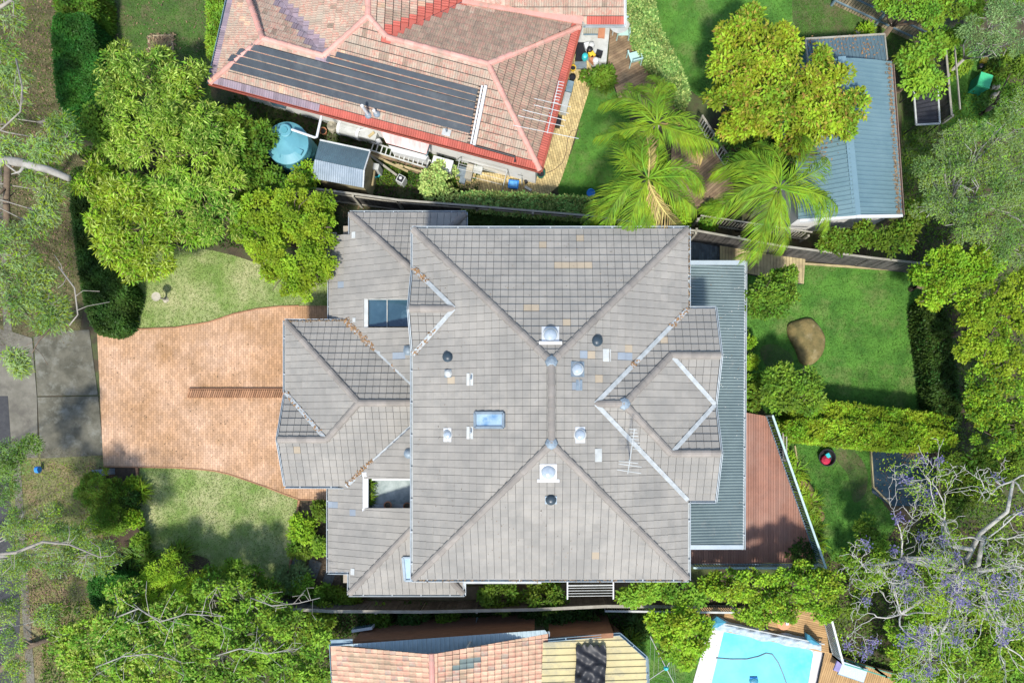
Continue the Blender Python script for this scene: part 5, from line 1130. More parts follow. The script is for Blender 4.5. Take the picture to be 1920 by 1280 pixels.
for k, (px, py, r_, lb) in enumerate(((555, 1057, 10, 'grey stepping stone nearest the lower lawn'), (588, 1065, 15, 'largest grey stepping stone in the mulch'), (617, 1083, 12, 'grey stepping stone beside the low roof'))):
    q = MB(); c = P2(px, py); q.box((*c, 0), (r_ * .04, r_ * .055, .06), -.35, base=True); tag(q.build('stepping_stone', mat('slate_slab', (.17, .17, .15), (.12, .12, .105), 4, .9, .4, 20, .15)), lb, 'stepping stone')
def bath(root):
    q = MB(); q.lathe(P(311, 562), [(.16, 0), (.1, .05), (.05, .1), (.045, .7), (.1, .76), (.2, .82), (.22, .86), (.17, .85)], 14); q.build('pedestal_bowl', m_stone, root)
    q = MB(); q.lathe(P(293, 558), [(.08, 0), (.09, .05), (.04, .07)], 10); q.build('round_stone', m_lead, root)
simple('bird_bath', 'slim bird bath on the upper front lawn', 'bird bath', bath, 311, 562)
def bin_(root):
    c = P2(1847, 151, .8); q = MB(); q.box((*c, 0), (.55, .6, .72), -.3, base=True); q.build('body', mat('deep_green_plastic', (.02, .22, .12), (.02, .18, .1), 3, .5, 0, 1, 0), root); q = MB(); q.box((*c, .72), (.6, .66, .1), -.3, base=True); q.build('lid', m_greenp, root)
simple('compost_bin', 'bright green square compost bin on the right lawn', 'compost bin', bin_, 1847, 151)
def toy2(root):
    q = MB(); q.lathe(P(1840, 118), [(.12, 0), (.16, .2), (.17, .3), (.1, .33)], 10); q.build('bucket', m_yellow, root); q = MB(); q.lathe(P(1835, 128), [(.1, 0), (.12, .25), (.05, .3)], 8); q.build('base', m_black, root)
simple('yellow_bucket', 'yellow bucket above the green compost bin', 'bucket', toy2, 1840, 118)
def toys(root):
    q = MB(); c = P(1547, 857); q.lathe(c, [(.3, 0), (.4, .2), (.42, .28), (.38, .28), (.3, .08), (.05, .06)], 24); q.build('bowl', m_black, root)
    q = MB(); q.lathe(c + Vector((-.05, -.12, .1)), [(.24, 0), (.22, .14), (.1, .22)], 10); q.build('cloth', m_red, root); q = MB(); q.box((c.x + .03, c.y + .1, .25), (.18, .22, .1), .5); q.build('toy_spade', m_cyan, root)
simple('toy_basket', 'black tub holding crimson and turquoise toys', 'toy basket', toys, 1547, 857)
# tarp with timber edging
def tarpf(u, v):
    x = 1635 + 122 * u; y = 843 + 105 * v - (0 if v < .7 else max(0, (.28 - u)) * (v - .7) * 300)
    return x, y, .06 + .03 * math.sin(u * 30 + math.sin(v * 7)) * .5 + .02 * math.sin(v * 17 + u * 5)
tp = thing('ground_tarp', P(1695, 895), 'dark blue tarp over the sandpit with timber edging', 'tarp')
cloth('sheet', tarpf, 40, 30, m_tarp, tp)
q = MB(); ed = [(1632, 838), (1637, 912), (1670, 946)]
for i in range(2): q.beam(P(*ed[i], .08), P(*ed[i + 1], .08), .06, .16)
q.build('edging', m_board_y, tp); q = MB(); q.beam(P(1756, 840, .08), P(1762, 950, .08), .06, .16); q.build('edging', m_pal_b, tp)
litter(lambda: P(random.uniform(1690, 1760), 840 + abs(random.gauss(0, 14)), .09), 350, m_litter_b, 'brown leaves on the top edge of the dark tarp', None)
litter(lambda: P(random.uniform(1640, 1755), random.uniform(842, 945), .1), 200, m_litter, 'scattered leaves on the dark tarp', None, .04)
q = MB(); q.beam(P(1500, 494, .06), P(1692, 507, .06), .09, .12); tag(q.build('timber_edging', m_board_y), 'pale sleeper along the top edge of the rear lawn', 'edging')
q = MB(); q.beam(P(1490, 835, .06), P(1497, 878, .06), .05, .12); tag(q.build('timber_edging', m_board_y), 'thin edging strip between rock and deck hedge', 'edging')
for (a, b_, lb) in (((257, 876), (260, 930), 'brick edging at the left of the lower front lawn'), ((561, 937), (557, 968), 'orange timber edging by the mulched bed'), ((548, 1035), (543, 1065), 'orange timber edging at the lower corner of the lawn'), ((238, 560), (240, 618), 'brick edging left of the upper front lawn')):
    q = MB(); n = 10
    for k in range(n): a3, b3 = P(*a, .05).lerp(P(*b_, .05), k / n), P(*a, .05).lerp(P(*b_, .05), (k + .94) / n); q.beam(a3, b3, .1, .12, rt())
    tag(q.build('bed_edging', m_brick), lb, 'edging')
# soldier brick wall on the driveway
bwl = thing('low_brick_wall', P(445, 738), 'low wall of leaning soldier bricks down the middle of the driveway', 'wall')
me = None
for k in range(46):
    p = P(357 + k * 4.0, 738, 0)
    if me is None:
        q = MB(); q.add([(x * .036, y * .19, z) for z in (0, .16) for x, y in ((-1, -1), (1, -1), (1, 1), (-1, 1))], [(3, 2, 1, 0), (4, 5, 6, 7), (0, 1, 5, 4), (1, 2, 6, 5), (2, 3, 7, 6), (3, 0, 4, 7)]); o = q.build('brick', m_brick); me = o.data; o.parent = bwl; o0 = o
    else: o = bpy.data.objects.new('brick', me); COL.objects.link(o); o.parent = bwl
    o.location = p - bwl.location + Vector((0, 0, .03)); o.rotation_euler = (0, 0, math.radians(-18))
q = MB(); q.beam(P(355, 729, .06), P(541, 729, .06), .06, .2); q.build('backing', m_bwall, bwl)
# letterboxes and street bits
q = MB(); q.tube([P(68, 880, .3), P(74, 880, .3)], .16, 14); q.box((*P2(71, 880), 0), (.05, .05, .2), base=True); tag(q.build('street_drum', m_blue), 'small blue drum on the dry verge', 'drum')
def lbx(root): q = MB(); q.box((*P2(183, 886, .9), .0), (.55, .28, .9), .05, base=True); q.build('pillar', m_lead, root); q = MB(); q.box((*P2(170, 893, .9), .6), (.3, .16, .25), .2, base=True); q.build('box', m_pwhite, root)
simple('letterbox', 'grey letterbox beside the round clipped bush', 'letterbox', lbx, 183, 886)
q = MB(); q.box((*P2(147, 1143), 0), (.18, .42, .05), .05, base=True); tag(q.build('meter_cover', m_conc), 'small concrete meter cover in the dry verge', 'cover')
def box2(root): q = MB(); q.prism(wp([(278, 68), (325, 66), (328, 108), (280, 106)]), 0, .07); q.build('frame', m_pal_b, root); q = MB(); q.prism(wp([(282, 71), (321, 69), (324, 104), (284, 103)]), .06, .09); q.build('soil', m_verge, root)
simple('raised_bed', 'square dry garden bed on the shaded lawn', 'garden bed', box2, 300, 88)
# lean-to frame at the right fence
def pergola(root):
    c = [(1713, 170), (1718, 234), (1762, 232), (1757, 150)]
    q = MB(); pts = wp(c, 1.25); q.prism(pts, 1.21, 1.25); q.build('roof_panel', mat('dark_mesh', (.035, .035, .04), (.02, .02, .025), 3, .6, .3, 12, 0), root)
    for i in range(4): q = MB(); q.beam(P(*c[i - 1], 1.29), P(*c[i], 1.29), .07, .07); q.build('frame', m_pwhite if i != 0 else m_rail, root)
    for k in range(1, 9): q = MB(); q.beam(P(1713 + k, 170 + k * 7, 1.27), P(1757 + .5 * k, 152 + k * 9, 1.27), .03, .03); q.build('batten', m_black, root)
    for p in c: q = MB(); q.beam(P(*p, 1.25), Vector((*P2(*p, 1.25), 0)),   .04, .04); q.build('post', m_black, root)
simple('mesh_pergola', 'small dark mesh roof in a white frame beside the right fence', 'pergola', pergola, 1738, 195)
for px, py, lb in ((730, 945, 'terracotta pot on the left of the courtyard ledge'), (766, 947, 'terracotta pot on the right of the courtyard ledge')):
    c = P(px, py, 2.64); root = thing('terracotta_pot', c, lb, 'pot'); q = MB(); q.lathe(c, [(.1, 0), (.16, .3), (.18, .3), (.18, .36), (.14, .36), (.13, .3)], 16); q.build('body', m_terra, root)
    q = MB(); q.lathe(c, [(.13, .28), (.13, .32)], 12); q.build('soil', MATS['mulch'], root)

# ---------------------------------------------------------------- vegetation
def unit(a): return a / np.maximum(np.linalg.norm(a, axis=-1, keepdims=True), 1e-6)
def leaves(pos, axis, L, W, up=.8, fold=.25):
    axis = axis * np.array([1, 1, .6])
    """N leaf blades as folded diamonds -> (4N,3)"""
    n = len(pos); axis = unit(axis); nrm = unit(RNG.normal(0, 1, (n, 3)) * (1 - up) + np.array([0, 0, up])); side = unit(np.cross(axis, nrm))
    L = L * (.6 + .8 * RNG.random((n, 1))); W = W * (.7 + .6 * RNG.random((n, 1)))
    V = np.empty((n, 4, 3)); mid = pos + axis * L * .45; dn = np.array([0, 0, -1.]) * L * fold * .5
    V[:, 0] = pos; V[:, 1] = mid + side * W / 2 + dn * .3; V[:, 2] = pos + axis * L + dn; V[:, 3] = mid - side * W / 2 + dn * .3
    return V.reshape(-1, 3)
STY = dict(
    broad=dict(L=.15, W=.085, cd=7.5, rc=.34, nl=95, droop=.1),
    round_=dict(L=.12, W=.085, cd=8, rc=.3, nl=100, droop=0),
    long=dict(L=.21, W=.055, cd=7.5, rc=.40, nl=110, droop=.4),
    fine=dict(L=.11, W=.035, cd=6, rc=.36, nl=120, droop=.1),
    gum=dict(L=.19, W=.04, cd=5.5, rc=.40, nl=70, droop=.5),
    tiny=dict(L=.07, W=.045, cd=10, rc=.26, nl=150, droop=0),
    big=dict(L=.18, W=.10, cd=8, rc=.38, nl=90, droop=.2))
def crown_pts(blobs, st, dens=1.0, gap=.0, flat=.6):
    s = STY[st]; PP, AX, TT = [], [], []
    for bx in blobs:
        px, py, rp, z = bx[:4]; c = np.array(P(px, py, z)); R = rp * S * (H - z) / H
        # uneven outline: radius wobbles with the angle
        ph = RNG.random(3) * 6.28; nC = int(R * R * s['cd'] * dens * 1.5) + 5
        d = unit(RNG.normal(0, 1, (nC * 2, 3))); d = d[d[:, 2] > -.25][:nC]; nC = len(d); an = np.arctan2(d[:, 1], d[:, 0])
        wob = 1 + .10 * np.sin(3 * an + ph[0]) + .07 * np.sin(5 * an + ph[1]) + .05 * np.sin(9 * an + ph[2])
        rr_ = (R - s['rc'] * .55) * wob * (.74 + .32 * RNG.random(nC) ** .6); zs = min(R * flat, z * .8)
        cc = c + np.c_[d[:, 0] * rr_, d[:, 1] * rr_, d[:, 2] * zs * (.8 + .35 * RNG.random(nC))]
        if gap: k = RNG.random(nC) > gap; cc, d = cc[k], d[k]; nC = len(cc)
        ni = max(2, nC // 4); ii = c + RNG.normal(0, 1, (ni, 3)) * np.array([R * .38, R * .38, zs * .3]); cc = np.r_[cc, ii]; d = np.r_[d, unit(RNG.normal(0, 1, (ni, 3)) + [0, 0, .7])]
        n = s['nl']; tint = RNG.random(len(cc)) * .55
        rcs = s['rc'] * (.65 + .6 * RNG.random((len(cc), 1, 1)))
        q = unit(RNG.normal(0, 1, (len(cc), n, 3)) + d[:, None] * .55); rad = RNG.random((len(cc), n, 1)) ** .5
        p = cc[:, None] + q * rad * rcs * np.array([1, 1, .62]); ax = q * .8 + RNG.normal(0, .55, q.shape) + np.array([0, 0, -s['droop']])
        PP.append(p.reshape(-1, 3)); AX.append(ax.reshape(-1, 3)); TT.append((tint[:, None] + RNG.random((len(cc), n)) * .44).ravel())
    p = np.concatenate(PP); ax = np.concatenate(AX); t = np.concatenate(TT); k = p[:, 2] > .03
    return leaves(p[k], ax[k], s['L'], s['W']), t[k]
NLEAF = 0
def tree(name, label, cat, blobs, m, style='broad', dens=1.0, gap=0, trunk=None, bark=None, flat=.6, group=None, limbs=True, m2=None, f2=.3):
    """blobs: (px, py, radius px, height of the clump)"""
    global NLEAF
    blobs = [(b_[0], b_[1], b_[2], b_[3] * (.72 if b_[3] > 2.6 else 1)) for b_ in blobs]
    zc = max(b_[3] for b_ in blobs); 
    if trunk is None: ws = sum(b_[2] ** 2 for b_ in blobs); g_ = [P(b_[0], b_[1], b_[3]) * (b_[2] ** 2 / ws) for b_ in blobs]; tx = sum(v.x for v in g_); ty = sum(v.y for v in g_)
    else: tx, ty = P2(*trunk)
    root = thing(name, Vector((tx, ty, 0)), label, cat, group); bark = bark or m_bark_b
    if zc > 1.2:
        q = MB(); tr = .05 + .035 * zc if bark is not m_bark_w and bark is not m_bark else .03 + .016 * zc; top = Vector((tx, ty, zc * .42)); q.tube([Vector((tx, ty, -.05)), Vector((tx + .05, ty, zc * .2)), top], [tr, tr * .8, tr * .62], 8); q.build('trunk', bark, root, smooth=True)
        if limbs:
            q = MB()
            for b_ in blobs:
                e_ = P(b_[0], b_[1], b_[3]); mid = top.lerp(e_, .5) + Vector((random.gauss(0, .12), random.gauss(0, .12), -.15)); q.tube([top, mid, e_], [tr * .5, tr * .32, tr * .14], 6)
                for k in range(5):
                    a = random.random() * 2 * PI; R = b_[2] * S * .75; t_ = e_ + Vector((math.cos(a) * R, math.sin(a) * R, random.uniform(-.1, .3))); q.tube([mid.lerp(e_, .6), e_.lerp(t_, .5) + Vector((0, 0, .08)), t_], [tr * .18, tr * .11, .012], 5)
            q.build('limbs', bark, root, smooth=True)
    V, t = crown_pts(blobs, style, dens, gap, flat); NLEAF += len(t)
    if m2 is not None:
        nn = len(t); k = np.repeat(RNG.random(nn) < f2, 4); fastmesh('crown', V[~k], 4, m, root, t[~k[::4]]); fastmesh('flush_leaves', V[k], 4, m2, root, t[k[::4]])
    else: fastmesh('crown', V, 4, m, root, t)
    return root
def hedge(name, label, outline, h, m, dens=1500, L=.10, W=.06, top=.12, z0=.0, m2=None, cat='hedge', wild=.05):
    """outline: photo px of the hedge top at height h"""
    global NLEAF
    poly = wp(smooth_px(outline, 3), h); c = np.mean(poly, 0); root = thing(name, Vector((c[0], c[1], 0)), label, cat)
    A = abs(area(poly)); n = int(A * dens); p = rand_in(poly, n); r = RNG.random(n)
    bumps = np.sin(p[:, 0] * 5.1) * np.sin(p[:, 1] * 4.7) * wild + np.sin(p[:, 0] * 11 + 1) * np.sin(p[:, 1] * 13) * wild * .6
    pos = np.c_[p, h - top * 2.2 * r ** 1.6 + bumps]; ax = RNG.normal(0, 1, (n, 3)) + [0, 0, .25]
    P_, A_ = [pos], [ax]; per = 0
    for i in range(len(poly)):
        a, b_ = np.array(poly[i - 1]), np.array(poly[i]); l = np.linalg.norm(b_ - a); k = int(l * h * dens * .8)
        if k < 1: continue
        t = RNG.random((k, 1)); o_ = unit(np.array([(b_ - a)[1], -(b_ - a)[0]])) * (1 if area(poly) > 0 else -1)
        q = a + (b_ - a) * t + o_ * RNG.normal(-.03, .05, (k, 1)); P_.append(np.c_[q, z0 + RNG.random(k) * (h - z0)]); A_.append(np.c_[np.tile(o_, (k, 1)), np.zeros(k)] * .8 + RNG.normal(0, .6, (k, 3)))
    pos, ax = np.concatenate(P_), np.concatenate(A_); V = leaves(pos, ax, L, W, .7); cl = (np.sin(pos[:, 0] * 3.3) * np.sin(pos[:, 1] * 3.9) + 1) * .25 + RNG.random(len(pos)) * .48
    NLEAF += len(pos)
    if m2 is not None: k = np.repeat(RNG.random(len(pos)) < .35, 4); fastmesh('foliage', V[~k], 4, m, root, cl[~k[::4]]); fastmesh('pale_leaves', V[k], 4, m2, root, cl[k[::4]])
    else: fastmesh('foliage', V, 4, m, root, cl)
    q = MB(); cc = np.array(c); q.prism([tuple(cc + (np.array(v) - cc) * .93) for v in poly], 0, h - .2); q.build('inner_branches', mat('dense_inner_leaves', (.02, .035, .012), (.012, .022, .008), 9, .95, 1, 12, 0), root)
    return root
def bush(label, px, py, rp, h, m, style='round_', dens=1.6, name='shrub', cat='shrub', m2=None, f2=.3, flat=.9):
    z = h * .5
    return tree(name, label, cat, [(px, py, rp, z)], m, style, dens, limbs=False, flat=flat, m2=m2, f2=f2)
# --- front left trees (long bright leaves)
tree('front_tree', 'bright long leaved tree nearest the dark clipped hedge at the upper left', 'tree', [(232, 128, 42, 4.6), (275, 140, 45, 5), (330, 168, 38, 4.8), (365, 150, 30, 4.6), (222, 185, 30, 4.2), (305, 110, 18, 4.4)], l_bright, 'long', .8, .2, m2=l_pale, f2=.25)
tree('front_tree', 'wide bright long leaved tree between hedge and teal tank', 'tree', [(250, 235, 45, 4.8), (320, 225, 50, 5.2), (380, 235, 42, 5), (300, 280, 48, 5), (370, 290, 42, 4.8), (420, 270, 36, 4.4), (235, 285, 30, 4.4)], l_bright, 'long', .8, .18, m2=l_pale, f2=.25)
tree('front_tree', 'dark green leafy tree behind the teal water tank', 'tree', [(440, 245, 40, 3.8), (480, 290, 34, 3.6), (450, 310, 34, 3.6), (495, 255, 22, 3.4), (412, 310, 26, 3.6)], l_mid, 'broad', 1.1)
tree('front_tree', 'mid green tree at the foot of the clipped hedge', 'tree', [(185, 225, 30, 3.4), (180, 270, 30, 3.4), (205, 315, 28, 3.4)], l_mid, 'broad', 1.1, .1)
tree('front_tree', 'lime long leaved tree filling the corner above the front lawn', 'tree', [(190, 350, 42, 4.6), (250, 370, 48, 5), (210, 410, 45, 4.8), (270, 430, 46, 4.8), (230, 465, 40, 4.4), (285, 490, 34, 4.2), (330, 440, 38, 4.4), (250, 505, 24, 4)], l_lime, 'long', .9, .15, m2=l_pale, f2=.22)
tree('front_tree', 'pale long leaved tree over the top edge of the front lawn', 'tree', [(320, 350, 42, 5), (375, 370, 40, 5), (430, 350, 32, 4.8), (385, 425, 36, 4.6), (340, 395, 36, 4.8), (420, 400, 28, 4.4)], l_bright, 'long', .8, .2, m2=l_pale, f2=.28)
tree('round_leaf_tree', 'vivid lime round leaved tree against the low duplex roof', 'tree', [(490, 400, 42, 4.2), (550, 400, 46, 4.4), (590, 430, 40, 4.2), (500, 455, 42, 4.2), (555, 475, 48, 4.4), (598, 490, 34, 4), (530, 520, 38, 3.8), (580, 535, 28, 3.6), (600, 385, 26, 4), (460, 430, 26, 3.8)], l_lime, 'round_', 1.25)
tree('round_leaf_tree', 'small lime tree between tank and garden shed', 'tree', [(578, 325, 22, 2.8), (560, 345, 20, 2.6)], l_lime, 'round_', 1.1)
tree('round_leaf_tree', 'dark undergrown tree left of the vivid lime tree', 'tree', [(470, 340, 30, 3.2), (510, 345, 28, 3), (455, 385, 24, 3)], l_mid, 'broad', 1.0)
# --- left gums
gum = [('grey leaved gum spray at the top left corner', [(15, 30, 30, 6.5), (5, 100, 28, 6.5), (30, 150, 26, 6.3), (10, 200, 26, 6.3)], .35),
       ('grey leaved gum sprays above the pale log', [(110, 235, 26, 6), (125, 268, 24, 6), (85, 290, 30, 6), (60, 320, 24, 5.8), (20, 280, 26, 6)], .2),
       ('grey leaved gum spray hanging left of the front hedge', [(95, 360, 24, 6), (85, 400, 22, 6), (70, 425, 16, 6)], .2),
       ('grey leaved gum above the street crossover', [(20, 450, 30, 6.2), (45, 490, 26, 6.2), (15, 520, 28, 6), (60, 545, 28, 6), (95, 575, 28, 6), (110, 605, 26, 6), (30, 575, 26, 6), (85, 520, 20, 6), (75, 608, 14, 5.8)], .25)]
for lb, bl, gp_ in gum: tree('gum_tree', lb, 'tree', bl, l_gum, 'gum', 1.6, gp_ * .5, trunk=(-60 + bl[0][0] * .3, bl[0][1] * .9 + 40), bark=m_bark, m2=l_lime, f2=.35)
tree('gum_branch', 'small leafy gum spray hanging over the concrete footpath', 'branch', [(28, 665, 17, 5.6), (38, 685, 17, 5.6)], l_gum, 'gum', 2.4, trunk=(-90, 640), bark=m_bark, m2=l_lime, f2=.3)
tree('gum_tree', 'dull green gum at the lower left edge below the footpath', 'tree', [(20, 850, 28, 5), (50, 850, 24, 5), (15, 890, 28, 5), (20, 930, 26, 5), (60, 835, 18, 5)], l_mid, 'fine', .9, .2, trunk=(-40, 900), bark=m_bark, m2=l_grey, f2=.4)
tree('gum_tree', 'pale fine leaved gum spreading over the dry verge', 'tree', [(40, 985, 34, 5.5), (90, 970, 30, 5.5), (110, 1015, 38, 5.8), (160, 1010, 30, 4.4), (60, 1040, 36, 5.4), (175, 1045, 36, 5.8), (195, 1030, 26, 4.4), (120, 1060, 30, 5.4), (20, 1080, 34, 5.2), (210, 1060, 22, 5.5)], l_grey, 'fine', 1.15, .1, trunk=(-30, 1040), bark=m_bark_w, m2=l_lime, f2=.4)
tree('gum_tree', 'pale gum at the bottom left corner by the kerb', 'tree', [(15, 1150, 30, 5), (10, 1210, 28, 5), (90, 1160, 20, 5), (30, 1260, 24, 5)], l_grey, 'fine', 1.1, .12, trunk=(-40, 1180), bark=m_bark_w, m2=l_lime, f2=.4)
# bare limbs over the verge
def limb(px_pts, r0, r1, label, m=m_bark_w, name='bare_limb', sub=6, ln=1.3):
    root = thing(name, P(px_pts[0][0], px_pts[0][1], 0), label, 'branch'); pts = [P(*q) for q in px_pts]; q = MB()
    q.tube(pts, list(np.linspace(r0, r1, len(pts))), 8); q.build('branch', m, root, smooth=True); q = MB()
    for k in range(sub):
        i = random.randrange(1, len(pts)); p = pts[i - 1].lerp(pts[i], random.random()); a = random.random() * 2 * PI; d = Vector((math.cos(a), math.sin(a), random.uniform(-.1, .4))) * ln * random.uniform(.4, 1)
        m1 = p + d * .5 + Vector((random.gauss(0, .15), random.gauss(0, .15), 0)); q.tube([p, m1, p + d], [r1 * .7, r1 * .45, .012], 5)
    q.build('twigs', m, root, smooth=True)
limb([(-20, 296, 4.2), (40, 305, 4.4), (90, 318, 4.6), (130, 335, 4.7)], .22, .13, 'thick white gum limb pointing into the left corner', m_bark_w, 'gum_limb', 2)
limb([(14, 440, 1.2), (12, 380, 2.6), (14, 310, 4.3)], .16, .12, 'upright brown limb below the thick white gum limb', m_bark_b, 'gum_limb', 3)
limb([(-10, 20, 7.5), (10, 8, 7.6), (32, -8, 7.7)], .07, .04, 'thin pale twig at the very top left corner', m_bark, 'gum_limb', 2)
limb([(30, 110, 6), (42, 165, 6), (38, 210, 6), (0, 245, 5.8)], .035, .03, 'thin curved twig beside the dark verge', m_bark, 'gum_limb', 4)
limb([(110, 500, 5.8), (140, 540, 5.6), (146, 590, 5.4), (130, 610, 5.3)], .03, .025, 'thin curved twig left of the front hedge', m_bark, 'gum_limb', 4)
limb([(95, 615, 5.8), (72, 640, 5.7), (60, 662, 5.6)], .03, .02, 'thin twig reaching the spray over the footpath', m_bark_b, 'gum_limb', 2)
limb([(-20, 1040, 4.8), (30, 1035, 5), (80, 1015, 5.2), (130, 1020, 5.4), (190, 1045, 5.6)], .08, .028, 'long pale limb of the gum over the dry verge', m_bark, 'gum_limb', 16, 1.2)
limb([(0, 1255, .25), (45, 1215, .25), (98, 1195, .3)], .16, .1, 'dark fallen log at the bottom left kerb', m_bark_b, 'fallen_log', 2)
# --- hedges on the left
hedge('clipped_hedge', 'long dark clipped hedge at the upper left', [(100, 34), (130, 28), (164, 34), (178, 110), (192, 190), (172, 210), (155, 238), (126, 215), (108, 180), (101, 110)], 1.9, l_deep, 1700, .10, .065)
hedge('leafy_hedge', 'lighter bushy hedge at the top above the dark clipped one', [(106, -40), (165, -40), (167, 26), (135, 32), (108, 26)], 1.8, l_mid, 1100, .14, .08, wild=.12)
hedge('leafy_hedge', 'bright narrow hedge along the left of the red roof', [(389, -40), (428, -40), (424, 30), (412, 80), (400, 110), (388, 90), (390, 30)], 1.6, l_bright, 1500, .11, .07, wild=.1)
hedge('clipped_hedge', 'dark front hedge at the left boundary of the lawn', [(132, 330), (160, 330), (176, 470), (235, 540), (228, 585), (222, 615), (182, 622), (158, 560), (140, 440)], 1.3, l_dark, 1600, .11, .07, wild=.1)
for k, (px, py, rr_, lb) in enumerate(((192, 919, 38, 'big round clipped dark bush by the letterbox'), (205, 972, 31, 'smaller clipped dark bush below the biggest one'))):
    bush(lb, px, py, rr_ + 3, 1.7, l_mid, 'tiny', 3.4, 'topiary_bush', 'bush', flat=1.0)
hedge('clipped_hedge', 'dark clipped hedge block at the foot of the pale gum', [(172, 1085), (230, 1082), (240, 1105), (225, 1140), (180, 1140), (165, 1110)], 1.4, l_deep, 1500, .08, .05)
def strappy(px, py, n, r, L, m, label, name='strap_leaf_plant', W=.05):
    root = thing(name, P(px, py), label, 'plant'); c = np.array(P(px, py)); V = []; t = []
    for k in range(n):
        a = RNG.random() * 6.28; b0 = c + np.array([RNG.normal(0, r * .35), RNG.normal(0, r * .35), 0]); d = np.array([math.cos(a), math.sin(a), 0]); s_ = np.array([-d[1], d[0], 0]) * W / 2; l = L * RNG.uniform(.6, 1.1)
        p1, p2, p3 = b0 + d * l * .25 + [0, 0, l * .5], b0 + d * l * .65 + [0, 0, l * .6], b0 + d * l + [0, 0, l * .3]; tt = RNG.random()
        V += [b0 - s_ * .6, b0 + s_ * .6, p1 + s_, p1 - s_, p1 - s_, p1 + s_, p2 + s_ * .8, p2 - s_ * .8, p2 - s_ * .8, p2 + s_ * .8, p3 + s_ * .1, p3 - s_ * .1]; t += [tt] * 3
    fastmesh('leaves', np.array(V), 4, m, root, np.array(t)); return root
for px, py, m, lb in ((228, 545, l_mid, 'strappy plant at the top right of the front hedge'), (232, 572, l_lime, 'strappy plant in the middle beside the front hedge'), (230, 598, l_lime, 'lowest strappy plant beside the front hedge'), (262, 1038, l_mid, 'strappy clump left of the lime shrub'), (285, 1045, l_mid, 'strappy clump touching the lime shrub'), (250, 1062, l_dark, 'dark strappy clump under the pale gum'),
                      (1510, 960, l_yel, 'yellow strappy clump at the upper right deck rail'), (1518, 990, l_lime, 'strappy clump beside the lower end of the flat rock'), (1525, 1015, l_lime, 'strappy clump nearest the deck corner'), (1500, 925, l_yel, 'strappy clump between deck rail and flat rock'), (1488, 885, l_lime, 'strappy clump above the flat rock'), (1512, 940, l_lime, 'small strappy clump halfway down the slanted rail'),
                      (1190, 1165, l_dark, 'dark fern above the rotary clothes line'), (1180, 1195, l_mid, 'fern beside the yellow roof corner'), (505, 250, l_mid, 'spiky plant left of the teal tank'), (345, 1035, l_mid, 'strappy clump at the foot of the lower lawn'), (270, 920, l_yel, 'small yellow plant in the dark mulch')):
    strappy(px, py, 110, .35, .75, m, lb)
strappy(717, 897, 70, .1, .45, l_mid, 'upper fern in the little courtyard', 'courtyard_fern').location.z = 2.5
strappy(717, 922, 70, .1, .45, l_mid, 'lower fern in the little courtyard', 'courtyard_fern').location.z = 2.5
for px, py, r_, h_q, m, lb in ((246, 940, 16, .9, l_dark, 'dark shrub right of the big clipped bush'), (250, 972, 16, .8, l_lime, 'yellow green shrub in the dark mulched bed'), (262, 1010, 15, .8, l_bright, 'green shrub between mulch and lower lawn'), (248, 910, 11, .6, l_yel, 'small yellow shrub by the brick edging'),
                          (570, 990, 24, 1.2, l_lime, 'lime shrub at the right of the lower lawn'), (565, 1022, 22, 1.1, l_mid, 'olive shrub below the lime shrub'), (600, 1020, 18, 1.2, l_bright, 'yellowish shrub against the low roof'), (602, 958, 16, .9, l_mid, 'shrub in the corner by the garage'), (548, 1080, 28, 1.1, l_grey, 'blue green round shrub by the stepping stones'), (570, 1100, 20, 1.1, l_bright, 'bright shrub below the blue green one'),
                          (604, 1110, 20, 1.0, l_mid, 'green shrub by the paling fence'), (635, 1118, 16, .9, l_mid, 'small shrub under the low roof corner'), (660, 1118, 13, .8, l_mid, 'smallest shrub along the lower fence'), (935, 1113, 36, 1.9, l_mid, 'leafy shrub left of its twin under the lower eave'), (1022, 1112, 38, 1.9, l_mid, 'leafy shrub left of the clothes frame'),
                          (1128, 152, 24, 1.1, l_mid, 'round dark green shrub beside the timber deck'), (826, 345, 38, 1.5, l_var, 'cream leaved round shrub by the top fence'), (1415, 722, 20, 1.6, l_bright, 'bright shrub beside the awning edge'), (1412, 750, 22, 1.6, l_mid, 'green shrub just below the bright one by the awning'), (1405, 680, 13, 1.2, l_lime, 'small lime shrub at the awning edge'), (1403, 640, 11, 1.0, l_lime, 'tiny lime shrub in the bed right of the awning'),
                          (1502, 1035, 24, 1.5, l_dark, 'dark shrub in the corner of the brown deck'), (775, 1160, 26, 1.2, l_dark, 'dark fern like shrub above the brick wall'), (840, 1160, 18, 1.0, l_mid, 'bright small shrub over the brick wall'), (720, 1160, 26, 1.2, l_mid, 'shrub at the left end of the brick wall'), (1052, 1160, 26, 1.3, l_dark, 'dark shrub below the paling fence'), (1100, 1170, 24, 1.2, l_dark, 'dark shrub left of the picket rail'), (1000, 1150, 20, 1.0, l_dark, 'low dark shrub between fence and brick wall'),
                          (1270, 410, 26, 1.4, l_lime, 'lime shrub below the palms at the fence'), (1330, 408, 22, 1.2, l_bright, 'low bright shrub at the picket fence'), (1870, 130, 22, 1.0, l_mid, 'green shrub right of the compost bin'), (1795, 120, 22, 1.2, l_bright, 'bright shrub above the small right lawn'), (1622, 60, 9, .5, l_lime, 'tiny plant by the pale stone block'),
                          (1455, 800, 12, 1.2, l_bright, 'small bright shrub at the slanted rail top'), (1462, 830, 15, 1.0, l_lime, 'lime shrub next to the timber screen'), (1475, 860, 13, .8, l_lime, 'lime shrub beside the edging strip'), (610, 1155, 30, 1.6, l_bright, 'bright ferny shrub beside the brick house corner'), (1310, 30, 1, .3, l_mid, '') ):
    if lb: bush(lb, px, py, r_, h_q, m, 'broad' if r_ > 20 and m not in (l_var,) else 'round_', 1.7)
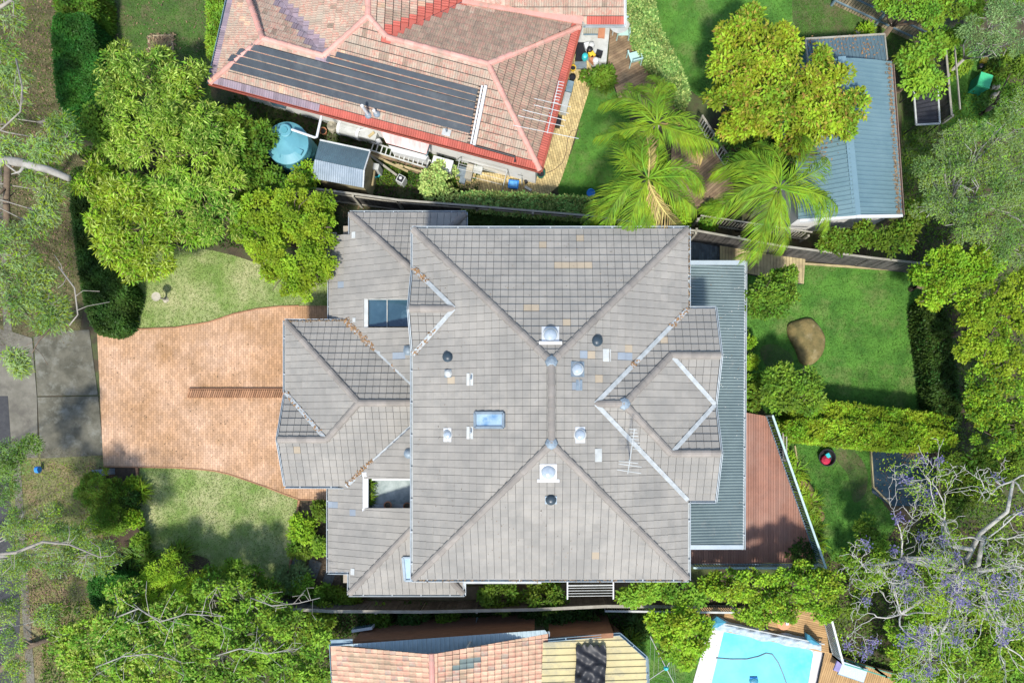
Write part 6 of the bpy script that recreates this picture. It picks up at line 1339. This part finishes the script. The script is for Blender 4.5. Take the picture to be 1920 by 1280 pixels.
# --- top middle
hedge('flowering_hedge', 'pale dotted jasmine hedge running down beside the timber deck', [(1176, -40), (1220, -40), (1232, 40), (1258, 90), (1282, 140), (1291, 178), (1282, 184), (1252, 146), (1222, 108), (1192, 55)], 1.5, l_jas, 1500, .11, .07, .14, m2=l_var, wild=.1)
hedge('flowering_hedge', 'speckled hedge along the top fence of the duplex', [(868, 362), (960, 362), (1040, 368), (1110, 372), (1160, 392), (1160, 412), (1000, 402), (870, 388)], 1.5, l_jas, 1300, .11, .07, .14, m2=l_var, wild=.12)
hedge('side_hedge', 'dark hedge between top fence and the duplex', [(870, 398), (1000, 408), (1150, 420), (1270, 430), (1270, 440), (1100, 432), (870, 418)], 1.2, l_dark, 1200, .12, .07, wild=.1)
tree('yellow_leaf_tree', 'yellowing tree right of the flowering hedge', 'tree', [(1385, 75, 38, 5), (1430, 100, 48, 5.4), (1370, 130, 40, 5.2), (1420, 160, 50, 5.4), (1470, 80, 34, 5), (1365, 190, 36, 5), (1480, 150, 34, 5), (1410, 220, 40, 5), (1375, 240, 26, 4.6), (1410, 35, 18, 4.8)], l_yel, 'big', 1.0, .05, m2=l_red, f2=.13)
tree('yellow_leaf_tree', 'yellowing tree spreading over the blue metal shed', 'tree', [(1510, 170, 44, 5.4), (1555, 160, 40, 5.4), (1590, 200, 36, 5.4), (1530, 215, 46, 5.4), (1480, 220, 40, 5.2), (1575, 240, 26, 5.2), (1490, 265, 30, 5), (1540, 110, 14, 5)], l_yel, 'big', 1.0, .08, m2=l_red, f2=.15)
tree('dark_tree', 'dark green tree in the gap between palms and shed', 'tree', [(1370, 275, 30, 2.6), (1410, 290, 32, 2.8), (1450, 280, 30, 2.8), (1475, 310, 24, 2.8), (1395, 320, 26, 2.4)], l_dark, 'broad', 1.0)
tree('roadside_tree', 'dense green tree at the top edge over the board fence', 'tree', [(1668, -10, 32, 4.6), (1705, 8, 34, 4.8), (1745, 12, 32, 4.8), (1785, 8, 30, 4.6), (1650, -30, 26, 4.4), (1750, 38, 16, 4)], l_bright, 'round_', 1.2)
tree('loose_tree', 'loose bright leaved tree at the end of the board fence', 'tree', [(1710, 112, 24, 3.8), (1740, 100, 26, 4), (1725, 150, 26, 3.8), (1750, 160, 22, 3.8), (1752, 80, 14, 3.8)], l_bright, 'big', .85, .15)
tree('pale_gum', 'grey green fine gum in the upper right corner', 'tree', [(1820, 60, 30, 5), (1860, 40, 34, 5.4), (1890, 80, 36, 5.6), (1850, 90, 28, 5.4), (1910, 30, 30, 5.6)], l_grey, 'fine', .85, .3, bark=m_bark_w)
tree('corner_tree', 'bright green tree at the right corner of the top edge', 'tree', [(1880, -10, 30, 4), (1825, 20, 20, 3.4), (1915, -20, 30, 4), (1790, 70, 18, 2.5)], l_bright, 'broad', 1.0)
tree('pale_gum', 'wide pale blue green gum at the right edge', 'tree', [(1770, 280, 36, 5), (1800, 250, 30, 5), (1830, 300, 44, 5.6), (1880, 250, 42, 6), (1900, 320, 46, 6.2), (1780, 340, 42, 5.4), (1840, 370, 46, 6), (1895, 400, 44, 6), (1750, 390, 34, 5), (1800, 420, 36, 5.6), (1865, 450, 42, 5.8), (1735, 320, 24, 4.8), (1915, 200, 30, 6), (1910, 470, 30, 5.8)], l_grey, 'fine', 1.15, .1, bark=m_bark_w, m2=l_bright, f2=.3)
tree('corner_tree', 'mid green tree between compost bin and pale gum', 'tree', [(1905, 185, 24, 2.4), (1905, 120, 24, 2.5), (1900, 215, 20, 2.4)], l_mid, 'broad', 1.0)
tree('dark_tree', 'dark tree in the gap below the metal shed', 'tree', [(1700, 440, 28, 2.6), (1660, 450, 24, 2.4), (1620, 440, 22, 2.2), (1715, 400, 22, 2.4), (1560, 450, 22, 2), (1590, 455, 20, 2)], l_mid, 'broad', 1.0)
# --- right hand canopy
tree('lime_tree', 'dense lime tree at the upper right of the rear lawn', 'tree', [(1770, 475, 30, 4.6), (1800, 500, 34, 5), (1760, 530, 28, 4.6), (1730, 520, 24, 4), (1845, 490, 34, 5.2), (1740, 560, 22, 4), (1800, 545, 34, 5)], l_lime, 'round_', 1.15, .05)
tree('lime_tree', 'dense lime tree in the middle of the right edge', 'tree', [(1820, 590, 36, 5.2), (1860, 560, 38, 5.4), (1900, 600, 38, 5.6), (1850, 640, 38, 5.4), (1890, 680, 40, 5.6), (1815, 650, 24, 5), (1915, 540, 30, 5.4)], l_lime, 'round_', 1.15, .08)
tree('lime_tree', 'dense lime tree at the lower right of the rear lawn', 'tree', [(1850, 710, 36, 5.2), (1890, 750, 38, 5.4), (1850, 770, 34, 5), (1910, 800, 34, 5.2), (1865, 820, 36, 4.8), (1830, 745, 24, 4.8)], l_lime, 'round_', 1.1, .08, m2=l_mid, f2=.4)
hedge('rear_hedge', 'dark hedge along the right side of the rear lawn', [(1738, 575), (1768, 570), (1790, 680), (1800, 790), (1765, 785), (1752, 690)], 1.5, l_dark, 1300, .12, .075, wild=.15)
hedge('lime_hedge', 'bright lime clipped hedge between the two back yards', [(1488, 790), (1600, 790), (1700, 800), (1785, 812), (1780, 838), (1680, 842), (1560, 830), (1490, 822), (1478, 805)], 1.7, l_lime, 1600, .12, .085, wild=.15)
hedge('lime_hedge', 'upper lime hedge row at the bottom of the rear lawn', [(1500, 765), (1560, 757), (1640, 766), (1720, 774), (1782, 782), (1780, 798), (1650, 788), (1500, 784)], 1.5, l_lime, 1500, .12, .085, wild=.15)
tree('camellia', 'glossy dark green tree beside the pine walkway', 'tree', [(1430, 545, 28, 2.6), (1462, 530, 26, 2.8), (1478, 552, 22, 2.6), (1425, 572, 22, 2.4), (1455, 568, 24, 2.6), (1480, 515, 12, 2.6)], l_mid, 'broad', 1.3, m2=l_bright, f2=.3)
tree('camellia', 'glossy green tree at the lower left of the rear lawn', 'tree', [(1462, 712, 26, 2.4), (1500, 708, 30, 2.6), (1515, 735, 26, 2.6), (1470, 745, 28, 2.4), (1440, 735, 16, 2.2), (1520, 755, 22, 2.4)], l_mid, 'broad', 1.3, m2=l_bright, f2=.35)
# --- below the duplex
tree('side_tree', 'leafy tree row left part under the lower right eave', 'tree', [(1190, 1112, 20, 2.4), (1215, 1105, 22, 2.6), (1245, 1108, 20, 2.4), (1175, 1118, 12, 2.2), (1280, 1112, 20, 2.4), (1305, 1115, 18, 2.4)], l_bright, 'broad', 1.2)
tree('side_tree', 'wide olive green tree over the golden pool deck', 'tree', [(1360, 1100, 32, 4), (1400, 1090, 34, 4.4), (1440, 1110, 40, 4.6), (1490, 1090, 38, 4.6), (1530, 1110, 38, 4.4), (1400, 1130, 32, 4), (1470, 1140, 30, 4), (1545, 1140, 26, 4), (1335, 1095, 22, 3.6), (1500, 1060, 20, 4), (1425, 1155, 16, 3.6), (1560, 1090, 22, 4)], l_lime, 'round_', 1.1, m2=l_mid, f2=.25)
tree('lime_tree', 'bright lime tree beside the pool paving', 'tree', [(1240, 1170, 24, 3.4), (1280, 1168, 30, 3.8), (1300, 1200, 26, 3.6), (1255, 1205, 28, 3.6), (1285, 1230, 20, 3.2), (1315, 1178, 16, 3.2)], l_lime, 'broad', 1.25)
# --- bottom left trees
tree('lime_shrub', 'bright lime feathery tree at the bottom of the lower lawn', 'tree', [(300, 1080, 28, 2.2), (335, 1085, 28, 2.2), (290, 1110, 26, 2.2), (345, 1115, 28, 2.2), (318, 1060, 18, 2.0), (365, 1090, 16, 2.0)], l_lime, 'fine', 2.0)
tree('leafy_tree', 'bright green tree filling the bottom left with pale twigs', 'tree', [(235, 1120, 30, 4.2), (210, 1165, 36, 4.4), (260, 1170, 40, 4.6), (320, 1160, 38, 4.6), (170, 1200, 34, 4.2), (230, 1220, 40, 4.4), (300, 1220, 42, 4.6), (150, 1240, 32, 4), (200, 1270, 38, 4.2), (280, 1280, 40, 4.4), (120, 1195, 22, 3.8), (350, 1270, 36, 4.2)], l_bright, 'broad', .95, .1, bark=m_bark_w, m2=l_pale, f2=.2)
tree('leafy_tree', 'bright green tree between the verge tree and the brick house', 'tree', [(400, 1110, 34, 4), (450, 1120, 36, 4.2), (500, 1150, 36, 4.2), (390, 1170, 38, 4.4), (450, 1190, 40, 4.4), (510, 1210, 38, 4.2), (550, 1170, 34, 4), (590, 1200, 30, 3.8), (400, 1240, 40, 4.2), (470, 1260, 40, 4.2), (540, 1260, 36, 4), (590, 1265, 28, 3.6), (385, 1290, 34, 4)], l_bright, 'broad', .95, .1, bark=m_bark_w, m2=l_mid, f2=.35)
tree('leafy_tree', 'darker green tree along the lower lawn edge', 'tree', [(440, 1075, 24, 1.6), (480, 1088, 26, 1.7), (510, 1110, 24, 1.7), (400, 1085, 20, 1.6)], l_mid, 'broad', 1.0, .1)
limb([(210, 1160, 3.4), (260, 1140, 4.6), (300, 1165, 5), (350, 1150, 5.2), (420, 1155, 5.2)], .035, .018, 'pale twisting bare branch in the bottom left canopy', m_bark_w, 'bare_branch', 22, 1.5)
limb([(180, 1250, 3.4), (230, 1230, 4.8), (280, 1225, 5), (340, 1240, 5.2)], .032, .016, 'pale bare branch at the bottom of the left canopy', m_bark_w, 'bare_branch', 18, 1.4)
limb([(400, 1230, 3.4), (450, 1215, 4.6), (500, 1225, 4.8), (560, 1215, 4.6)], .032, .016, 'pale bare branch in the canopy left of the orange roof', m_bark_w, 'bare_branch', 18, 1.3)
limb([(470, 1120, 3.6), (510, 1135, 4.4), (560, 1130, 4.4), (600, 1120, 4.2)], .03, .015, 'pale bare branch above the lower fence', m_bark_w, 'bare_branch', 12, 1.1)
# --- greenery under the jacaranda
tree('under_tree', 'lime tree under the left arms of the jacaranda', 'tree', [(1690, 1110, 30, 3), (1740, 1130, 34, 3.2), (1690, 1170, 30, 3), (1740, 1190, 34, 3), (1700, 1230, 34, 3), (1760, 1250, 34, 3), (1700, 1275, 30, 3), (1770, 1090, 30, 3)], l_bright, 'broad', .9, .1, m2=l_lime, f2=.4)
tree('under_tree', 'lime tree at the lower right corner', 'tree', [(1830, 1180, 38, 3.2), (1880, 1170, 38, 3.2), (1810, 1230, 36, 3.2), (1860, 1240, 40, 3.4), (1910, 1230, 34, 3.4), (1840, 1280, 34, 3), (1900, 1290, 34, 3), (1800, 1130, 26, 3), (1900, 1110, 34, 3)], l_bright, 'broad', .9, .05, m2=l_mid, f2=.4)
tree('under_tree', 'dark green tree right of the dark tarp', 'tree', [(1790, 880, 32, 3), (1830, 870, 34, 3.2), (1870, 885, 34, 3.2), (1790, 925, 28, 2.8), (1840, 920, 32, 3), (1780, 960, 22, 2.4), (1900, 850, 28, 3.2)], l_mid, 'broad', 1.1, .05)
tree('under_tree', 'small dark tree under the jacaranda by the deck corner', 'tree', [(1620, 1000, 26, 1.8), (1660, 1020, 28, 2), (1610, 1070, 26, 1.8), (1650, 1075, 26, 2), (1600, 1130, 22, 1.6)], l_mid, 'broad', .8, .25)
# --- jacaranda
def jacaranda():
    base = P(1745, 1045); root = thing('jacaranda_tree', base, 'nearly bare jacaranda with pale branches and violet blossom at the lower right', 'tree')
    rs = random.Random(3); segs = MB(); big = MB(); tips = []
    fork = Vector((base.x, base.y, 2.4)); big.tube([Vector((base.x, base.y, -.1)), Vector((base.x + .1, base.y, 1.2)), fork], [.28, .22, .2], 10)
    def grow(p, ang, z_, r, L, dep):
        n = 6; pts = [p]; a = ang
        for k in range(n):
            a += rs.gauss(0, .34); d = Vector((math.cos(a), math.sin(a), 0)) * (L / n) + Vector((0, 0, (z_ / n) * rs.uniform(.3, 1.7))); pts.append(pts[-1] + d)
        r1 = r * .62; (big if r > .045 else segs).tube(pts, list(np.linspace(r, r1, n + 1)), 6 if r > .045 else 4, rt())
        if dep == 0: tips.append(pts[-1]); return
        kids = 3 if rs.random() < .35 else 2
        for c in range(kids):
            i = n if c == 0 else rs.choice((2, 3, 4, 5)); grow(pts[i], a + rs.choice((-1, 1)) * rs.uniform(.3, 1.2), z_ * rs.uniform(.2, .8), max(.010, r1 * rs.uniform(.62, .9)), L * rs.uniform(.55, .85), dep - 1)
        if rs.random() < .4: tips.append(pts[3])
    for hx, hy, hz, nb, dep in ((1690, 1045, 4.4, 4, 4), (1640, 1060, 4.0, 3, 3), (1790, 1090, 5.0, 5, 3), (1690, 1150, 4.4, 5, 4), (1850, 1010, 5.2, 5, 4), (1850, 1110, 5.4, 6, 4), (1770, 975, 4.6, 4, 4), (1900, 1060, 5.4, 4, 4), (1760, 1190, 4.4, 4, 4), (1900, 900, 5.2, 3, 4), (1880, 1200, 4.6, 4, 3)):
        h = P(hx, hy, hz); m1 = fork.lerp(h, .35) + Vector((rs.gauss(0, .25), rs.gauss(0, .25), .5)); m2_ = fork.lerp(h, .7) + Vector((rs.gauss(0, .2), rs.gauss(0, .2), .35))
        big.tube([fork, m1, m2_, h], [.13, .10, .08, .06], 7, rt()); a0 = rs.random() * 6.28; dh = math.atan2(h.y - fork.y, h.x - fork.x)
        for k in range(nb): grow(h, a0 + k * 6.28 / nb + rs.gauss(0, .3), rs.uniform(.3, 1.0), .042, rs.uniform(.9, 1.5), dep)
    big.build('limbs', m_jac, root, smooth=True); segs.build('twigs', m_jac, root, smooth=True)
    T = np.array([tuple(t) for t in tips]); keep = RNG.random(len(T)); 
    F = T[keep < .05]; n = 60; p = F[:, None] + RNG.normal(0, .12, (len(F), n, 3)); p = p.reshape(-1, 3)
    fastmesh('blossoms', leaves(p, RNG.normal(0, 1, p.shape), .08, .06), 4, l_purp, root, RNG.random(len(p)))
    F = T[keep > .84]; n = 40; p = F[:, None] + RNG.normal(0, .2, (len(F), n, 3)) * [1, 1, .6]; p = p.reshape(-1, 3)
    fastmesh('crown', leaves(p, RNG.normal(0, 1, p.shape), .1, .04), 4, l_lime, root, RNG.random(len(p)))
jacaranda()
# --- palms
def palm(label, px, py, z, n, L, seed, tilt=0, angs=None):
    r = random.Random(seed); c = P(px, py, z); root = thing('palm_tree', Vector((c.x, c.y, 0)), label, 'palm tree', None)
    q = MB(); q.tube([Vector((c.x, c.y, -.05)), Vector((c.x + .05, c.y, z * .5)), c], [.2, .15, .13], 12); q.build('trunk', m_bark, root, smooth=True)
    q = MB(); q.tube([c - Vector((0, 0, .8)), c], [.14, .1], 12); q.build('crown_shaft', l_palm, root, smooth=True)
    for k in range(n):
        a = 2 * PI * k / n * (1 if not angs else 0) + r.uniform(-.25, .25) if not angs else math.radians(angs[k]) + r.uniform(-.1, .1)
        up = r.uniform(.35, 1.1); l = L * r.uniform(.8, 1.1); bend = r.choice((-1, .6, 1)) * r.uniform(.2, .95); dry = r.random() < (.06 if seed != 12 else 0)
        pts = []; 
        for i in range(15):
            t = i / 14; aa = a + bend * t; rr_ = l * t * (1 - .12 * t); pts.append(c + Vector((math.cos(aa) * rr_, math.sin(aa) * rr_, l * (up * t * .75 - (up * .55 + .55) * t * t))))
        b = MB(); b.tube(pts, list(np.linspace(.035, .008, 15)), 5, .2); V = []
        pa = np.array([tuple(p) for p in pts]); m_ = 58
        for sg in (-1, 1):
            for i in range(m_):
                t = .08 + .92 * i / m_; x = t * 14; j = min(13, int(x)); p = pa[j] + (pa[j + 1] - pa[j]) * (x - j); d = pa[j + 1] - pa[j]; d = d / np.linalg.norm(d); s_ = np.cross(d, [0, 0, 1]); s_ = s_ / np.linalg.norm(s_) * sg
                ll = (.72 * math.sin(PI * (.12 + .80 * t)) + .12) * r.uniform(.85, 1.1) * L / 2.6; o = d * (.75 + r.uniform(-.15, .25)) + s_ * (.7 if sg > 0 else .5) + np.array([0, 0, -.1 - r.random() * .5]); o = o / np.linalg.norm(o); e1 = p + o * ll * .55; e2 = p + o * ll + np.array([0, 0, -ll * .45]) + d * ll * .1
                w_ = np.cross(o, [0, 0, 1]); w_ = w_ / np.linalg.norm(w_) * .0155; ti = r.random()
                b.add([p - w_ * .5, p + w_ * .5, e1 + w_, e1 - w_, e2], [(0, 1, 2, 3), (3, 2, 4)], ti)
        b.build('frond', l_palmo if dry else l_palm, root)
palm('feathery palm between timber deck and yellowing tree', 1232, 232, 5.6, 13, 2.9, 4)
palm('biggest feathery palm overlapping the top fence', 1215, 335, 6.0, 14, 3.2, 8)
palm('feathery palm beside the lower corner of the metal shed', 1462, 352, 5.8, 14, 3.2, 12)
print('leaves', NLEAF)
# fallen leaves and undergrowth
def undergrowth(pxs, n, m, label, L=.13, W=.07, h=.35):
    poly = wp(pxs); p = rand_in(poly, n); pos = np.c_[p, RNG.random(n) ** 1.5 * h * (.4 + .6 * np.abs(np.sin(p[:, 0] * 1.7) * np.sin(p[:, 1] * 1.9)))+.02]
    tag(fastmesh('undergrowth', leaves(pos, RNG.normal(0, 1, (n, 3)) + [0, 0, .4], L, W, .6), 4, m, None, RNG.random(n), 'stuff'), label)
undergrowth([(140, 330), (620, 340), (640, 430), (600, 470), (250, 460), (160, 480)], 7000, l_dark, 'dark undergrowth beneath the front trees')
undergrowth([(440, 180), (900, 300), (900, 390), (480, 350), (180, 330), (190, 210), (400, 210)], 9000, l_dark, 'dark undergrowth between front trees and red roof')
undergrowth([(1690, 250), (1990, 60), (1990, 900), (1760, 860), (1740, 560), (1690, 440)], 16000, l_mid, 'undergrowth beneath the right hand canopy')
undergrowth([(1540, 1040), (1990, 900), (1990, 1340), (1690, 1340), (1690, 1270), (1570, 1220)], 14000, l_mid, 'undergrowth beneath the jacaranda')
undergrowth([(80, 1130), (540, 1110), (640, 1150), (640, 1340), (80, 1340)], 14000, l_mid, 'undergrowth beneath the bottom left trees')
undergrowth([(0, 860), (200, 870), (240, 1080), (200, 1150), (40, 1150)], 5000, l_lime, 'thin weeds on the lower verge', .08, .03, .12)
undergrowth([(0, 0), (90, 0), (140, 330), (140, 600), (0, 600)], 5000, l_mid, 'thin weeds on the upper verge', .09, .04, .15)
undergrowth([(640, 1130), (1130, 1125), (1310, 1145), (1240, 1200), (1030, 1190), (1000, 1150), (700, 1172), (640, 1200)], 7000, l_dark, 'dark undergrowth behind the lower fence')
undergrowth([(700, 290), (860, 330), (860, 360), (700, 345)], 2500, l_mid, 'weeds beside the camp stove', .1, .05, .2)
litter(lambda: P(random.uniform(0, 130), random.uniform(0, 600), .02), 1500, m_litter_b, 'brown dead leaves over the upper verge', None, .07)
litter(lambda: P(random.uniform(50, 130), random.gauss(1130, 40), .02), 900, m_litter_b, 'tan dead leaves over the lower verge', None, .06)
litter(lambda: P(random.uniform(640, 1100), random.uniform(370, 425), .02), 900, m_litter_b, 'brown dead leaves along the top boundary', None, .06)
litter(lambda: P(random.uniform(560, 650), random.uniform(950, 1120), .03), 500, m_litter_b, 'dead leaves in the mulched bed', None, .05)
litter(lambda: P(random.uniform(276, 330), random.uniform(64, 110), .1), 260, m_litter_b, 'dry twigs and leaves on the old garden bed', None, .07)
litter(lambda: P(random.uniform(200, 390), random.uniform(0, 100), .03), 90, m_litter_b, 'few dry leaves on the shaded lawn', None, .06)
litter(lambda: P(random.uniform(182, 205), random.uniform(0, 240), .03), 500, m_litter_b, 'leaf litter strip right of the dark clipped hedge', None, .06)
